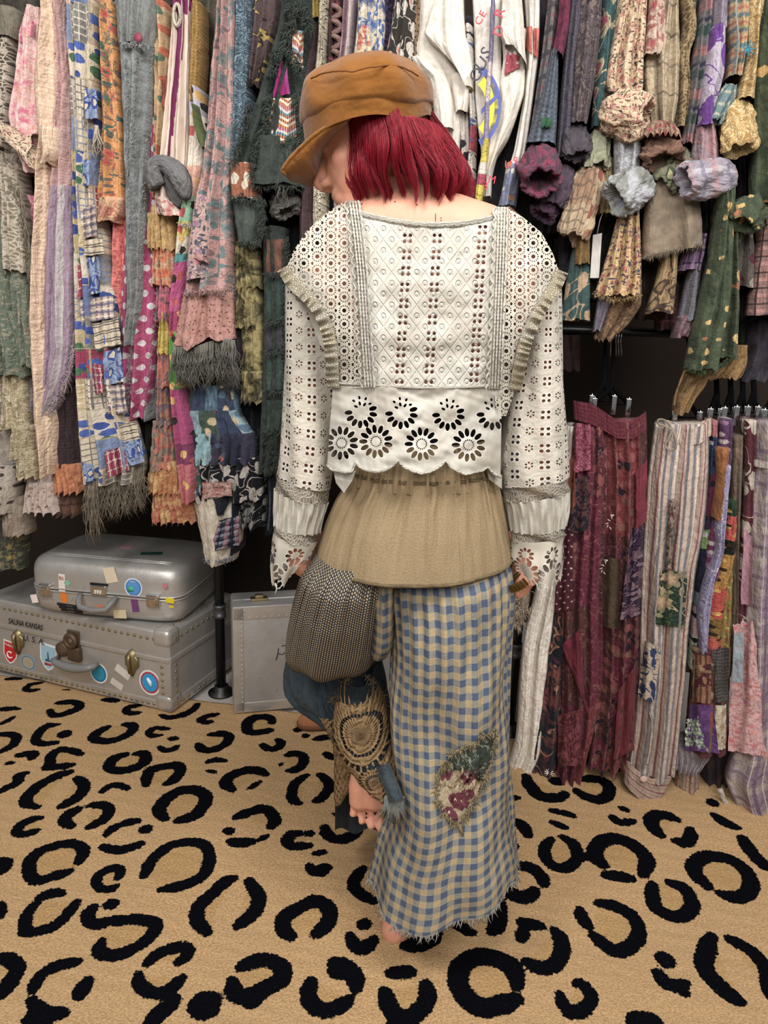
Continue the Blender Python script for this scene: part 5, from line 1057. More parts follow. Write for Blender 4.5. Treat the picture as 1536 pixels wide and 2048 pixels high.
for q in ([(1053, 52), (1064, 52), (1064, 108), (1054, 100)], [(1067, 56), (1078, 56), (1076, 118), (1068, 110)]): t.patch('red_print', q, fab('plain', 'c25040', 'd07060'), off=-.262)
t.sheet('lower_print', [(330, 1012, 1044), (370, 1006, 1038), (415, 996, 1030)], fab('splat', '8088a8', ('e0d8d0', 'cf8a3c'), s=.02, dens=.4), off=-.235, nf=1)
for ch, x, y in (('U', 1016, 330), ('B', 1031, 322)): letter(t, ch, x, y, 15, mrd, off=-.275)
one('tee_shirt', 'cream tee tail with red lettering glimpsed beside the red hair', 'tee shirt', [(220, 918, 940), (300, 922, 944), (410, 930, 956), (440, 936, 958)], fab('bands', [(0, 'ddd5cb'), (.35, 'b8404c'), (.5, 'd8cfc8'), (.62, 'b03848'), (.75, 'cfc4bc')], over=('34303a',)), off=-.19, nf=1.5, group=GT)

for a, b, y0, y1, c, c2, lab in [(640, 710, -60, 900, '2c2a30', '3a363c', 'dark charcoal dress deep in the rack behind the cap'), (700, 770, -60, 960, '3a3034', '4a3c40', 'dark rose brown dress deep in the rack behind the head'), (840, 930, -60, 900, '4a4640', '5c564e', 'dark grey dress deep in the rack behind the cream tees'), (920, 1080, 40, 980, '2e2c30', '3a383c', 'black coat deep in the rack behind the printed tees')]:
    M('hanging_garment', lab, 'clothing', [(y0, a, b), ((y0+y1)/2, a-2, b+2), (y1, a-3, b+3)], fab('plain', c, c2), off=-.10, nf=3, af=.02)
# ---------------------------------------------------------------- garments, right of the rack, upper tier
GR = 'garments hanging on the right of the upper rail'
def R_(n, l, c): return Garment(n, l, c, GR)
def R1(n, l, c, rows, m, **k): return one(n, l, c, rows, m, group=GR, **k)
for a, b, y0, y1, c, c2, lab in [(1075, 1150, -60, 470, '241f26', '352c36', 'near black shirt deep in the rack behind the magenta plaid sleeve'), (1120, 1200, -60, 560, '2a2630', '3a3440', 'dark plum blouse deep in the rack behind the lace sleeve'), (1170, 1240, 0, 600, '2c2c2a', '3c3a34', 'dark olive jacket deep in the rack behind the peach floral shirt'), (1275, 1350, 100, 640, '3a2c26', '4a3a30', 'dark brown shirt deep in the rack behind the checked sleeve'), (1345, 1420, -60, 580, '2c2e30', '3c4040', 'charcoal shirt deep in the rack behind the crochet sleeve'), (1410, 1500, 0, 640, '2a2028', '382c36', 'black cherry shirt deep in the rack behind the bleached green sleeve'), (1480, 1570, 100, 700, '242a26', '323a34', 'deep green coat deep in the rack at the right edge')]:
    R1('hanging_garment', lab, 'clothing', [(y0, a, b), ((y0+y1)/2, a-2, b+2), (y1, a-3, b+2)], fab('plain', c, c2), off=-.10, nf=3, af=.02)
mdp = fab('plaid', '75706c', [('v', .05, 0, .012, '3c3c48', .8), ('v', .05, .4, .006, '8a4a58', .8), ('u', .03, 0, .008, '4a4c58', .7)])
R1('plaid_shirt', 'faded grey plaid shirt sleeve next to the white tees', 'shirt', [(-20, 1098, 1120), (100, 1084, 1110), (200, 1070, 1092), (290, 1055, 1082)], mdp, off=-.215, nf=1.4)
t = R_('patchwork_shirt', 'blue grey crochet and magenta plaid shirt sleeve with thick rolled cuff beside the shoulder', 'shirt')
mbur = fab('tie', ('3a2030', '7c2248', '4c4450', '8f2c50', '2c2430'), s=.06)
t.sheet('upper_sleeve', [(-20, 1120, 1143), (60, 1113, 1137), (118, 1101, 1126)], fab('tie', ('4c1f38', '7c2048', '5c2440'), s=.06), off=-.245, nf=1.2)
t.sheet('sleeve', [(108, 1101, 1117), (180, 1085, 1116), (240, 1067, 1114), (290, 1052, 1111)], fab('knit', '6c7684', '3c4452', s=.011), off=-.25, nf=1.4, af=.01)
t.patch('flower_patch', [(1082, 234), (1104, 236), (1102, 256), (1084, 254)], fab('plain', '2c5a3c', '3c6a48'), off=-.292)
t.cuff('rolled_cuff', 1080, 335, 42, 56, mbur, ang=8, tilt=48, off=-.275, seed=11, crump=.13)
t = R_('linen_shirt', 'purple grey linen shirt with knotted plum cuff beside the magenta rolled cuff', 'shirt')
t.sheet('sleeve', [(-20, 1142, 1166), (60, 1133, 1161), (130, 1126, 1151), (220, 1118, 1146), (320, 1110, 1140)], fab('gauze', '5e5866', '45404e', s=.008), off=-.215, nf=1.6)
t.cuff('knotted_cuff', 1120, 375, 26, 44, fab('tie', ('453a48', '5a4c5c', '37303c'), s=.05), ang=-18, tilt=20, off=-.24, seed=5, crump=.2); t.cuff('plum_cuff', 1096, 415, 26, 26, fab('tie', ('4a3444', '5c3a54', '35304a'), s=.04), ang=-28, tilt=30, off=-.235, seed=8, crump=.2)
t = R_('lace_blouse', 'mauve brown lace sleeve with a smoky rolled cuff left of the teal floral jacket', 'blouse')
t.sheet('sleeve', [(-20, 1160, 1206), (80, 1152, 1200), (160, 1145, 1190), (252, 1138, 1174)], fab('damask', '62565a', '7d6c68', s=.03, thr=.5, third='403a42'), off=-.235, nf=2.2, af=.014)
t.cuff('rolled_cuff', 1152, 284, 24, 36, fab('plain', '5c545c', '4c454e'), ang=8, tilt=25, off=-.25, seed=3, crump=.2)
t = R_('floral_jacket', 'teal jacket sleeve with outlined flowers and a sage rolled cuff', 'jacket')
t.sheet('sleeve', [(-10, 1206, 1236), (60, 1200, 1232), (150, 1190, 1226), (260, 1182, 1208)], fab('vine', '3a5a5c', 'b8a888', s=.05, third='a8485a'), off=-.225, nf=1.6)
t.cuff('rolled_cuff', 1200, 292, 23, 46, fab('tie', ('8a8c70', 'a3a488', '6c7458'), s=.05), ang=-4, tilt=15, off=-.235, seed=14, crump=.17)
t = R_('floral_shirt', 'peach shirt with small coral sprigs and a wide folded cuff, right of the teal sleeve', 'shirt')
mpf = fab('floral', 'dcc09a', ('cc6f6a', 'c85c64', 'd88a78'), leaf='4f4a44', s=.026, r=.28)
t.sheet('sleeve', [(-20, 1238, 1294), (60, 1228, 1291), (120, 1216, 1287), (170, 1208, 1286), (215, 1216, 1282)], mpf, off=-.25, nf=2.6, af=.02)
t.cuff('folded_cuff', 1250, 228, 44, 50, mpf, ang=72, tilt=22, off=-.285, seed=21, crump=.12)
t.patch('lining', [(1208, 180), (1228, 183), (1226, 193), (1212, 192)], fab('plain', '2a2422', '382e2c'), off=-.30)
t = R_('patch_cuff_shirt', 'beige shirt arm end of mixed prints hanging right beside the lace shoulder', 'shirt')
t.cuff('cuff', 1166, 408, 34, 74, fab('patch', .06, .06, ('b09878', '94806a', 'c0a888', '9c7a5c'), lines=('6c5a4c',), fl=('8c4a3c', 'a8785c')), ang=-12, tilt=12, off=-.25, seed=31, crump=.16)
t = R_('checked_shirt', 'sand coloured windowpane check sleeve with red floral shoulder and frilled rust cuff', 'shirt')
mwc = fab('plaid', 'bba98a', [('u', .05, 0, .005, '6c6458', .8), ('v', .06, 0, .005, '6c6458', .8), ('u', .0125, 0, .002, 'a08e70', .7), ('v', .0125, 0, .002, 'a08e70', .7)])
t.sheet('sleeve', [(-20, 1328, 1356), (60, 1306, 1358), (130, 1286, 1360), (200, 1290, 1356), (258, 1300, 1346)], mwc, off=-.235, nf=2.4, af=.018)
t.sheet('floral_yoke', [(-20, 1300, 1332), (50, 1293, 1331), (118, 1284, 1330)], fab('floral', 'c9b09c', ('b5444c', 'c0606a'), leaf='9a6a60', s=.05, r=.34), off=-.255, nf=1.3, af=.010, jag=6)
mru = fab('tie', ('6a4c3e', '8a6450', '4a3830'), s=.05)
t.cuff('frilled_cuff', 1322, 300, 40, 34, mru, ang=10, tilt=30, off=-.265, seed=17, crump=.2); t.ruffle('frill', [(248, 1296, 1346), (262, 1288, 1358), (276, 1284, 1362)], fab('floral', 'b8987c', ('b5405a',), leaf='8a6a54', s=.03), off=-.295, nf=7, af=.008)
t = R_('marbled_shirt', 'silver grey marbled shirt sleeve with big drooping cuff below the peach folded cuff', 'shirt')
mgm = fab('paisley', 'a5a6ac', 'c0c0c4', s=.05, third='85868e')
t.sheet('sleeve', [(262, 1227, 1282), (320, 1228, 1283), (378, 1228, 1276)], mgm, off=-.245, nf=2, af=.014); t.cuff('drooping_cuff', 1262, 380, 40, 48, fab('tie', ('9a9ca4', 'b9bbc0', '84867e', 'c4c6ca'), s=.07), ang=-58, tilt=30, off=-.28, seed=44, crump=.15)
one('print_blouse', 'mustard print blouse sleeve behind the silver grey cuff', 'blouse', [(320, 1192, 1232), (380, 1190, 1236), (430, 1196, 1240)], fab('floral', '9a8458', ('b89a5c', '7a5c3c'), leaf='6c6040', s=.03), off=-.20, nf=2, group=GR)
R1('crochet_blouse', 'tan crochet sleeve right of the windowpane check', 'blouse', [(-20, 1356, 1386), (90, 1357, 1386), (95, 1352, 1382), (180, 1352, 1378), (262, 1346, 1372)], fab('lace', 'a48c62', '6f5c3c', s=.010), off=-.225, nf=1.5)
R1('plaid_blouse', 'long narrow green and pink plaid sleeve left of the lilac leaf sleeve', 'blouse', [(-20, 1402, 1426), (60, 1393, 1421), (150, 1379, 1411), (230, 1368, 1393), (292, 1360, 1380)], fab('plaid', '7a7678', [('v', .09, 0, .02, '2f5048', .85), ('v', .09, .45, .02, 'b87a78', .8), ('v', .09, .7, .008, '2c3450', .9), ('u', .025, 0, .006, '5c5c60', .6)]), off=-.225, nf=1.4)
t = R_('leaf_print_shirt', 'lilac shirt sleeve with a bold purple leaf panel and a pale plaid rolled cuff', 'shirt')
t.sheet('upper_sleeve', [(-20, 1426, 1453), (30, 1422, 1452), (66, 1418, 1450)], fab('plain', '9a8ea0', '857a8c'), off=-.24, nf=1.5)
t.sheet('leaf_panel', [(60, 1420, 1449), (150, 1406, 1447), (200, 1399, 1434), (256, 1394, 1428)], fab('vine', 'b8acc0', '6a3592', s=.062), off=-.258, nf=1, af=.008)
t.sheet('lower_sleeve', [(250, 1392, 1430), (300, 1384, 1436), (330, 1382, 1440)], fab('tie', ('8c8692', 'b08084', '9a94a0'), s=.08), off=-.245, nf=2, af=.012)
t.cuff('rolled_cuff', 1416, 358, 38, 62, fab('plaid', '9e96a4', [('u', .05, 0, .014, 'c0bcc4', .8), ('v', .05, 0, .012, 'b48a90', .7), ('v', .05, .5, .008, '74708a', .7)]), ang=-80, tilt=25, off=-.285, seed=52, crump=.11)
t = R_('leaf_cuff_blouse', 'olive grey cuff with outlined leaves tucked under the lilac rolled cuff', 'blouse'); t.cuff('cuff', 1346, 340, 30, 46, fab('vine', '77785f', '44503a', s=.05, third='a8a478'), ang=-32, tilt=18, off=-.245, seed=61, crump=.15)
t = R_('embroidered_jacket', 'golden yellow patchwork jacket sleeve with blue flower stitching and bunched cuffs', 'jacket')
mye = fab('paisley', 'c9a868', 'a8803c', s=.035, third='dccfa8')
t.sheet('sleeve', [(-20, 1490, 1532), (60, 1492, 1516), (130, 1488, 1511), (205, 1468, 1508)], mye, off=-.25, nf=1.4, af=.012)
t.sheet('plaid_side', [(-20, 1454, 1496), (40, 1452, 1496), (100, 1456, 1488), (160, 1450, 1478)], fab('plaid', 'b89a70', [('v', .03, 0, .008, '5a7880', .85), ('v', .03, .5, .006, 'b0644c', .8), ('u', .03, 0, .006, '98b0b0', .6)]), off=-.24, nf=1.6)
t.cuff('bunched_cuff', 1476, 255, 34, 56, mye, ang=6, tilt=20, off=-.27, seed=71, crump=.17); t.cuff('plaid_cuff', 1446, 208, 17, 42, fab('plaid', '6c8486', [('v', .03, 0, .008, 'b8b49c', .8), ('u', .02, 0, .006, '3c5458', .7)]), ang=-22, tilt=15, off=-.275, seed=72, crump=.14)
mb = MB(); c = rk(1496, 98, -.296)
for k in range(9): q = k*.7; mb.tube([c, c+RE*.016*math.cos(q)+np.array([0, 0, .016*math.sin(q)])], .0011, 4)
mb.build('stitched_flower', flatm('2f86a8'), t.root)
mgb = fab('splat', '404b39', ('c8a45c', 'd8b46c', 'a8683c'), s=.03, dens=.45, mott='525e45')
t = R_('bleached_coat', 'green bleach spotted coat sleeve at the right edge with turned back cuff', 'coat')
t.sheet('sleeve', [(-20, 1526, 1572), (80, 1516, 1572), (200, 1508, 1572), (300, 1505, 1570), (410, 1503, 1560)], mgb, off=-.255, nf=1.5, af=.014); t.cuff('turned_cuff', 1500, 425, 34, 36, mgb, ang=-30, tilt=25, off=-.27, seed=81, crump=.15)
t = R_('bleached_dress', 'long green bleach spotted dress ending in a ragged hem above the clip hangers', 'dress')
t.sheet('body', [(370, 1434, 1468), (450, 1428, 1464), (520, 1418, 1462), (600, 1398, 1458), (680, 1380, 1446), (738, 1370, 1434)], mgb, off=-.25, nf=1.8, af=.018, jag=3)
t.sheet('back_panel', [(420, 1450, 1472), (520, 1450, 1474), (620, 1446, 1476), (715, 1432, 1474)], mgb, off=-.22, nf=1.3, jag=3); t.tuft('ragged_hem', [(1372, 738), (1400, 745), (1434, 736), (1470, 712)], fab('plain', '46603c', '2f4030'), off=-.28, n=80, L=.009)
t = R_('canvas_skirt', 'plain taupe canvas skirt with a fringed raw hem hanging below the rolled cuffs', 'skirt')
t.sheet('body', [(322, 1302, 1394), (400, 1291, 1400), (460, 1285, 1404), (505, 1283, 1405)], fab('plain', '94836e', '7f705e', wr=.6), off=-.225, nf=1.4, af=.016, slant=([0, 0], [10, 2, -14])); t.tuft('fringed_hem', [(1284, 516), (1330, 506), (1370, 494), (1404, 490)], fab('plain', 'a09078', '84765f'), off=-.262, n=160, L=.011, r=.0014, wide=4)
t = R_('floral_skirt', 'peach skirt with blue and coral sprigs ending in ragged flounces near the lace sleeve', 'skirt')
mps = fab('floral', 'd0ad72', ('c0504c', 'c86058', '3c4658'), leaf='3f4a5c', s=.03, r=.28)
t.sheet('body', [(415, 1240, 1278), (470, 1226, 1281), (540, 1205, 1282), (592, 1188, 1280)], mps, off=-.24, nf=3, af=.022, jag=6); t.sheet('back_flounce', [(560, 1222, 1284), (610, 1206, 1282), (650, 1192, 1256), (680, 1188, 1222)], fab('damask', '6a5038', '8c6c48', s=.02), off=-.20, nf=2, jag=6)
t.tuft('ragged_hem', [(1190, 590), (1230, 600), (1280, 592)], fab('plain', 'b8985f', '8a6c40'), off=-.278, n=70, L=.008)
one('floral_trousers', 'teal trouser hem with a large outlined flower by the lace armhole frill', 'trousers', [(450, 1156, 1180), (520, 1140, 1180), (580, 1130, 1180), (640, 1122, 1180)], fab('vine', '3f5c5c', 'b89c7c', s=.06, third='a04448'), off=-.205, nf=1.3, group=GR).sheet('yellow_lining', [(470, 1150, 1180), (530, 1146, 1180)], fab('plain', '8a6a34', '755828'), off=-.225, nf=1, jag=4)
t = Garment('price_tag', 'white paper price tag beside the peach flounced skirt', 'tag'); t.patch('card', [(1186, 470), (1204, 466), (1198, 556), (1180, 556)], flatm('b8b4b0'), off=-.235, wob=.002, thick=.0015)
mb = MB(); mb.tube([rk(1194, 468, -.2365), rk(1200, 440, -.236), rk(1206, 425, -.23)], .0008, 4); mb.build('string', flatm('cfcac2'), t.root)
one('lavender_shirt', 'thin lavender shirt tail left of the ragged peach flounces', 'shirt', [(560, 1200, 1224), (610, 1194, 1220), (662, 1186, 1200)], fab('plain', '9c94a4', '7f788a'), off=-.20, nf=1, group=GR)
one('engraved_print_shirt', 'straw coloured shirt hem with fine engraved flowers under the taupe canvas skirt', 'shirt', [(500, 1326, 1356), (560, 1312, 1352), (626, 1290, 1346)], fab('vine', 'ad9064', '55443a', s=.05, third='8c7048'), off=-.205, nf=1.3, group=GR)
one('plaid_blouse', 'purple plaid blouse corner with two pale buttons below the taupe canvas skirt', 'blouse', [(470, 1372, 1412), (510, 1362, 1406), (542, 1354, 1398)], fab('plaid', '755878', [('u', .03, 0, .005, '2f2838', .9), ('v', .03, 0, .005, '2f2838', .9), ('u', .03, .5, .008, '987898', .6)]), off=-.20, nf=1.3, group=GR)
t = R_('gauze_shirt', 'grey gauze sleeve with plum plaid end hanging below the purple plaid corner', 'shirt'); t.sheet('sleeve', [(530, 1378, 1402), (600, 1364, 1394), (640, 1354, 1388)], fab('gauze', '75727c', '5c5a64', s=.008), off=-.195, nf=1.3); t.sheet('plaid_end', [(632, 1356, 1388), (655, 1349, 1382), (674, 1345, 1374)], fab('tie', ('6c4a5c', '8a6a74', '5a4250'), s=.03), off=-.205, nf=1)
one('maroon_shirt', 'maroon plaid shirt hem deep under the straw coloured shirt', 'shirt', [(560, 1312, 1360), (620, 1310, 1362), (660, 1312, 1360)], fab('plaid', '4c2428', [('u', .03, 0, .006, '2c1618', .8), ('v', .03, 0, .006, '6c3c38', .7)]), off=-.12, nf=2, group=GR)
one('tie_dye_skirt', 'midnight purple skirt tail with pale leaves right of the green dress', 'skirt', [(430, 1466, 1500), (520, 1460, 1508), (575, 1456, 1508)], fab('bands', [(0, '403c44'), (.4, '2f2458'), (.65, '4c3868'), (.75, '5c5450')], over=('8a8478', '5a2438')), off=-.19, nf=1.6, group=GR)
one('plaid_skirt', 'coral and grey plaid skirt hem at the right edge of the rack', 'skirt', [(400, 1522, 1580), (500, 1510, 1580), (570, 1502, 1580), (630, 1494, 1580)], fab('plaid', '8f6a64', [('v', .035, 0, .008, 'b5807a', .8), ('u', .035, 0, .008, '5c4c4c', .7), ('v', .035, .5, .004, '3c3434', .9), ('u', .035, .55, .003, '2f2a2a', .9)]), off=-.215, nf=1.6, group=GR)
t = R_('suede_skirt', 'crumpled tan suede skirt with cord ties drooping over the clip hangers', 'skirt')
mts = fab('tie', ('7c5c34', '9c7844', '644a2c'), s=.05, wr=1.6)
t.sheet('body', [(690, 1440, 1494), (730, 1400, 1494), (756, 1372, 1484)], mts, off=-.17, nf=2.5, af=.02, jag=5); t.sheet('corner', [(735, 1376, 1424), (770, 1364, 1410), (800, 1350, 1388), (826, 1348, 1374)], mts, off=-.20, nf=1.4, af=.012, jag=4)
t.roll('cord', [(1372, 735), (1362, 760), (1352, 785), (1348, 812)], [2, 2.5, 2, 1.5], mts, off=-.225); 
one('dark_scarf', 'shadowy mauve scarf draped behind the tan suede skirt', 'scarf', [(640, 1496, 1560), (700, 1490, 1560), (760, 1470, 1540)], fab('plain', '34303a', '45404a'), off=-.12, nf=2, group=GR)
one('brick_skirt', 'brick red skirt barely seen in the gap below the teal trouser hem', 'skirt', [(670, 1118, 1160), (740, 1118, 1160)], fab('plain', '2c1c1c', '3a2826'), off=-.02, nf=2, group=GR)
# ---------------------------------------------------------------- lower tier
GB = 'garments clipped on the lower rail'
def B_(n, l, c): return Garment(n, l, c, GB)
t = B_('shearling_vest', 'cream shaggy shearling vest edge beside the standing trouser leg', 'vest')
mfu = fab('plain', 'd8c4ac', 'b59a80')
t.sheet('body', [(1165, 1008, 1062), (1200, 1006, 1060), (1240, 1008, 1050)], mfu, off=-.16, nf=2); t.tuft('fleece', [(1010, 1172), (1050, 1180), (1040, 1200), (1012, 1205), (1030, 1225), (1052, 1215), (1014, 1238), (1040, 1246)], mfu, off=-.21, n=420, L=.020, r=.002, wide=12)
t = B_('ribbed_trousers', 'long cream ribbed knit trouser leg beside the burgundy patchwork trousers', 'trousers')
t.sheet('leg', [(850, 1130, 1154), (900, 1126, 1150), (1000, 1106, 1142), (1150, 1080, 1140), (1300, 1045, 1122), (1400, 1038, 1108), (1500, 1030, 1096), (1540, 1018, 1074)], fab('stripes', 'fff6e8', [(.008, 0, .003, 'e6dccc', .7)]), off=-.20, nf=2.2, af=.014, slant=([0, 0], [-22, 0, 8])); 
t = B_('print_trousers', 'dark teal trousers with rust flower print behind the burgundy trousers', 'trousers')
t.sheet('leg', [(1130, 1110, 1142), (1250, 1102, 1132), (1350, 1090, 1126), (1450, 1074, 1120), (1510, 1064, 1116), (1556, 1060, 1108)], fab('floral', '1d2c36', ('7c3c3c', '8c4c44', '4a2c34'), leaf='5c3038', s=.09, r=.45, pet=.22, line='b0785c'), off=-.215, nf=1.6, af=.014, slant=([0, 0], [-26, 10, 6]))
mb = MB(); c = rk(1098, 1546, -.262)
for k in range(11): q = k*.571; mb.tube([c, c+RE*.014*math.cos(q)+np.array([0, 0, .014*math.sin(q)])], .0014, 4)
mb.build('embroidered_flower', flatm('d8d4cc'), t.root)
t = B_('patchwork_trousers', 'burgundy patchwork trousers with gathered waistband on a silver clip hanger', 'trousers')
mbp = fab('patch', .075, .30, ('6c1c38', '5c2430', '74203c', '4f2a34', '7c2c30', '5a3030', '6a1830', '3c2038'), fl=('94484c', '2c2430', '8a5a4c'), jit=.5, post=lambda g, c: g.mix(((g.noise(30, 2, dist=1.0)-.5).ab()).lt(.02)*.7, c, '9a5a58'))
t.sheet('left_leg', [(850, 1147, 1215), (950, 1142, 1215), (1050, 1132, 1210), (1200, 1120, 1206), (1350, 1123, 1205), (1450, 1122, 1190), (1552, 1112, 1166)], mbp, off=-.235, nf=3.4, af=.020, us=1.3)
t.sheet('right_leg', [(840, 1200, 1293), (950, 1205, 1296), (1050, 1204, 1294), (1200, 1200, 1287), (1350, 1198, 1280), (1450, 1186, 1276), (1530, 1176, 1258)], mbp, off=-.225, nf=3.6, af=.022, us=1.3, seed=4)
mwb = fab('gauze', '74283a', '3f1620', s=.010)
t.band('waistband', [(1146, 800), (1186, 808), (1230, 838), (1262, 842), (1292, 822)], [(1148, 838), (1190, 850), (1232, 874), (1264, 876), (1294, 856)], mwb, off=-.245, nf=16, af=.0045)
for i, (q, mm) in enumerate([([(1122, 1040), (1146, 1040), (1146, 1220), (1112, 1225)], fab('dots', '521e2c', 'c8a8a0', per=.016, r=.16)), ([(1140, 960), (1180, 950), (1178, 1060), (1138, 1070)], fab('damask', '5c3a3c', '282430', s=.03)), ([(1128, 930), (1150, 910), (1152, 1010), (1126, 1040)], fab('plain', '8a4430', '743626')), ([(1262, 1060), (1286, 1040), (1284, 1230), (1240, 1240)], fab('floral', '2c1838', ('7c5a6c', '5c2c4c'), leaf='8a707c', s=.06)), ([(1148, 845), (1180, 850), (1182, 940), (1146, 945)], fab('damask', '84284c', 'a85a6c', s=.015)), ([(1200, 1110), (1240, 1120), (1236, 1260), (1196, 1250)], fab('plain', '4c3c2c', '5a4834')), ([(1272, 940), (1294, 920), (1294, 1040), (1272, 1060)], fab('plain', '741c30', '861f38')), ([(1124, 1290), (1160, 1260), (1170, 1380), (1180, 1440), (1150, 1420)][:4], fab('plain', '84203c', '701a32')), ([(1238, 1380), (1272, 1330), (1268, 1500), (1226, 1520)], fab('plain', '6c1c28', '7c2430')), ([(1116, 1430), (1160, 1420), (1164, 1530), (1116, 1535)], fab('damask', '5c202c', '843c44', s=.03))]):
    t.patch('patch', q, mm, off=-.285-.0006*i, seed=i, wob=.012, n=14)
mb = MB()
for bx_, by_ in ((1220, 1030), (1208, 1120)):
    for k in range(7): q = k*.9; c = rk(bx_+4*math.sin(k), by_+k*4, -.306); mb.tube([c, c+RE*.008*math.cos(q)+np.array([0, 0, .008*math.sin(q)])], .0012, 4)
mb.build('white_embroidery', flatm('cfc6c0'), t.root)
one('berry_skirt', 'dark berry skirt hems trailing behind the burgundy trousers', 'skirt', [(1380, 1170, 1270), (1480, 1168, 1262), (1545, 1164, 1262)], fab('tie', ('3c1424', '5c1c34', '2c1018'), s=.06), off=-.13, nf=5, af=.02, group=GB)
t = B_('striped_trousers', 'cream striped trousers with drawstring, green floral and blue leaf patches', 'trousers')
mstp = fab('stripes', 'c9b2a2', [(.055, 0, .007, '566878', .85), (.055, .22, .004, '8a4a58', .85), (.055, .5, .005, 'dccfc0', .9), (.055, .7, .008, '6b7886', .8), (.0275, .8, .002, '94807a', .8)])
t.sheet('leg', [(846, 1312, 1418), (900, 1304, 1418), (960, 1296, 1416), (1050, 1290, 1408), (1150, 1284, 1390), (1250, 1281, 1378), (1350, 1279, 1370), (1450, 1270, 1360), (1545, 1256, 1350)], mstp, off=-.25, nf=2.6, af=.020)
t.band('waistband', [(1328, 838), (1360, 848), (1390, 852), (1424, 832)], [(1316, 872), (1356, 884), (1392, 886), (1424, 866)], mstp, off=-.255, nf=12, af=.005)
t.band('hem_cuff', [(1252, 1518), (1300, 1545), (1345, 1552)], [(1247, 1562), (1282, 1590), (1314, 1616)], fab('plaid', 'c0a494', [('v', .02, 0, .004, '8a5058', .85), ('v', .02, .5, .005, 'a89484', .8)]), off=-.268, nf=1, af=.003, us=1)
mb = MB(); mb.lathe([(.010, 0), (.010, .003), (.005, .004), (0, .004)], rk(1287, 1558, -.308), -RN, 14); mb.build('button', flatm('c8a8a0'), t.root)
t.roll('placket', [(1300, 1425), (1306, 1450), (1300, 1500), (1294, 1530)], [2, 3, 3, 2], mstp, off=-.305)
t.patch('floral_patch', [(1322, 1140), (1374, 1144), (1370, 1258), (1312, 1248)], fab('floral', '22382c', ('c0a07c', 'b8987a'), leaf='8c9068', s=.075, r=.5, pet=.1, line='b8a07c'), off=-.305, label='dark green patch with beige flowers')
t.patch('leaf_patch', [(1290, 1282), (1322, 1296), (1308, 1408), (1276, 1392)], fab('vine', 'bfae98', '2a3c68', s=.035), off=-.303, label='cream patch with navy leaves')
t.sheet('pocket_edge', [(1000, 1340, 1352), (1080, 1334, 1346), (1140, 1330, 1342)], fab('floral', 'a08a7c', ('6c2c34', '3c5044'), leaf='4c3c38', s=.03), off=-.296, nf=.5, af=.003, bulge=.012)
t.roll('drawstring', [(1348, 862), (1330, 852), (1314, 848), (1316, 838), (1332, 840), (1346, 860)], [2.4]*6, m_fr_beige, off=-.305, n=30); t.roll('drawstring', [(1346, 858), (1352, 880), (1354, 895), (1340, 902), (1328, 892), (1336, 876), (1346, 860)], [2.4]*7, m_fr_beige, off=-.307, n=30)
PS = [('print_trousers', 'narrow navy and white print trouser fold next to the striped pair', [(840, 1418, 1434), (950, 1414, 1430), (1050, 1402, 1427), (1200, 1386, 1414), (1330, 1376, 1398)], fab('bands', [(0, 'b0686c'), (.06, '2c3c60'), (.2, '5c1c3c'), (.36, '3c2c40'), (.42, '7a9a5c'), (.5, '1c2438'), (.66, '6c7484'), (.74, 'b89a9c'), (.86, 'a8b8a0')], over=('c8c4c4', '1c1c28')), -.225),
      ('tie_dye_trousers', 'purple tie dyed trouser fold right of the navy print', [(838, 1442, 1466), (920, 1434, 1462), (1000, 1428, 1450), (1100, 1410, 1440), (1200, 1403, 1436), (1292, 1396, 1420)], fab('bands', [(0, '5a3c60'), (.25, '6c4a74'), (.45, '742858'), (.6, '84346c'), (.75, '602858'), (.9, '4a2048')], over=('9a7094', 'c0b0b0')), -.235),
      ('rust_trousers', 'rust orange cotton fold between the purple and lilac strips', [(895, 1432, 1458), (960, 1434, 1454), (1036, 1424, 1444)], fab('plain', 'a8682c', '8f5424'), -.262),
      ('sparkle_scarf', 'lilac sparkling scarf winding down the middle of the patchwork folds', [(930, 1448, 1460), (1000, 1440, 1454), (1050, 1432, 1450), (1100, 1432, 1446), (1160, 1410, 1428), (1220, 1396, 1420), (1300, 1400, 1412)], fab('splat', '9a94b8', ('d8d4e0', '6c6890'), s=.006, dens=.6), -.272),
      ('embroidered_trousers', 'red and gold embroidered trouser fold with black edging', [(1000, 1452, 1474), (1100, 1444, 1470), (1200, 1416, 1452), (1300, 1404, 1440), (1330, 1402, 1430)], fab('bands', [(0, '2c4430'), (.08, 'c8402c'), (.22, '1f2420'), (.3, 'b8842c'), (.5, 'c03828'), (.68, '8a6a2c'), (.8, 'c04830')], over=('d8a840', '3c2c1c')), -.248),
      ('mustard_trousers', 'gold brocade trouser fold right of the red embroidered one', [(1090, 1440, 1466), (1180, 1440, 1464), (1280, 1432, 1462), (1320, 1430, 1460)], fab('splat', '94823c', ('c8b058', '5c4c28', 'b0442c'), s=.012, dens=.55), -.24),
      ('linen_trousers', 'taupe linen trouser fold left of the burgundy and white print', [(870, 1464, 1486), (960, 1462, 1482), (1080, 1460, 1478), (1200, 1462, 1476), (1320, 1452, 1474)], fab('plain', '7c6a58', '69594a'), -.23),
      ('leaf_print_trousers', 'burgundy trousers with large white leaves beside the lavender plaid', [(838, 1488, 1512), (950, 1490, 1508), (1060, 1484, 1504), (1200, 1470, 1496), (1330, 1464, 1488)], fab('vine', '5c2430', 'c8bcac', s=.06), -.238)]
for n_, l_, rows, mm, of_ in PS:
    gm = B_(n_, l_, 'scarf' if 'scarf' in n_ else 'trousers'); (gm.hang if 'bands' in mm.name else gm.sheet)('body', rows, mm, off=of_, nf=1.3, af=.008, bulge=.022)
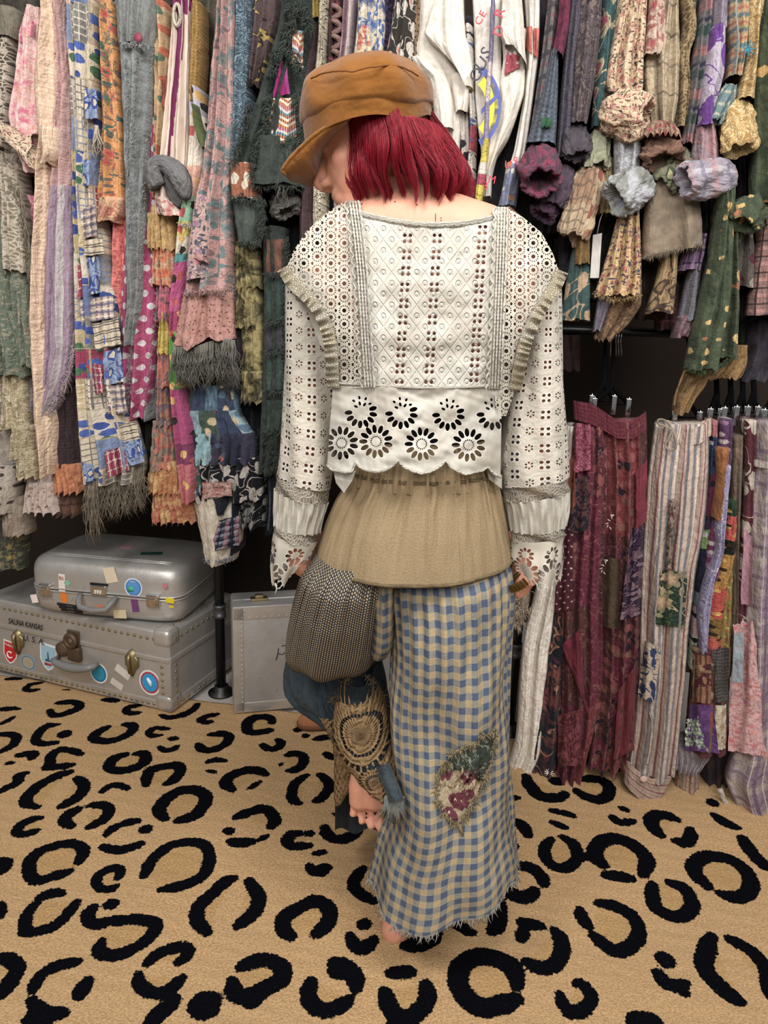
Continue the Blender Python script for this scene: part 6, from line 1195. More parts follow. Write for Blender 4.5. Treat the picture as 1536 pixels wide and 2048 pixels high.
t = B_('patchwork_trousers', 'patchwork trouser leg of brown batik with a purple dragon scale patch near the floor', 'trousers')
t.sheet('leg', [(1290, 1384, 1462), (1350, 1384, 1460), (1420, 1378, 1456), (1498, 1372, 1452)], fab('patch', .06, .07, ('5c2c30', '9a7a58', '44403c', '8c4038', '7a5a44'), fl=('c0a07c', '5c1c2c', 'b08c60')), off=-.245, nf=2, af=.012)
mdr = fab('damask', '55306c', '6a3c80', s=.05)
t.patch('purple_patch', [(1382, 1408), (1432, 1412), (1440, 1508), (1370, 1500)], mdr, off=-.29); t.patch('scale_patch', [(1374, 1440), (1396, 1436), (1414, 1500), (1370, 1490)], fab('dots', '7c9480', 'c4ccb8', per=.012, r=.36), off=-.2965, edge=4)
t.patch('batik_patch', [(1388, 1310), (1418, 1312), (1424, 1408), (1384, 1404)], fab('stripes', '8a6a44', [(.012, 0, .005, '5c1c2c', .9)]), off=-.29, seed=3); t.patch('flower_patch', [(1390, 1330), (1422, 1328), (1424, 1372), (1392, 1374)], fab('floral', '4a1424', ('b08c60',), leaf='8c6a48', s=.06, r=.45), off=-.2945)
t.patch('charcoal_patch', [(1424, 1300), (1458, 1296), (1456, 1404), (1428, 1406)], fab('gauze', '3c3a3c', '77706a', s=.01), off=-.288, seed=8); t.patch('ivory_patch', [(1428, 1412), (1452, 1410), (1450, 1498), (1436, 1500)], fab('vine', 'c8bca4', 'a8906c', s=.03), off=-.289, seed=5)
t.ruffle('lilac_hem', [(1488, 1350, 1430), (1512, 1346, 1420), (1534, 1346, 1400)], fab('tie', ('94888c', 'a89ca4', '7c7078'), s=.05), off=-.22)
t = B_('plaid_trousers', 'beige and red plaid trouser leg with a turned hem touching the rug', 'trousers')
mpt = fab('plaid', 'b09a82', [('u', .034, 0, .004, '9a4448', .85), ('u', .034, .3, .003, '9a4448', .85), ('v', .034, 0, .004, '8a6058', .7), ('u', .034, .6, .008, '847c70', .6)])
t.sheet('leg', [(1525, 1352, 1398), (1570, 1348, 1398), (1612, 1346, 1402)], mpt, off=-.20, nf=1.4, af=.012); t.sheet('turned_hem', [(1604, 1344, 1404), (1622, 1346, 1400), (1640, 1356, 1392)], mpt, off=-.212, nf=.7, af=.004)
one('olive_trousers', 'olive and berry trouser hems between the plaid leg and the lavender plaid', 'trousers', [(1440, 1398, 1462), (1510, 1400, 1460), (1572, 1404, 1454)], fab('patch', .05, .3, ('4c3c34', '5c2c38', '6c5c48', '40343c')), off=-.15, nf=3, group=GB)
t = B_('plaid_skirt', 'long lavender plaid skirt with a pink patched panel at the lower right edge', 'skirt')
mlp = fab('plaid', '94808c', [('u', .07, 0, .018, 'b0a49c', .7), ('v', .08, 0, .018, 'b5a89c', .6), ('u', .07, .5, .009, '6c5474', .75), ('v', .08, .5, .010, '7a6278', .7), ('u', .035, .3, .002, 'cfc4bc', .8)])
t.sheet('body', [(840, 1514, 1580), (930, 1510, 1580), (1000, 1504, 1580), (1200, 1490, 1580), (1400, 1482, 1580), (1500, 1470, 1580), (1560, 1452, 1580), (1610, 1470, 1580), (1676, 1512, 1580)], mlp, off=-.255, nf=2.2, af=.018)
t.band('waist_gather', [(1508, 918), (1540, 920), (1578, 930)], [(1508, 932), (1540, 934), (1578, 944)], mlp, off=-.27, nf=12, af=.005)
mpk = fab('floral', 'd3a3a4', ('c85a60', 'd07a60', 'b86a7c'), leaf='b88a88', s=.035, r=.28)
t.patch('pink_panel', [(1470, 1250), (1508, 1240), (1532, 1516), (1456, 1500)], mpk, off=-.312, edge=3, n=16, label='pink floral patched panel'); t.patch('pocket_patch', [(1468, 1268), (1488, 1264), (1486, 1366), (1464, 1364)], fab('tie', ('a8949c', '8fa0a8', 'b89a9c'), s=.04), off=-.322)
t.patch('pink_corner', [(1488, 1050), (1506, 1080), (1504, 1212), (1482, 1208)], fab('plain', 'c08c98', 'a8788a'), off=-.3, n=10)
t.roll('white_hem_trim', [(1440, 1578), (1448, 1600), (1466, 1630), (1494, 1658), (1524, 1680), (1545, 1676)], [5, 5, 6, 7, 8, 7], fab('splat', 'c8bcb0', ('8a6c4c', 'a08a70'), s=.012, dens=.4), off=-.262, n=30)
# ---------------------------------------------------------------- clip hangers on the lower rail
m_velv = simple('black_velvet', '08080a', .95, 0, .05); GH = 'black clip hangers on the lower rail'
def clip_hanger(x, y, wpx, label, off=-.16, ry=664):
    c = rk(x, y, off); sc = np.linalg.norm(rk(x+1, y, off)-c); h = empty('clip_hanger', c, label, 'hanger', GH)
    w = wpx*sc/2; dr = RE*.8+RN*.35; dr /= np.linalg.norm(dr); rail = c.copy(); rail[2] = LOW_Z+.012; rail = rail+RN*(.02-off)*1.0
    mb = MB(); top = c+np.array([0, 0, .05]); mid = (top+rail)/2+np.array([0, 0, .03])
    mb.tube([c-dr*w+[0, 0, -.01], c-dr*w*.6+[0, 0, .012], c-dr*w*.2+[0, 0, .03], top, top+(rail-top)*.5+np.array([0, 0, .05]), rail+np.array([0, 0, .012])], [.005, .006, .007, .007, .004, .003], 8)
    mb.tube([c+dr*w+[0, 0, -.01], c+dr*w*.6+[0, 0, .012], c+dr*w*.2+[0, 0, .03], top], [.005, .006, .007, .007], 8)
    mb.tube([c-dr*w*1.0+[0, 0, -.004], c+dr*w*1.0+[0, 0, -.004]], .0022, 6); mb.build('hanger_body', m_velv, h)
    for sgn in (-.85, .85):
        mb = MB(); q = c+dr*w*sgn-RN*.01; Rr = np.stack([RE, RN, [0, 0, 1]], 1)
        mb.box(q+[0, 0, -.012]-RN*.008, (.012, .004, .05), Rr, .001); mb.box(q+[0, 0, -.012]+RN*.004, (.012, .004, .05), Rr, .001); mb.tube([q+[0, 0, .012]-RN*.008, q+[0, 0, .02], q+[0, 0, .012]+RN*.006], .0025, 6); mb.build('clip', m_chrome, h)
for x, y, w, l in ((1222, 806, 92, 'black velvet hanger with two silver clips holding the burgundy waistband'), (1205, 800, 60, 'second black clip hanger crowded behind the burgundy waistband'), (1372, 832, 70, 'black clip hanger above the striped drawstring waistband'), (1428, 826, 30, 'black clip hanger above the navy print fold'), (1456, 824, 30, 'black clip hanger above the purple tie dyed fold'), (1480, 822, 30, 'black clip hanger above the taupe linen fold'), (1502, 822, 30, 'black clip hanger above the burgundy leaf print'), (1540, 828, 44, 'black clip hanger above the lavender plaid skirt')): clip_hanger(x, y, w, l)
# ---------------------------------------------------------------- shirt hangers at the upper left
GU = 'black hangers on the upper rail'
for x, y, l in ((60, 22, 'black velvet hanger at the top left corner beside the crochet cardigan'), (92, 16, 'black velvet hanger behind the pink floral blouse'), (296, 10, 'black velvet hanger above the grey overalls'), (340, 12, 'black velvet hanger at the neck of the striped dress'), (486, 6, 'black velvet hanger above the slate paisley sleeve')):
    c = rk(x, y, -.16); h = empty('shirt_hanger', c, l, 'hanger', GU); mb = MB(); top = c+RN*.16+[0, 0, .055]; hk = np.array([c[0], c[1], RAIL_Z+.02])+RN*.16
    mb.tube([c-RN*.03+[0, 0, -.03], c+RN*.05+[0, 0, .02], top, c+RN*.27+[0, 0, .02], c+RN*.33+[0, 0, -.03]], [.009, .011, .012, .011, .009], 8); mb.build('hanger_body', m_velv, h)
    mb = MB(); mb.tube([top, top+[0, 0, .02], hk-RN*.018+[0, 0, -.025], hk-RN*.014+[0, 0, .004], hk+[0, 0, .012], hk+RN*.016]+([]), .0022, 6); mb.build('hook', m_chrome, h)
GK = 'empty silver hooks on the lower rail'
for i in range(5):
    x = 1222+i*5; c = rk(x, 668, -.0); mb = MB(); hb = rk(x-1+i*.5, 712, .0)
    mb.tube([c+RN*.018+[0, 0, .006], c+[0, 0, .016], c-RN*.016+[0, 0, .004], c-RN*.010+[0, 0, -.02], hb], .0016, 6); o = mb.build('hanger_hook', m_chrome); tag(o, 'one of five bare silver hanger hooks on the dark lower rail', 'hook', GK)

GS = 'silver hanger hooks at the top left'
for i in range(10):
    x = 4+i*9.6; c = rk(x, 24, -.02); up = np.array([0, 0, 1.0]); mb = MB(); tp = rk(x-3, -8, .0)
    mb.tube([c, c*.4+tp*.6+RE*.001, tp, tp+up*.012+RN*.012, tp+RN*.03], .0021, 6); o = mb.build('hanger_hook', m_chrome); tag(o, 'one of a row of thin silver hanger hooks at the top left corner', 'hook', GS)
# ---------------------------------------------------------------- the person
YH = np.array([0, 1.0, 0])
person = empty('person', fl(830, 1850), 'person from behind in tan cap, lace blouse and gingham patchwork trousers, one bare foot raised', 'person')
def rowpts(rows, n):
    R = interp(rows, n); Y = R[:, 0]; c1 = pl(R[:, 1], Y, R[:, 3]); c2 = pl(R[:, 2], Y, R[:, 3]); return R, (c1+c2)/2, (c2-c1)/2
def loft_pts(rows, nv, nu, e=1.0, fold=None, front=1.0, slant_b=None, slant_t=None):
    """closed tube; rows of (y, x left, x right, depth of the middle, half thickness)"""
    R, C, Hx = rowpts(rows, nv); a = np.linspace(0, 2*np.pi, nu, endpoint=False)
    ca, sa = np.cos(a), np.sin(a); ca = np.sign(ca)*np.abs(ca)**e; sa = np.sign(sa)*np.abs(sa)**e
    D = R[:, 4][:, None]*np.where(sa < 0, front, 1.0)[None]
    t = np.linspace(0, 1, nv)
    f = 0 if fold is None else fold(a[None], t[:, None])
    P = C[:, None]+Hx[:, None]*ca[None, :, None]*(1+0*t[:, None, None])-YH*(D*sa[None]+f)[..., None]
    if fold is not None: P = P+Hx[:, None]/np.linalg.norm(Hx, axis=1)[:, None, None]*(f*ca[None]*.35)[..., None]
    dz = np.zeros((nv, nu)); sc = np.linalg.norm(pl(831, 1000, 1.27)-pl(830, 1000, 1.27))
    xi = (1+ca)/2
    if slant_b is not None: dz -= np.interp(xi, np.linspace(0, 1, len(slant_b)), slant_b)[None]*sc*(t**2)[:, None]
    if slant_t is not None: dz -= np.interp(xi, np.linspace(0, 1, len(slant_t)), slant_t)[None]*sc*((1-t)**2)[:, None]
    P[..., 2] += dz
    rad = np.linalg.norm(Hx, axis=1).mean()*1.2
    L = np.concatenate([[0], np.cumsum(np.linalg.norm(np.diff(C, axis=0), axis=1))])
    UV = np.stack(np.broadcast_arrays(((np.pi*1.5-a) % (2*np.pi))[None]*rad, (L[-1]-L)[:, None]), -1)
    return P, UV
def loft(part, rows, m, parent, nv=40, nu=64, cap=False, thick=0, **k):
    P, UV = loft_pts(rows, nv, nu, **k); mb = MB()
    P = np.concatenate([P, P[:, :1]], 1); UV = np.concatenate([UV, UV[:, :1]], 1)
    j = int(np.argmax(UV[0, :, 0])); 
    mb.grid(P, UV, capa=False)
    if cap:
        mb.add(P[0, :-1], [tuple(range(P.shape[1]-1))[::-1]]); mb.add(P[-1, :-1], [tuple(range(P.shape[1]-1))])
    return mb.build(part, m, parent)
def at_px(fn, x, y, it=4):
    """the point of a surface fn(x, y) that is seen at picture point x, y"""
    X, Y = x, y
    for _ in range(it):
        q = np.asarray(fn(X, Y))-cC; Y = Y-(1024-F_PX*(q@cU)/(q@cF)-y)*.9
    return fn(X, Y)
# ----- skin
g = G('skin', 'obj'); n1 = g.noise(9, 4); n2 = g.noise(220, 3); n3 = g.noise(30, 3)
m_skin = g.done(g.mix(n1.sm(.3, .7)*.6, 'dba188', 'cf8a72'), rough=.52, bump=n2*.6+n3*.4, bs=.12, dist=.002, spec=.35)
g.bs.inputs['Subsurface Weight'].default_value = .12; g.bs.inputs['Subsurface Radius'].default_value = (.012, .005, .003)
B = MB()
def ell(c, r, R=None, n=20, m=12):
    a = np.linspace(0, 2*np.pi, n, endpoint=False); b_ = np.linspace(-np.pi/2, np.pi/2, m)[1:-1]
    P = np.array([[(math.cos(t)*math.cos(q)*r[0], math.cos(t)*math.sin(q)*r[1], math.sin(t)*r[2]) for q in a] for t in b_])
    if R is not None: P = P@np.asarray(R).T
    B.grid(P+np.asarray(c), None, wrap=True, capa=True, capb=True)
def limb(pts, r, n=16, k=3): 
    p = smooth_path(pts, max(6, len(pts)*4), 1); B.tube(p, np.interp(np.linspace(0, 1, len(p)), np.linspace(0, 1, len(r)), r), n)
torso = [(352, 782, 872, 1.285, .048), (380, 770, 888, 1.275, .056), (396, 735, 930, 1.27, .066), (410, 704, 975, 1.27, .074), (425, 672, 1018, 1.27, .080), (445, 648, 1046, 1.27, .088), (480, 642, 1054, 1.27, .094), (540, 660, 1042, 1.27, .100), (650, 700, 1000, 1.275, .106), (770, 722, 972, 1.28, .098), (900, 734, 958, 1.285, .088), (1000, 712, 980, 1.29, .098), (1080, 690, 986, 1.295, .100), (1120, 720, 960, 1.30, .07)]
P, _ = loft_pts(torso, 50, 40, e=.92); B.grid(P, None, wrap=True, capa=True, capb=True)
W3 = lambda x, y, Y: pl(x, y, Y)
# arms
elL, wrL = W3(616, 880, 1.275), W3(597, 1108, 1.275); elR, wrR = W3(1072, 880, 1.275), W3(1050, 1168, 1.262)
limb([W3(662, 518, 1.275), W3(622, 625, 1.275), elL], [.036, .032, .029]); limb([elL, (elL+wrL)/2, wrL], [.029, .026, .020])
limb([W3(1034, 520, 1.275), W3(1072, 625, 1.275), elR], [.036, .032, .029]); limb([elR, (elR+wrR)/2, wrR], [.029, .026, .020])
# legs
hipL, knL, anL = W3(745, 1110, 1.30), W3(668, 1345, 1.62), W3(738, 1480, 1.46)
limb([hipL, (hipL+knL)/2+[0, 0, .01], knL], [.088, .076, .056]); limb([knL, (knL+anL)/2-[0, 0, .035], anL], [.050, .040, .030])
heel = fl(787, 1872, .028); anR = heel+np.array([.012, .035, .075]); hipR, knR = W3(900, 1110, 1.30), W3(880, 1460, 1.285)
limb([hipR, (hipR+knR)/2, knR], [.090, .078, .056]); limb([knR, (knR+anR)/2-[0, .012, 0], anR], [.054, .050, .034])
def foot(h, toe, sole, med, L, scale=1.0):
    """h heel centre; toe, sole, med: unit directions (to the toes, out of the sole, to the big toe)"""
    f = lambda a, b_, c: h+toe*a*L+med*b_*L+sole*c*L
    B.tube([f(-.10, 0, .02), f(-.06, 0, .02), f(.02, 0, .01), f(.15, -.01, -.02), f(.30, -.03, -.05), f(.45, -.03, -.05), f(.58, -.01, -.03), f(.68, .0, -.01), f(.74, .0, .0)], np.array([.05, .115, .135, .13, .125, .13, .15, .145, .10])*L, 18)
    for b_, w in ((-.11, .10), (.0, .11), (.11, .105)): B.tube([f(.40, b_*.8, .0), f(.56, b_, .03), f(.70, b_*1.05, .025), f(.76, b_, .02)], np.array([.09, w, w*.95, .05])*L, 14)
    for b_, a0, ln, w in ((.150, .74, .22, .060), (.050, .76, .20, .036), (-.032, .745, .185, .034), (-.108, .72, .165, .033), (-.178, .68, .14, .034)):
        B.tube([f(a0-.06, b_*.95, .01), f(a0+ln*.3, b_, -.005), f(a0+ln*.65, b_, .012), f(a0+ln*.9, b_, .035), f(a0+ln*1.02, b_, .04)], np.array([w*.8, w*.82, w*.86, w, w*.55])*L, 12)
# raised left foot: sole towards the viewer, toes down
dn = np.array([.06, -.10, -1.0]); dn /= np.linalg.norm(dn); so = np.array([-.04, -1.0, .10]); so = so-dn*(so@dn); so /= np.linalg.norm(so); md = np.cross(so, dn); md = md if md[0] > 0 else -md
ftL = .252
toe_tip = W3(750, 1653, 1.33); hL = toe_tip-dn*ftL*.93
anL2 = hL-so*.02+np.array([0, .05, .02]); limb([anL, (anL+anL2)/2, hL-so*.03-dn*.02], [.036, .034, .032]); foot(hL, dn, so, md, ftL)
# standing right foot: pointing away from the viewer
t_ = np.array([.16, 1.0, -.0]); t_ /= np.linalg.norm(t_); s_ = np.array([0, 0, -1.0]); foot(heel+t_*.02, t_, s_, np.array([-t_[1], t_[0], 0]), .225)
# hands
def hand(w, d, pn, th, S_=1.0, curl=.5):
    """w wrist, d towards the fingers, pn out of the palm, th towards the thumb"""
    L = .178*S_; f = lambda a, b_, c: w+d*a*L+th*b_*L+pn*c*L
    for b_ in (-.16, -.05, .06, .16): B.tube([f(-.05, b_*.5, 0), f(.15, b_*.8, -.01), f(.34, b_, -.01), f(.5, b_*1.02, .0)], np.array([.10, .095, .085, .062])*L, 12)
    for b_, ln, w_ in ((.165, .40, .050), (.055, .45, .052), (-.055, .42, .050), (-.16, .33, .044)):
        a = np.array([.48, .48+ln*.42, .48+ln*.72, .48+ln*.95])
        c = np.array([0, curl*.16, curl*.42, curl*.75])*ln*1.3
        B.tube([f(a[0]-.08, b_, -.0), f(a[0], b_, 0), f(a[1], b_*1.03, c[1]), f(a[2], b_*1.03, c[2]), f(a[3]*.985, b_*1.0, c[3])], np.array([.055, w_*1.08, w_, w_*.92, w_*.6])*L, 10)
    B.tube([f(.06, .10, .02), f(.20, .24, .06), f(.36, .33, .10), f(.48, .36, .15)], np.array([.075, .068, .058, .036])*L, 10)
dL = np.array([.42, .70, -.45]); dL /= np.linalg.norm(dL); nL = np.array([.8, -.45, .1]); nL = nL-dL*(nL@dL); nL /= np.linalg.norm(nL); hand(wrL, dL, nL, np.cross(nL, dL), .95)
dR = np.array([-.42, .62, .50]); dR /= np.linalg.norm(dR); nR = np.array([-.8, -.5, .1]); nR = nR-dR*(nR@dR); nR /= np.linalg.norm(nR); hand(wrR, dR, nR, np.cross(dR, nR), .95)
# head: forward, up and left-ear axes
hf = np.array([-.93, .06, -.37]); hf /= np.linalg.norm(hf); hu = np.array([-.20, .32, .93]); hu = hu-hf*(hu@hf); hu /= np.linalg.norm(hu); hs = np.cross(hu, hf)      # hs: to the left ear
HC = W3(751, 268, 1.285); HR = np.stack([hf, hs, hu], 1)
hp = lambda a, b_, c: HC+hf*a+hs*b_+hu*c
ell(HC, (.094, .074, .092), HR, 28, 18); ell(hp(.030, 0, -.045), (.066, .060, .075), HR); ell(hp(.058, 0, -.095), (.030, .030, .022), HR); ell(hp(.072, 0, .02), (.025, .05, .035), HR)
for sd_ in (-1, 1): ell(hp(.060, .036*sd_, -.042), (.020, .022, .020), HR); ell(hp(.020, .052*sd_, -.07), (.04, .016, .03), HR); ell(hp(.079, .036*sd_, .012), (.014, .022, .008), HR)
B.tube([hp(.090, 0, -.002), hp(.098, 0, -.022), hp(.110, 0, -.045), hp(.106, 0, -.055)], [.009, .010, .013, .008], 10); ell(hp(.100, .011, -.052), (.009, .008, .007), HR); ell(hp(.100, -.011, -.052), (.009, .008, .007), HR)
ell(hp(.088, 0, -.074), (.012, .022, .007), HR); ell(hp(.085, 0, -.085), (.012, .019, .007), HR)
for sd_ in (-1, 1):
    th = np.linspace(-.5, 4.2, 12); B.tube([hp(-.008+.018*math.cos(t), .074*sd_+.006*sd_*math.sin(t*.5), -.02+.030*math.sin(t)) for t in th], .006, 8); ell(hp(-.004, .070*sd_, -.03), (.014, .008, .022), HR)
limb([W3(838, 430, 1.275), W3(815, 375, 1.282), HC-hu*.06-hf*.02], [.062, .056, .056])
raw = mesh('body_src', B.v, B.f, None, None); rm = raw.modifiers.new('r', 'REMESH'); rm.mode = 'VOXEL'; rm.voxel_size = .0036
sm_ = raw.modifiers.new('s', 'CORRECTIVE_SMOOTH' if False else 'SMOOTH'); sm_.factor = .5; sm_.iterations = 4
me = bpy.data.meshes.new_from_object(raw.evaluated_get(bpy.context.evaluated_depsgraph_get())); bpy.data.objects.remove(raw)
body = link('body', me, m_skin, person)
from mathutils.bvhtree import BVHTree
bv = BVHTree.FromPolygons([v.co[:] for v in me.vertices], [f.vertices[:] for f in me.polygons])
def on_skin(x, y, o=.0004):
    d = ray(x, y); d = Vector(d/np.linalg.norm(d)); h = bv.ray_cast(Vector(cC), d); return np.array(h[0]-d*o) if h[0] is not None else pl(x, y, 1.19)
m_tat = simple('tattoo_ink', '3c2c2c', .6); m_mole = simple('mole', '6c3c2c', .6)
mb = MB(); mb.tube([on_skin(871, y) for y in np.linspace(427, 450, 8)], .0006, 5)
for x, y in ((882, 436), (884, 444), (879, 448), (882, 441)): mb.tube([on_skin(x-1.2, y), on_skin(x+1.2, y)], .0006, 5)
mb.build('tattoo', m_tat, person)
for x, y in ((724, 408), (834, 410), (790, 404)): mb = MB(); mb.lathe([(.0017, -.0004), (.0014, .0004), (0, .0008)], on_skin(x, y, 0), -YH, 8); mb.build('mole', m_mole, person)
# eyes, brows, lashes
m_lid = simple('eyelid_skin', 'b07c68', .5); m_lash = simple('lash', '140e0c', .7); m_brow = simple('brow', '5a2a22', .8)
for sd_ in (-1, 1):
    mb = MB(); mb.lathe([(.0, -.011), (.006, -.009), (.010, -.004), (.011, 0), (.010, .004), (.006, .009), (0, .011)], hp(.0795, .032*sd_, -.008), hu, 14); mb.build('eyelid', m_lid, person)
    mb = MB()
    for k in range(12):
        b_ = (.020+.024*k/11)*sd_; a0 = hp(.0915-.0006*abs(k-5)**1.3, b_, -.007); mb.tube([a0, a0+hf*.007-hu*.003, a0+hf*.012-hu*.001+hs*sd_*.003], [.0018, .0012, .0004], 4)
    mb.tube([hp(.0895-.0006*abs(k-5)**1.3, (.018+.028*k/11)*sd_, -.0045) for k in range(12)], [.0008]+[.0022]*10+[.0008], 5); mb.build('eyelashes', m_lash, person)
    mb = MB(); mb.tube([hp(.094, .014*sd_, .014), hp(.093, .03*sd_, .020), hp(.082, .048*sd_, .015)], [.003, .0035, .0015], 6); mb.build('eyebrow', m_brow, person)
mb = MB(); mb.lathe([(.0016, 0), (.0014, .0012), (0, .0016)], hp(.106, .019, -.048), hs, 8); mb.build('nose_stud', m_chrome, person)
# ----- hair
HROW = [(200, 664, 860, 1.275, .10), (225, 682, 864, 1.275, .108), (260, 686, 884, 1.275, .112), (300, 690, 908, 1.275, .114), (340, 688, 932, 1.275, .114), (372, 690, 944, 1.275, .110), (404, 706, 938, 1.275, .100)]
g = G('red_hair'); n1 = g.noise(1.0, 3, vec=g.vec(g.u*60, g.v*4)); 
m_hair = g.done(g.ramp(n1, [(.25, '30050d'), (.42, '6c0c1c'), (.6, '96162a'), (.8, 'b83446')], False), rough=.48, spec=.35, bump=g.noise(1, 2, vec=g.vec(g.u*300, g.v*8)), bs=.4, dist=.003)
HRow, HCen, HHx = rowpts(HROW, 60)
def hair_pt(a, y, o):
    i = np.clip((y-HROW[0][0])/(HROW[-1][0]-HROW[0][0])*59, 0, 58.99); k = int(i); f = i-k
    c = HCen[k]*(1-f)+HCen[k+1]*f; hx = HHx[k]*(1-f)+HHx[k+1]*f; D = HRow[k, 4]*(1-f)+HRow[k+1, 4]*f
    P = c+hx*math.cos(a)*(1+o/.12)-YH*(D+o)*math.sin(a); 
    if y > HROW[-1][0]: P = P+np.array([0, 0, -(y-HROW[-1][0])*.0008])
    return P
hb = MB()
P = np.array([[hair_pt(a, y, -.010) for a in np.linspace(-.5, np.pi*.98, 40)] for y in np.linspace(266, 356, 24)])
hb.grid(P, np.stack(np.broadcast_arrays(np.linspace(0, .4, 40)[None], np.linspace(0, .2, 24)[:, None]), -1))
q = random.Random(5)
for k in range(8200):
    a0 = math.pi*(q.random()**.95)*1.02-.12; top = q.uniform(232, 258) if a0 < .35 else (q.uniform(268, 294) if a0 < 1.45 else q.uniform(232, 270)); lock = math.floor(a0*9); lr = random.Random(lock*13+1)
    end = 388+lr.uniform(-10, 30)+q.gauss(0, 9); 
    if a0 > 2.55: end += 6
    if .9 < a0 < 1.5: end += 4
    if q.random() < .12: end -= q.uniform(20, 80)
    w1, p1, f1 = .075+.035*math.sin(3.1*a0+1), 2.4*math.sin(2.3*a0+.7)+1.1*math.sin(5.9*a0), 1.25+.2*math.sin(1.9*a0); flip = lr.gauss(0, .06)
    n = 12; pts = []; o0 = q.uniform(-.010, .008); ph = q.gauss(0, .10)
    ctr = (lock+.5)/9+.03*math.sin(lock*5.1)
    for t in np.linspace(0, 1, n):
        y = top+(end-top)*t; a = a0+(ctr-a0)*.62*t**1.6+w1*math.sin(p1+f1*6.28*t*.8+ph)*t+flip*t**2+.008*math.sin(7*t+k)*t
        a = min(max(a, -.5), 2.62+.5*(1-t))
        pts.append(hair_pt(a, y, o0-.010*(1-t)**2+.010*math.sin(p1+2.2+f1*5*t)*t-.012*t**3))
    r = q.uniform(.00020, .00046); hb.tube(pts, np.array([r]*(n-3)+[r*.8, r*.5, r*.2]), 4, cap=False)
    for z in range(len(hb.uv)-4*n, len(hb.uv)): hb.uv[z] = (k*.113 % 5, hb.uv[z][1])
hair = hb.build('hair', m_hair, person)
# ----- cap
g = G('tan_suede'); n1 = g.noise(60, 5, rough=.7); n2 = g.noise(8, 3)
m_cap = g.done(g.mix(n1*.5+n2*.5, '68411a', '8e5c28'), rough=.95, bump=n1*.3+g.noise(1, 3, vec=g.vec(g.u*9, g.v*22))*2.2, bs=.6, dist=.010, spec=.1, sheen=.25)
capo = bpy.data.objects.new('cap', None); COL.objects.link(capo); capo.parent = person; capo.location = V(HC)-person.location; capo.empty_display_size = .05
CR = [(128, 722, 792, 1.27, .030), (132, 696, 814, 1.27, .055), (142, 660, 836, 1.27, .085), (157, 630, 852, 1.27, .106), (176, 610, 863, 1.27, .120), (196, 603, 867, 1.27, .127), (212, 601, 868, 1.27, .128), (228, 602, 867, 1.27, .125), (238, 612, 858, 1.27, .108)]
BT = [20, 24, 18, 14, 12, 14, 8, -16]
cf = lambda a, t: .006*np.sin(a*4+2+2*t)*np.sin(3.1*t)+.004*np.sin(a*9+1+5*t)*t*(1.1-t)*3
loft('crown', CR, m_cap, capo, nv=34, nu=72, cap=True, fold=cf, slant_b=BT)
BR = [(222, 610, 861, 1.27, .118), (236, 607, 863, 1.27, .122), (262, 611, 862, 1.27, .117)]
loft('band', [(y+6, a, b_, Y, d) for y, a, b_, Y, d in BR], m_cap, capo, nv=10, nu=72, slant_b=[20, 20, 12, 6, 2, 2, 0, -24], slant_t=[20, 22, 10, 2, -2, 0, -4, -24])
# crown seam and stitching
def on_crown(x, y):
    R, C, Hx = rowpts(CR, 80); i = int(np.clip((y-128)/(238-128)*79, 0, 79)); cx = (R[i, 1]+R[i, 2])/2; c = np.clip((x-cx)/((R[i, 2]-R[i, 1])/2), -1, 1)
    return C[i]+Hx[i]*c-YH*(R[i, 4]*math.sqrt(1-c*c)+.007)
mb = MB()
mb.tube([at_px(on_crown, x, y) for x, y in smooth_path([(634, 158), (660, 146), (690, 141), (715, 144), (735, 137), (760, 132), (790, 131), (815, 140), (832, 152)], 40)], .0012, 5); mb.build('crown_seam', simple('stitch_brown', '6a3c10', .8), capo)
# visor: curved plate from the band's front end
vt = smooth_path([(700, 234), (664, 246), (632, 266), (604, 292), (580, 316), (565, 340)], 20); vb = smooth_path([(690, 258), (664, 286), (648, 318), (644, 345), (646, 366), (620, 371), (584, 358)], 20)
u = np.linspace(0, 1, 14); Pv = []
for i in range(20):
    s0, s1 = vt[i], vb[i]; row = []
    for w in u:
        xy = s0*(1-w)+s1*w; t = i/19
        Yv = 1.165+.045*t+(.17-.05*t)*w-.055*math.sin(w*3.14)*(1-.3*t)
        row.append(pl(xy[0], xy[1], Yv))
    Pv.append(row)
Pv = np.array(Pv); Nv = np.array([.55, .1, .75])*-.004
mb = MB(); mb.grid(Pv, np.stack(np.meshgrid(u*.1, np.linspace(0, .14, 20)), -1)); mb.grid((Pv+Nv)[:, ::-1], np.stack(np.meshgrid(u*.1, np.linspace(0, .14, 20)), -1))
ring = [(i, 0) for i in range(20)]+[(19, j) for j in range(1, 14)]+[(i, 13) for i in range(18, -1, -1)]
mb.grid(np.array([[Pv[i] for i in ring], [(Pv+Nv)[i] for i in ring]])); mb.tube([Pv[19, j]+Nv/2 for j in range(14)], .003, 6); mb.tube([Pv[i, 0]+Nv/2 for i in range(20)], .003, 6)
mb.build('visor', m_cap, capo)
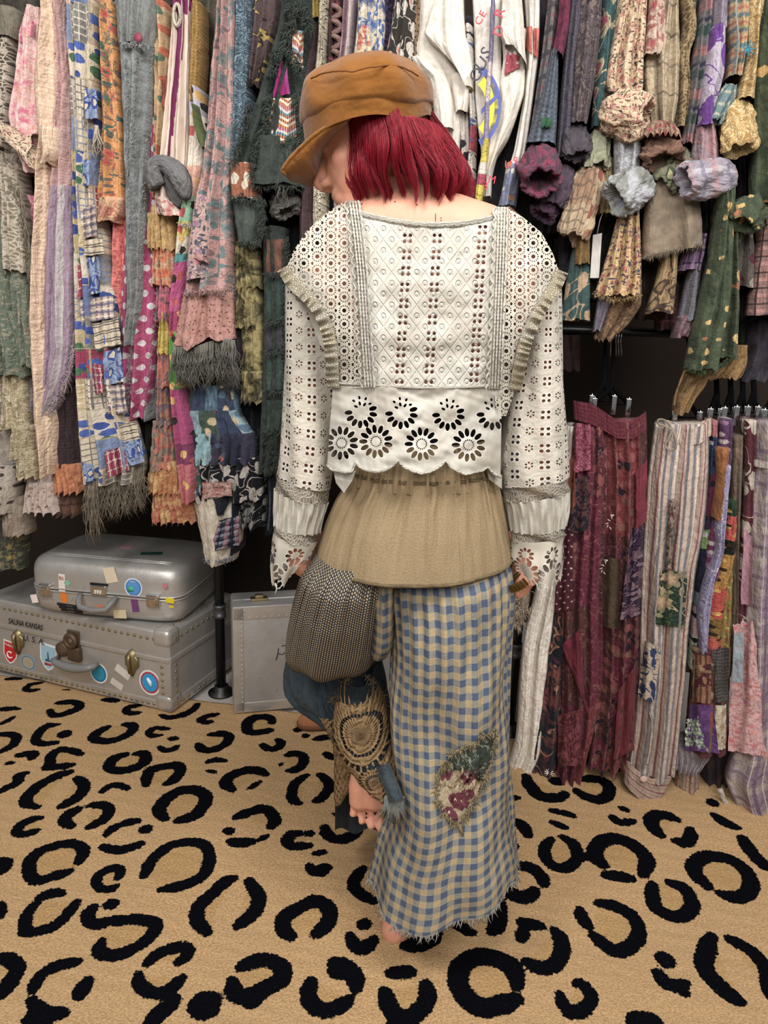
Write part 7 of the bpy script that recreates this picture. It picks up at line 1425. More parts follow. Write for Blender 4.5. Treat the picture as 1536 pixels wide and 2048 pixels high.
# ----- blouse
bl_ = bpy.data.objects.new('blouse', None); COL.objects.link(bl_); bl_.parent = person; bl_.location = V(pl(840, 900, 1.27))-person.location; bl_.empty_display_size = .05
BROW = [(396, 694, 985, 1.268, .062), (412, 672, 1006, 1.268, .078), (430, 640, 1044, 1.268, .088), (462, 604, 1088, 1.268, .098), (500, 580, 1112, 1.268, .106), (540, 562, 1128, 1.268, .114), (600, 552, 1136, 1.27, .124), (680, 590, 1110, 1.272, .132), (770, 636, 1046, 1.275, .136), (860, 640, 1020, 1.275, .140), (960, 636, 1020, 1.275, .148)]
BR_, BC, BHx = rowpts(BROW, 120)
def bs_(x, y, o=0.0):
    x = np.asarray(x, float); y = np.asarray(y, float); i = np.clip((y-BROW[0][0])/(BROW[-1][0]-BROW[0][0])*119, 0, 118.99); k = i.astype(int); f = (i-k)
    L = lambda A: A[k]*(1-f)[..., None]+A[k+1]*f[..., None] if A.ndim > 1 else A[k]*(1-f)+A[k+1]*f
    xl, xr, D = L(BR_[:, 1]), L(BR_[:, 2]), L(BR_[:, 4]); c = np.clip((x-(xl+xr)/2)/((xr-xl)/2), -1, 1)
    d = D*np.sqrt(np.maximum(1-c*c, .0))**.85+o
    dy = np.maximum(y-BROW[-1][0], 0)
    P = L(BC)+L(BHx)*c[..., None]-YH*d[..., None]; return pl(x, y, P[..., 1])
PXM = 1/1130.0
def bpanel(part, top, bot, m, nu=40, nv=50, o=0.0, wr=.004, seed=0, parent=None, thick=0.0, side=None):
    """panel of the blouse's back between two paths in picture units; UV in picture units * PXM"""
    a = strokes(top, 0, nu); b_ = strokes(bot, 0, nu); t = np.linspace(0, 1, nv)
    X = a[None]*(1-t)[:, None, None]+b_[None]*t[:, None, None]
    if side is not None:
        yy = X[..., 1]; xl = np.interp(yy, [s[0] for s in side], [s[1] for s in side]); xr = np.interp(yy, [s[0] for s in side], [s[2] for s in side]); u = np.linspace(0, 1, nu)[None]
        X = np.stack([xl*(1-u)+xr*u, yy], -1)
    W_ = wr*(snoise(X[..., 0]/70, X[..., 1]/60, seed)+.6*snoise(X[..., 0]/26, X[..., 1]/34, seed+1))
    P = bs_(X[..., 0], X[..., 1], o+W_); mb = MB(); mb.grid(P, X*[PXM, -PXM])
    return mb.build(part, m, parent or bl_)
CW, CW2 = (188, 185, 176), (171, 165, 153)
def cloth_done(g, hole, bump, c=CW, edge=None, ecol=(210, 206, 198), sub=True):
    mot = g.noise(14, 4); col = g.mix(mot.sm(.3, .7), c, CW2)
    if edge is not None: col = g.mix(edge, col, ecol)
    wr = g.noise(1, 1.2, vec=g.vec(g.u*30+g.noise(6, 1)*1.2, g.v*16))
    m = g.done(col, rough=.85, bump=bump*.5+wr*.55+g.noise(500, 1)*.02, bs=1.0, dist=.012, alpha=1.0-hole, spec=.1)
    return m
def pxg(name):
    g = G(name); g.x = g.u*(1/PXM); g.y = g.v*(-1/PXM); return g
# back panel: columns of four-hole sprigs and raised rings
g = pxg('eyelet_cotton'); hole = None; edge = None
for cx, per, y0 in ((815, 32.6, 477), (874, 32.6, 477), (965, 29.5, 460)):
    xx = g.x-cx+(g.y-y0)*.058; yy = ((g.y-y0)/per+.5).fr()*per-per/2; ax, ay = xx.ab()-5.6, yy.ab()-6.2; d = (ax*ax+ay*ay).sq()
    h_ = d.lt(3.6); e_ = d.lt(5.2); hole = h_ if hole is None else hole.mx(h_); e_ = 1.0-d.sm(3.4, 6.0); edge = e_ if edge is None else edge.mx(e_)
P1 = (g.x*.72+g.y*.55)/24; P2 = (g.x*.72-g.y*.55)/24; ax, ay = P1.fr()-.5, P2.fr()-.5; rd = (ax*ax+ay*ay).sq(); ring_ = 1.0-((rd-.16).ab()).sm(.02, .10); dia = 1.0-(.5-ax.ab().mx(ay.ab())).sm(.0, .09)
m_eye_c = cloth_done(g, hole, ring_*.34+dia*.16+edge*.2, edge=(edge*.6).mx(ring_*.3))
bpanel('back_panel', [(700, 424), (760, 437), (840, 450), (920, 449), (1003, 431)], [(668, 772), (760, 775), (840, 778), (1004, 774)], m_eye_c, 60, 60, o=.003, wr=.0035, seed=3, side=[(420, 700, 1003), (600, 714, 1001), (780, 732, 1003)])
mb = MB(); pth = smooth_path([(702, 421), (735, 431), (775, 440), (840, 450), (920, 449), (970, 440), (1003, 429)], 50); W_ = bs_(pth[:, 0], pth[:, 1], .004); mb.tube(W_, .0042, 8); mb.build('neck_binding', m_eye_c, bl_)
# lace panels
g = pxg('guipure_lace'); hole = None
cw = 27.0; ax, ay = (g.x/cw).fr()-.5, (g.y/cw+((g.x/cw).fl()*.5).fr()).fr()-.5; rd, an = g.polar(ax, ay)
ringm = ((rd-.23).ab()).lt(.075); spoke = (((an*(14/6.2832)).fr()-.5).ab()).lt(.24)*rd.gt(.3); outer = ((rd-.46).ab()).lt(.055); col3 = (((g.x/(cw)).fr()-.5).ab()).gt(.46)
sol = ringm.mx(spoke).mx(outer).mx(col3); hole = 1.0-sol
m_lace = cloth_done(g, hole, sol*1.5+ringm*1.0, c=(200, 194, 180))
bpanel('lace_panel', [(690, 400), (706, 402)], [(667, 776), (738, 776)], m_lace, 26, 64, o=.004, wr=.003, seed=8, side=[(400, 690, 706), (425, 654, 709), (462, 613, 712), (500, 588, 715), (540, 571, 718), (585, 608, 722), (630, 643, 727), (690, 660, 732), (776, 667, 738)])
bpanel('lace_panel', [(999, 414), (1012, 414)], [(988, 832), (1010, 832)], m_lace, 26, 64, o=.004, wr=.003, seed=9, side=[(414, 998, 1012), (435, 998, 1047), (465, 997, 1083), (505, 996, 1105), (545, 996, 1119), (585, 995, 1100), (625, 994, 1075), (690, 992, 1052), (800, 990, 1024), (832, 994, 1012)])
# scalloped trim strips with beading
g = G('beaded_trim'); x = g.u; y = g.v; per = .020; sc_ = ((y/per).fr()-.5).ab()*2
wav = x-.010-(sc_*sc_)*.007; dts = g.voro(None, 330)[0]
sol = ((x-.011-.0045*(1-sc_*sc_)).ab().lt(.0105)); m_trim = cloth_done(g, (1.0-sol)*.9, dts.lt(.35)*1.6+sol, c=(200, 193, 175))
def strip(part, path, w, m, o=.008, n=80, ruffle=0.0, per=9, parent=None, surf=bs_, flare=0.0, rows=8):
    p = smooth_path(path, n); d = np.gradient(p, axis=0); d /= np.linalg.norm(d, axis=1)[:, None]; nr = np.stack([-d[:, 1], d[:, 0]], 1); L = np.concatenate([[0], np.cumsum(np.linalg.norm(np.diff(p, axis=0), axis=1))])*PXM
    P = []; UV = []
    for k in range(rows):
        s = k/(rows-1); off = (s-.5)*w; f = ruffle*s*(np.sin(L/PXM/per*2*np.pi+2.6*np.sin(L*37)+1.7*np.sin(L*83))*.7+.5*np.sin(L/PXM/per*3.7+s*1.5))+flare*s
        q = p+nr*off[..., None] if np.ndim(off) else p+nr*off
        P.append(surf(q[:, 0], q[:, 1], o+f)); UV.append(np.stack([np.full(n, (off+w/2)*PXM), L], 1))
    mb = MB(); mb.grid(np.array(P), np.array(UV)); return mb.build(part, m, parent or bl_)
strip('scalloped_trim', [(704, 402), (714, 470), (722, 560), (728, 660), (736, 776)], -30, m_trim); strip('scalloped_trim', [(1002, 414), (1000, 500), (996, 600), (992, 700), (988, 778)], 30, m_trim)
def piping(path, side):
    p = smooth_path(path, 200); L = np.concatenate([[0], np.cumsum(np.linalg.norm(np.diff(p, axis=0), axis=1))]); mb = MB()
    for k, r in ((-13, .0016), (13, .0022)):
        w = (np.abs(np.sin(L/22*np.pi))*6-3)*(1 if k*side > 0 else .25); mb.tube(bs_(p[:, 0]+k+w*np.sign(k), p[:, 1], .013), r, 5)
    for k in (-5, 1, 7):
        q_ = p[::2]; mb.tube(bs_(q_[:, 0]+k, q_[:, 1], .011), .0012+.0011*np.abs(np.sin(np.arange(len(q_))*1.57)), 5)
    mb.build('trim_cord', m_eye_c, bl_)
piping([(704, 402), (714, 470), (722, 560), (728, 660), (736, 776)], -1); piping([(1002, 414), (1000, 500), (996, 600), (992, 700), (988, 778)], -1)
# armhole frills
g = G('frill_lace'); d = g.voro(None, 240, 'DISTANCE_TO_EDGE'); m_frill = cloth_done(g, d.gt(.30)*.0, d.sm(.05, .25)*1.6, c=(190, 178, 151))
strip('armhole_frill', [(566, 536), (584, 566), (612, 590), (640, 622), (658, 668), (664, 720), (666, 776)], 26, m_frill, o=.010, n=160, ruffle=.007, per=15, flare=.008)
strip('armhole_frill', [(1124, 542), (1112, 572), (1088, 606), (1068, 640), (1052, 680), (1040, 730), (1030, 780)], -26, m_frill, o=.010, n=160, ruffle=.007, per=15, flare=.008)
# hem panel with cut-out flowers
g = pxg('cutwork_hem'); hole = None; edge = None
def add_h(d, r=1.0, e=1.55):
    global hole, edge
    h_ = d.lt(r); e_ = d.lt(e); hole = h_ if hole is None else hole.mx(h_); edge = e_ if edge is None else edge.mx(e_)
def petals(cx, cy, k, r0, rl, tw, lo=None, rot=0.0):
    x, y = g.x-cx, g.y-cy; r, a = g.polar(x, y); da = ((a*(k/6.28319)+rot).fr()-.5)*(6.28319/k); tt = r*da; rr = (r-r0)*(1/rl); d = rr*rr+tt*tt*(1/(tw*tw))
    sn_ = (((a*(k/6.28319)+rot).fl()+.5-rot)*(6.28319/k)).sin()
    if lo == 'down': d = d+sn_.lt(-.35)*9
    if lo == 'up': d = d+sn_.gt(-.1)*9
    add_h(d)
for cx, cy in ((683, 886), (752, 883), (843, 888), (937, 890)): petals(cx, cy, 13, 25.5, 8.6, 4.6); petals(cx, cy, 16, 10, 1.7, 1.4)
for cx, cy in ((722, 824), (803, 826), (897, 829), (986, 828)): petals(cx, cy, 13, 25, 8, 4.6, 'down', .1); petals(cx, cy-6, 7, 11.5, 4.4, 2.5, 'up', .5); petals(cx, cy-10, 9, 19, 3.6, 2.4, 'up', .0)
m_hem = cloth_done(g, hole, (edge-hole)*1.2, edge=edge*.8)
hp_top = [(666, 766), (760, 771), (840, 776), (920, 775), (1004, 770)]
hp_bot = [(654, 932), (664, 941), (676, 943), (690, 946), (704, 944), (712, 926), (720, 936), (734, 942), (752, 945), (768, 942), (784, 934), (796, 922), (806, 934), (824, 943), (843, 948), (862, 944), (880, 934), (892, 921), (902, 936), (916, 944), (932, 950), (950, 945), (966, 942), (975, 934), (984, 946), (1001, 956)]
hpan = bpanel('hem_panel', hp_top, hp_bot, m_hem, 110, 40, o=.004, wr=.005, seed=12)
mb = MB(); pth = np.array(hp_bot, float); pth = strokes(pth, 0, 130); mb.tube(bs_(pth[:, 0], pth[:, 1]-1, .004+.005*(snoise(pth[:, 0]/70, pth[:, 1]/60, 12)+.6*snoise(pth[:, 0]/26, pth[:, 1]/34, 13))), .0022, 6); mb.build('scallop_edge', m_eye_c, bl_)
mb = MB(); pth = smooth_path(hp_top, 60); mb.tube(bs_(pth[:, 0], pth[:, 1], .006), .0022, 6); mb.build('waist_seam', m_eye_c, bl_)
m_pl = cloth_done(pxg('plain_cotton'), 0.0*g.x if False else 0.0, 0.0) if False else None
g = pxg('plain_cotton'); m_plain = cloth_done(g, g.x*0.0, g.noise(120, 1)*.1)
bpanel('front_corner', [(664, 930), (688, 940), (712, 942)], [(672, 966), (688, 986), (704, 962)], m_plain, 16, 14, o=-.012, wr=.004, seed=4)
bpanel('front_corner', [(972, 930), (1004, 950)], [(978, 958), (1004, 978)], m_plain, 12, 10, o=-.02, wr=.004, seed=6)
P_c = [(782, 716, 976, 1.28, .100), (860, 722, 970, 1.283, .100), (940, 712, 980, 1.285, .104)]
loft('hem_shade_tube', P_c, simple('hem_shade_black', '0c0b0d', .9), bl_, nv=14, nu=48, cap=True)  # black tube added behind the hem cut-outs, standing in for shade in the hollow
# front of the blouse
P = []
for y in np.linspace(412, 940, 30):
    xl = np.interp(y, [400, 430, 540, 640, 776, 940], [694, 650, 572, 650, 667, 655]); xr = np.interp(y, [400, 430, 545, 640, 776, 940], [1004, 1040, 1118, 1066, 1026, 1003]); a_, b_ = bs_(xl, y), bs_(xr, y); u = np.linspace(0, np.pi, 24)
    P.append([a_*(.5+.5*math.cos(t))+b_*(.5-.5*math.cos(t))+YH*(.20*math.sin(t)**.8+(.03 if 0 < t < 3.1 else 0)) for t in u])
mb = MB(); mb.grid(np.array(P)); mb.build('front', m_plain, bl_)
# sleeves
g = pxg('eyelet_sleeve'); xx, yy = (g.x/46).fr()*46-23, (g.y/31+((g.x/46).fl()*.37).fr()).fr()*31-15.5; ax, ay = xx.ab()-4.6, yy.ab()-5.0; d = (ax*ax+ay*ay).sq(); x2, y2 = (g.x/46+.5).fr()*46-23, (g.y/31+.2).fr()*31-15.5; r2, a2 = g.polar(x2, y2)
flw = (r2-5).ab().lt(1.7)*(((a2*(6/6.2832)).fr()-.5).ab()).lt(.25); hole = d.lt(3.0).mx(flw); m_slv = cloth_done(g, hole, (r2.lt(9))*.8+g.noise(130, 1)*.35-hole, edge=d.lt(4.6)*.7, c=(195, 188, 176))
g = pxg('lace_band'); d = g.voro(None, 190, 'DISTANCE_TO_EDGE'); m_band = cloth_done(g, d.gt(.27)*.85, d.sm(.04, .22)*-1.5, c=(195, 187, 170))
g = pxg('cutwork_cuff'); hole = None; edge = None
cwx = 52.0
x, y = (g.x/cwx).fr()*cwx-cwx/2, g.y; 
r, a = g.polar(x, y-70); da = ((a*(13/6.28319)).fr()-.5)*(6.28319/13); tt = r*da; rr = (r-24)*(1/8.0); add_h(rr*rr+tt*tt*(1/18.0)); r, a = g.polar(x+0, y-30); da = ((a*(9/6.28319)).fr()-.5)*(6.28319/9); tt = r*da; rr = (r-12)*(1/5.0); add_h(rr*rr+tt*tt*(1/11.0))
m_cuff = cloth_done(g, hole, (edge-hole)*2.0, edge=edge*.8, c=(195, 188, 175))
def sleeve(rows_all, cuts, parts, sign):
    """rows of (y, xl, xr); consecutive pieces between the cut rows"""
    so_ = bpy.data.objects.new('sleeve', None); COL.objects.link(so_); so_.parent = bl_; so_.location = V(pl(rows_all[0][1], rows_all[0][0], 1.27))-person.location-bl_.location; so_.empty_display_size = .05
    return so_
SL = [(548, 574, 640), (580, 572, 655), (620, 571, 662), (700, 569, 668), (790, 566, 672), (870, 562, 670), (930, 557, 664), (975, 552, 656), (1010, 551, 650), (1045, 550, 640), (1062, 550, 634), (1080, 547, 630), (1120, 543, 616), (1160, 546, 588)]
SR = [(552, 1062, 1118), (590, 1046, 1122), (650, 1038, 1124), (740, 1026, 1127), (830, 1010, 1130), (900, 1004, 1133), (960, 1008, 1135), (1000, 1014, 1134), (1035, 1020, 1130), (1062, 1026, 1126), (1080, 1024, 1122), (1110, 1020, 1122), (1165, 1030, 1112)]
def piece(part, rows, y0, y1, m, yc, grow=1.0, fold=None, nv=24, slt=None, slb=None, nu=72, dk=1.12, yref=None, parent=None):
    R = np.array(rows, float); ys = [y0]+[r[0] for r in rows if y0+4 < r[0] < y1-4]+[y1]; rr = []
    for y in ys:
        xl, xr = np.interp(y, R[:, 0], R[:, 1]), np.interp(y, R[:, 0], R[:, 2]); c, h = (xl+xr)/2, (xr-xl)/2*grow; rr.append((y, c-h, c+h, yc(y), h/1080*dk))
    P, UV = loft_pts(rr, nv, nu, fold=fold, slant_t=slt, slant_b=slb)
    P = np.concatenate([P, P[:, :1]], 1); 
    a = np.linspace(0, 2*np.pi, nu+1); hw = np.mean([r[2]-r[1] for r in rr])/2; ub = ((np.pi*1.5-a) % (2*np.pi))*hw; k = int(np.argmax(np.abs(np.diff(ub))))
    P = np.concatenate([P[:, k+1:-1], P[:, :k+2]], 1); ub = np.concatenate([ub[k+1:-1], ub[:k+1], [ub[:k+1][-1]-2*np.pi/nu*hw]])
    vv = np.linspace(y0, y1, nv)-(yref if yref is not None else 0); UV = np.stack(np.broadcast_arrays(ub[None]*PXM, -vv[:, None]*PXM), -1)
    mb = MB(); mb.grid(P, UV); return mb.build(part, m, parent or bl_)
yc = lambda y: 1.27
wf = lambda s: (lambda a, t: .004*np.sin(3*a+s+4*t)+.003*np.sin(7*a+2*s+9*t)*t)
gf = lambda s: (lambda a, t: .0035*np.sin(19*a+s+.8*np.sin(5*t))+.002*np.sin(33*a+3*t+s))
for nm, RW, s, tl in (('l', SL, 0.0, 1), ('r', SR, 2.0, -1)):
    K1 = [0, 14, 30] if tl > 0 else [22, 8, 0]
    piece('sleeve', RW, RW[0][0], 948, m_slv, yc, fold=wf(s), nv=50, slb=K1)
    piece('lace_band', RW, 946, 976, m_band, yc, 1.02, wf(s), 10, K1, K1)
    piece('gathered_band', RW, 974, 1046, m_plain, yc, 1.03, gf(s), 24, K1, [x*.6 for x in K1], nu=140)
    piece('lace_band', RW, 1044, 1066, m_band, yc, 1.03, wf(s), 8, [x*.6 for x in K1], [x*.6 for x in K1])
    piece('cuff', RW, 1062, 1150 if tl > 0 else 1152, m_cuff, yc, 1.06, lambda a, t: .006*np.sin(4*a+s)*t+.004*np.sin(9*a+s)*t, 26, [x*.6 for x in K1], [22, 18, -20] if tl > 0 else [-24, 14, 8], yref=1062)
# under-arm gussets of plain cotton
bpanel('gusset', [(590, 560), (645, 610)], [(640, 690), (668, 720)], m_plain, 14, 14, o=-.03, seed=5); bpanel('gusset', [(1050, 660), (1095, 600)], [(1030, 770), (1050, 720)], m_plain, 14, 14, o=-.03, seed=7)
# loose thread at the left cuff
mb = MB(); q0 = pl(551, 1166, 1.23); mb.tube([q0, q0+[.002, 0, -.012], q0+[-.001, 0, -.022]], .0012, 4); mb.build('loose_thread', m_plain, bl_)
# ----- watch on the right wrist
mb = MB(); wc = pl(1036, 1174, 1.228); wx = np.array([.80, -.25, .55]); wx /= np.linalg.norm(wx); wz = np.array([.1, -.95, -.25]); wz = wz-wx*(wz@wx); wz /= np.linalg.norm(wz); wy = np.cross(wz, wx); Rw = np.stack([wx, wy, wz], 1)
m_gold = simple('antique_gold', '6c5a34', .35, .9)
for k in range(6):
    mb.box(wc+wx*(k-2.5)*.006-wz*abs(k-2.5)**2*.0007, (.0052, .017, .004), Rw, .001)
bx1 = np.cross(dR, nR); mb.tube([wrR+dR*.012+(bx1*math.cos(t)*.030+nR*math.sin(t)*.025) for t in np.linspace(0, 2*np.pi, 25)], .0045, 6, cap=False)
mb.build('bracelet', m_gold, person)
# ----- trousers
tr = bpy.data.objects.new('trousers', None); COL.objects.link(tr); tr.parent = person; tr.location = V(pl(840, 1000, 1.28))-person.location; tr.empty_display_size = .05
def tdone(g, col, bump, rough=.88, bs=.9): return g.done(col, rough=rough, bump=bump, bs=bs, dist=.010, spec=.15)
g = G('khaki_linen'); n1 = g.noise(240, 3, rough=.7); n2 = g.noise(6, 3)
m_khaki = tdone(g, g.mix(n1*.7+n2*.3, '75644c', 'ad9878'), g.noise(1, 3, vec=g.vec(g.u*40, g.v*6))*1.0+n1*.15, rough=.7)
YK = [(925, 706, 984, 1.28, .112), (958, 698, 992, 1.28, .116), (1000, 672, 1003, 1.283, .124), (1050, 650, 1013, 1.286, .132), (1100, 634, 1021, 1.29, .138), (1128, 626, 1024, 1.292, .140)]
gath = lambda a, t: (1-t)**1.3*(.006*np.sin(31*a)+.004*np.sin(47*a+2))+.003*np.sin(9*a+3*t)
YB = [-12, -10, -10, -7, -6, -8, -10, -14, -26]
loft('yoke', YK, m_khaki, tr, nv=40, nu=180, fold=gath, slant_b=YB)
mb = MB(); P, _ = loft_pts(YK, 40, 180, fold=gath, slant_b=YB); rr = np.concatenate([P[-1], P[-1][:1]]); mb.tube(rr*1.0-YH*.001, .0032, 6, cap=False); P, _ = loft_pts(YK, 40, 180, fold=gath); rr = np.concatenate([P[3], P[3][:1]]); mb.tube(rr, .0032, 6, cap=False); mb.build('yoke_stitching', fab('plain', '7c6a46', '66553a'), tr)
loft('waistband', [(874, 720, 974, 1.28, .104), (932, 706, 986, 1.28, .116), (962, 700, 990, 1.28, .114)], m_khaki, tr, nv=12, nu=220, fold=lambda a, t: .004*np.sin(58*a)+.002*np.sin(91*a))
# gingham
g = G('gingham'); wob = g.noise(7, 2)*.006; S_ = .027
a_ = ((g.u+wob)/S_).fr().lt(.5); b_ = ((g.v+wob)/S_).fr().lt(.5); fine = g.noise(300, 2)
k = g.mix(a_*.5+b_*.5, 'a28f70', '3f4e68'); k = g.mix((a_-b_).ab(), k, g.mix(fine, '70757c', '85816f')); k = g.mix(fine*.25, k, g.mix(.5, k, '9a8a6c'))
m_ging = tdone(g, k, g.noise(1, 3, vec=g.vec(g.u*22, g.v*9))*1.2+fine*.1)
RL = [(1128, 780, 1008, 1.29, .100), (1160, 778, 1018, 1.29, .124), (1220, 782, 1020, 1.29, .132), (1300, 782, 1019, 1.285, .128), (1400, 778, 1016, 1.28, .124), (1500, 784, 1013, 1.275, .122), (1600, 788, 1014, 1.27, .126), (1660, 776, 1018, 1.268, .130), (1710, 758, 1022, 1.265, .134), (1760, 748, 1028, 1.262, .140), (1806, 738, 1030, 1.26, .142)]
lf = lambda a, t: (1-t)**2*np.minimum(1, t*12)*.006*np.sin(26*a)+.010*np.sin(5*a+1.2+2.2*t)*(.25+.75*t)+.006*np.sin(9*a+4*t)*t+.010*np.sin(3*a+11*t)*np.sin(3.14*t)+.006*np.sin(5*a-14*t+1)*np.sin(3.14*t)
LB = [-70, -52, -52, -60, -64, -80, -98, -118, -138, -108]
loft('gingham_leg', RL, m_ging, tr, nv=90, nu=150, fold=lf, slant_b=LB, slant_t=[0, -4, -8, -10, -14, -22, -34])
mf_g = fab('plain', '8a8a88', 'b8a888')
P, _ = loft_pts(RL, 90, 150, fold=lf, slant_b=LB, slant_t=[0, -4, -8, -10, -14, -22, -34]); mb = MB(); q = random.Random(3)
for _k in range(420):
    i = q.randrange(150); f = q.random(); p0 = P[-1, i]*(1-f)+P[-1, (i+1) % 150]*f; d = np.array([q.gauss(0, .5), q.gauss(-.2, .5), -1.0]); L_ = q.uniform(.004, .013); mb.tube([p0+[0, 0, .003], p0+d*L_*.5, p0+d*L_+np.array([q.gauss(0, .002), 0, 0])], [.0012, .001, .0004], 4)
mb.build('frayed_hem', mf_g, tr)
def leg_pt(x, y, o=.0):
    R, C, Hx = rowpts(RL, 90); i = int(np.clip((y-RL[0][0])/(RL[-1][0]-RL[0][0])*89, 0, 89)); cx = (R[i, 1]+R[i, 2])/2; c = np.clip((x-cx)/((R[i, 2]-R[i, 1])/2), -1, 1); a = math.acos(c); t = i/89
    return C[i]+Hx[i]*c-YH*(R[i, 4]*math.sin(a)+lf(a, t)+o)
# leaf-shaped knee patch
oc = smooth_path([(975, 1462), (968, 1520), (955, 1560), (935, 1600), (908, 1652), (880, 1630), (864, 1596), (868, 1560), (882, 1524), (910, 1496), (945, 1476), (975, 1462)], 60); cc = np.array([918, 1562.0])
P = [[at_px(lambda a_, b_: leg_pt(a_, b_, .008), *(cc*(1-s)+z*s)) for z in oc] for s in np.linspace(0, 1, 12)]
patch_edge = P[-1]
g = pxg('rose_patch'); d, a, b_, _ = g.voro(None, 36); nz = g.noise(70, 2); k = g.mix((d+(nz-.5)*.25).lt(.42)*(g.y-1540).gt(0), g.mix((g.y+(nz-.5)*60-(g.x-918)*.5-1545).gt(0), '3a423c', 'a0927a'), '643842'); k = g.mix((d).lt(.08)*(g.y-1540).gt(0), k, 'b8a890'); k = g.mix((g.noise(40, 2, dist=1)-.5).ab().lt(.02)*(g.y-1550).lt(0), k, '7c8478'); m_rose = tdone(g, k, g.noise(60, 3))
mb = MB(); mb.grid(np.array(P), np.array([[(cc*(1-s)+z*s)*[PXM, -PXM] for z in oc] for s in np.linspace(0, 1, 12)])); mb.build('knee_patch', m_rose, tr)
mb = MB(); q = random.Random(9)
for _k in range(520):
    z = oc[q.randrange(60)]; p0 = patch_edge[[i for i in range(60) if oc[i] is z or np.allclose(oc[i], z)][0]]+np.array([q.gauss(0, .0018), -.0015, q.gauss(0, .0018)]); d = np.array([q.gauss(0, 1), -abs(q.gauss(0, .6)), q.gauss(-.4, .8)]); d /= np.linalg.norm(d); L_ = q.uniform(.004, .012); mb.tube([p0, p0+d*L_*.6, p0+d*L_+[0, 0, -.002]], [.0012, .001, .0004], 4)
z = at_px(lambda a_, b_: leg_pt(a_, b_, .010), 908, 1648); mb.tube([z, z+[.004, 0, -.012], z+[.008, -.002, -.024]], [.004, .004, .001], 5); mb.build('patch_fray', fab('plain', '9a8a64', '7a6c4c'), tr)
# tweed upper of the raised leg
g = G('tweed'); S_ = .0052; ux, vy = g.u/S_, g.v/(S_*1.25)+((g.u/S_).fl()*.5).fr(); ax, ay = ux.fr()-.5, vy.fr()-.5; dt = (ax*ax*1.3+ay*ay).sq(); n1 = g.noise(200, 2)
m_tweed = tdone(g, g.mix((dt+(n1-.5)*.2).lt(.34), '3b3a3e', g.mix(n1, 'a08f72', 'd2c5aa')), (1-dt)*.35+g.noise(1, 3, vec=g.vec(g.u*30, g.v*8)))
TL = [(1118, 634, 790, 1.29, .112), (1160, 604, 788, 1.30, .134), (1210, 588, 782, 1.34, .146), (1260, 576, 776, 1.39, .150), (1294, 573, 766, 1.42, .140), (1312, 586, 746, 1.44, .115), (1320, 612, 716, 1.46, .080)]
tf = lambda a, t: (1-t)**1.2*np.minimum(1, t*6)*(.006*np.sin(24*a+1)+.004*np.sin(37*a))+.006*np.sin(7*a+2*t)*(.3+t)
loft('tweed_panel', TL, m_tweed, tr, nv=50, nu=150, fold=tf, slant_t=[-22, -16, -12, -4], cap=False)
loft('inner_gingham_panel', [(1150, 742, 792, 1.25, .060), (1220, 746, 790, 1.26, .066), (1280, 742, 788, 1.29, .062), (1300, 738, 778, 1.31, .05)], m_ging, tr, nv=24, nu=48, fold=lambda a, t: .004*np.sin(9*a)*(1-t))
# teal lower leg, folded up
m_teal = fab('plain', '3d4b54', '303d46', wr=1.5)
TK = [(1318, 574, 764, 1.56, .10), (1340, 570, 768, 1.56, .125), (1372, 576, 772, 1.55, .125), (1394, 594, 778, 1.53, .115), (1414, 618, 782, 1.51, .105), (1434, 644, 786, 1.49, .095), (1456, 676, 788, 1.46, .08)]
loft('teal_leg', TK, m_teal, tr, nv=40, nu=100, fold=lambda a, t: .010*np.sin(6*a+7*t)*np.sin(3.14*t)+.006*np.sin(11*a+3*t), cap=True)
# crochet cuff with two medallions
g = pxg('crochet'); n1 = g.noise(230, 3)
def medal(cx, cy, sx):
    r, a = g.polar((g.x-cx)*(1/sx), g.y-cy); return r, a
r1, a1 = medal(726, 1415, .95); r2, a2 = medal(750, 1508, 1.0)
st1 = ((a1*(34/6.2832)).fr()-.5).ab()*2; st2 = ((a2*(20/6.2832)).fr()-.5).ab()*2; rg1 = ((r1/11).fr()-.5).ab()*2; rg2 = ((r2/9).fr()-.5).ab()*2
near = r1.lt(58); tex = near*(st1*.35+rg1*.5)+(1-near)*(st2*.3+rg2*.5)+g.noise(90, 4, rough=.7)*.5
gap = ((r1-40).ab().lt(3.2)*st1.gt(.2)).mx((r1-66).ab().lt(6)*st1.gt(.35)).mx((r2-13).ab().lt(2.5)*st2.gt(.3)).mx((r2-27).ab().lt(3)*st2.gt(.45))
m_cro = g.done(g.mix(tex*.12+n1*.55+g.noise(60, 4, rough=.7)*.33, '58442e', 'a88c69'), rough=.95, bump=tex*.9+n1*.9+g.noise(60, 3)*.8, bs=1.0, dist=.009, alpha=1-gap, spec=.05)
def croch(part, rows, yc0, yc1, D0, D1, nv=40, jag=0.0):
    R = interp(rows, nv); t = np.linspace(0, 1, nv); a = np.linspace(0, np.pi, 44); P = []; UV = []
    for i in range(nv):
        y, xl, xr = R[i]; Y = yc0+(yc1-yc0)*t[i]; D = D0+(D1-D0)*t[i]; c1, c2 = pl(xl, y, Y), pl(xr, y, Y)
        P.append([(c1+c2)/2-(c2-c1)/2*math.cos(q)-YH*(D*math.sin(q)**.9+.003*math.sin(q*13+y*.2)) for q in a]); UV.append([(((xl+xr)/2-(xr-xl)/2*math.cos(q))*PXM, -y*PXM) for q in a])
    mb = MB(); mb.grid(np.array(P), np.array(UV)); return mb.build(part, m_cro, tr)
croch('crochet_cuff', [(1352, 694, 742), (1362, 684, 754), (1384, 674, 766), (1420, 668, 778), (1450, 664, 784), (1480, 672, 790), (1510, 694, 797), (1535, 716, 802), (1552, 742, 804)], 1.38, 1.27, .115, .09)
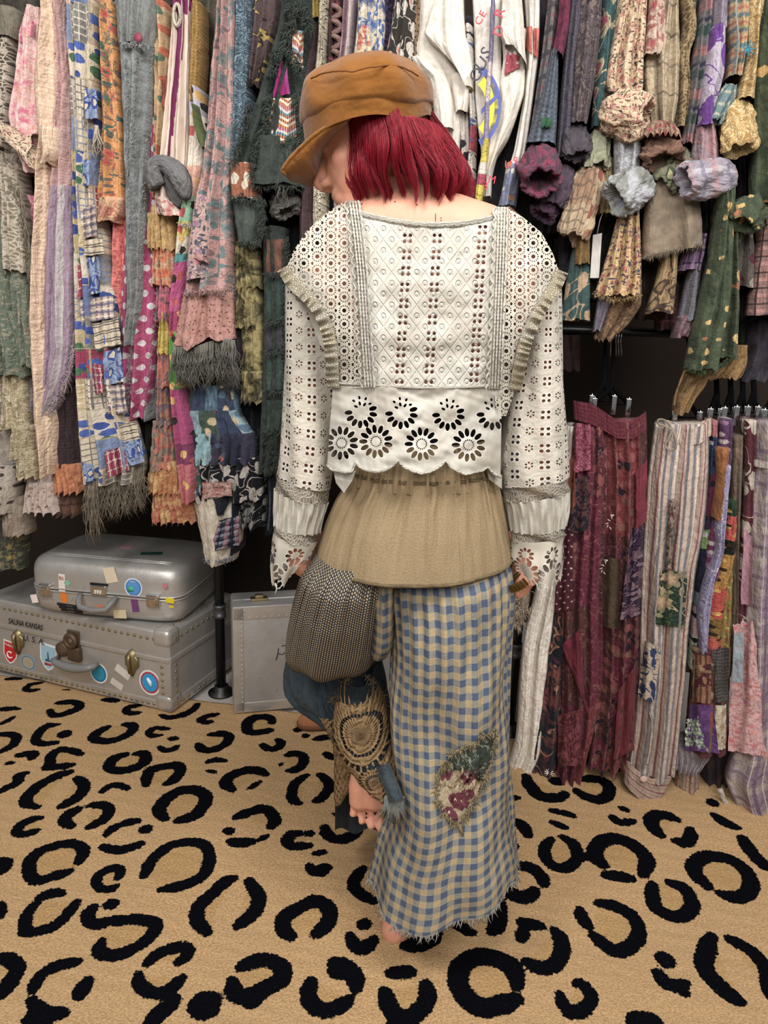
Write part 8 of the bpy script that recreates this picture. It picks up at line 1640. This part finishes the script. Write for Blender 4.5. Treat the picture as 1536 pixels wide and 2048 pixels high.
loft('teal_lining', [(1342, 694, 746, 1.45, .075), (1372, 682, 756, 1.395, .088), (1420, 676, 770, 1.365, .097), (1470, 680, 782, 1.33, .092), (1520, 712, 790, 1.295, .080)], m_teal, tr, nv=16, nu=40)
croch('crochet_wing', [(1428, 636, 676), (1450, 648, 688), (1480, 664, 704), (1520, 668, 712), (1570, 668, 704), (1600, 669, 684)], 1.38, 1.36, .02, .02, 20)
m_teal2 = fab('plain', '46535b', '394750', wr=1.2)
P = []                                                      # the wide hem hanging open behind the foot
for y in np.linspace(1460, 1662, 24):
    t = (y-1460)/202; pts = [(670, 1.36), (668, 1.40), (676, 1.47), (715, 1.52), (760, 1.50), (790, 1.45), (800, 1.38)]; pp = smooth_path(pts, 30); P.append([pl(x, y-6*math.sin(i*.5)*t, Y) for i, (x, Y) in enumerate(pp)])
P = np.array(P); mb = MB(); uvp = np.stack(np.broadcast_arrays(np.linspace(0, .3, 30)[None], np.linspace(.2, 0, 24)[:, None]), -1); mb.grid(P, uvp); mb.grid(P[:, ::-1]+YH*.003, uvp[:, ::-1]); mb.build('open_hem', m_teal2, tr)
def flap(part, quad, Y0, Y1, m):
    q = np.array(quad, float); a = np.linspace(0, 1, 14); P = []
    for t in a: P.append([pl(*((q[0]*(1-u)+q[1]*u)*(1-t)+(q[3]*(1-u)+q[2]*u)*t), Y0+(Y1-Y0)*t-.016*math.sin(u*3.14)+.006*math.sin(t*6)) for u in a])
    P = np.array(P); uvp = np.stack(np.broadcast_arrays(a[None]*.05, (1-a)[:, None]*.12), -1); mb = MB(); mb.grid(P, uvp); mb.grid(P[:, ::-1]+YH*.004, uvp); return mb.build(part, m, tr)
flap('hem_flap', [(752, 1536), (780, 1528), (808, 1598), (778, 1606)], 1.205, 1.165, m_teal2); flap('hem_flap', [(668, 1486), (706, 1500), (716, 1540), (668, 1600)], 1.40, 1.37, m_teal2); flap('hem_flap', [(770, 1560), (800, 1575), (790, 1650), (772, 1640)], 1.20, 1.18, fab('plain', '4c585e', '62645c'))
mb = MB(); q = random.Random(31)
for _k in range(90):
    p0 = pl(q.uniform(770, 808), q.uniform(1590, 1612), 1.165); L_ = q.uniform(.012, .055); w = q.gauss(0, .01); mb.tube([p0, p0+[w*.4, 0, -L_*.5], p0+[w, 0, -L_]], [.0012, .001, .0004], 4)
mb.build('hem_threads', fab('plain', '6c7c84', 'a89c80'), tr)
q = random.Random(33)
for z in [(690, 1355), (742, 1355), (770, 1395), (782, 1450), (800, 1540), (668, 1470), (672, 1400)]:
    mb = MB()
    for _k in range(40):
        p0 = pl(z[0]+q.gauss(0, 8), z[1]+q.gauss(0, 8), 1.34); d = np.array([q.gauss(0, 1), -abs(q.gauss(0, 1)), q.gauss(0, 1)]); d /= np.linalg.norm(d); L_ = q.uniform(.004, .011); mb.tube([p0, p0+d*L_], [.0009, .0003], 4)
    mb.build('crochet_fringe', fab('plain', '8a744c', '6c5838'), tr)
# ---------------------------------------------------------------- suede shoe lying on the rug
m_su = simple('tan_suede_shoe', '9c6848', .9, 0, .1, 16, 30); m_sole = simple('shoe_sole', '6c4630', .8)
sh0 = fl(596, 1456, RUG_T); sdir = fl(668, 1470, RUG_T)-sh0; sdir[2] = 0; sdir /= np.linalg.norm(sdir); sdir = sdir*.82+np.array([.1, .55, 0]); sdir /= np.linalg.norm(sdir); sn = np.array([sdir[1], -sdir[0], 0])
shoe = empty('suede_shoe', sh0+sdir*.1, 'tan suede pointed shoe lying on the rug behind the raised foot', 'shoe')
prof = [(0, .006, .018), (.012, .022, .030), (.04, .034, .044), (.08, .042, .058), (.12, .044, .072), (.16, .040, .088), (.20, .034, .092), (.24, .034, .092), (.262, .020, .085)]
P = []; S_ = []
for d, w, h in prof:
    ring = []; 
    for a in np.linspace(0, np.pi, 16): ring.append(sh0+sdir*d+sn*w*math.cos(a)+np.array([0, 0, .016+h*math.sin(a)**.8*.86]))
    P.append(ring)
    S_.append([sh0+sdir*(d-.002)+sn*(w+.004)*c+np.array([0, 0, z]) for c, z in ((1, .018), (1, .004), (-1, .004), (-1, .018))])
mb = MB(); mb.grid(np.array(P), None, capb=False); mb.add(P[-1], [tuple(range(16))]); mb.add(P[0], [tuple(range(16))]); mb.build('upper', m_su, shoe)
mb = MB(); mb.grid(np.array(S_), None, wrap=True, capa=True, capb=True); mb.build('sole', m_sole, shoe)

# ---------------------------------------------------------------- origins of single-mesh things at their base
for o in list(SC.objects):
    if o.parent is None and o.type == 'MESH' and not o.children and o.get('kind') != 'structure' and o.name != 'rug':
        n = len(o.data.vertices); co = np.empty(n*3); o.data.vertices.foreach_get('co', co); co = co.reshape(-1, 3)
        c = (co.min(0)+co.max(0))/2; c[2] = co[:, 2].min(); o.data.vertices.foreach_set('co', (co-c).ravel()); o.location = V(c); o.data.update()
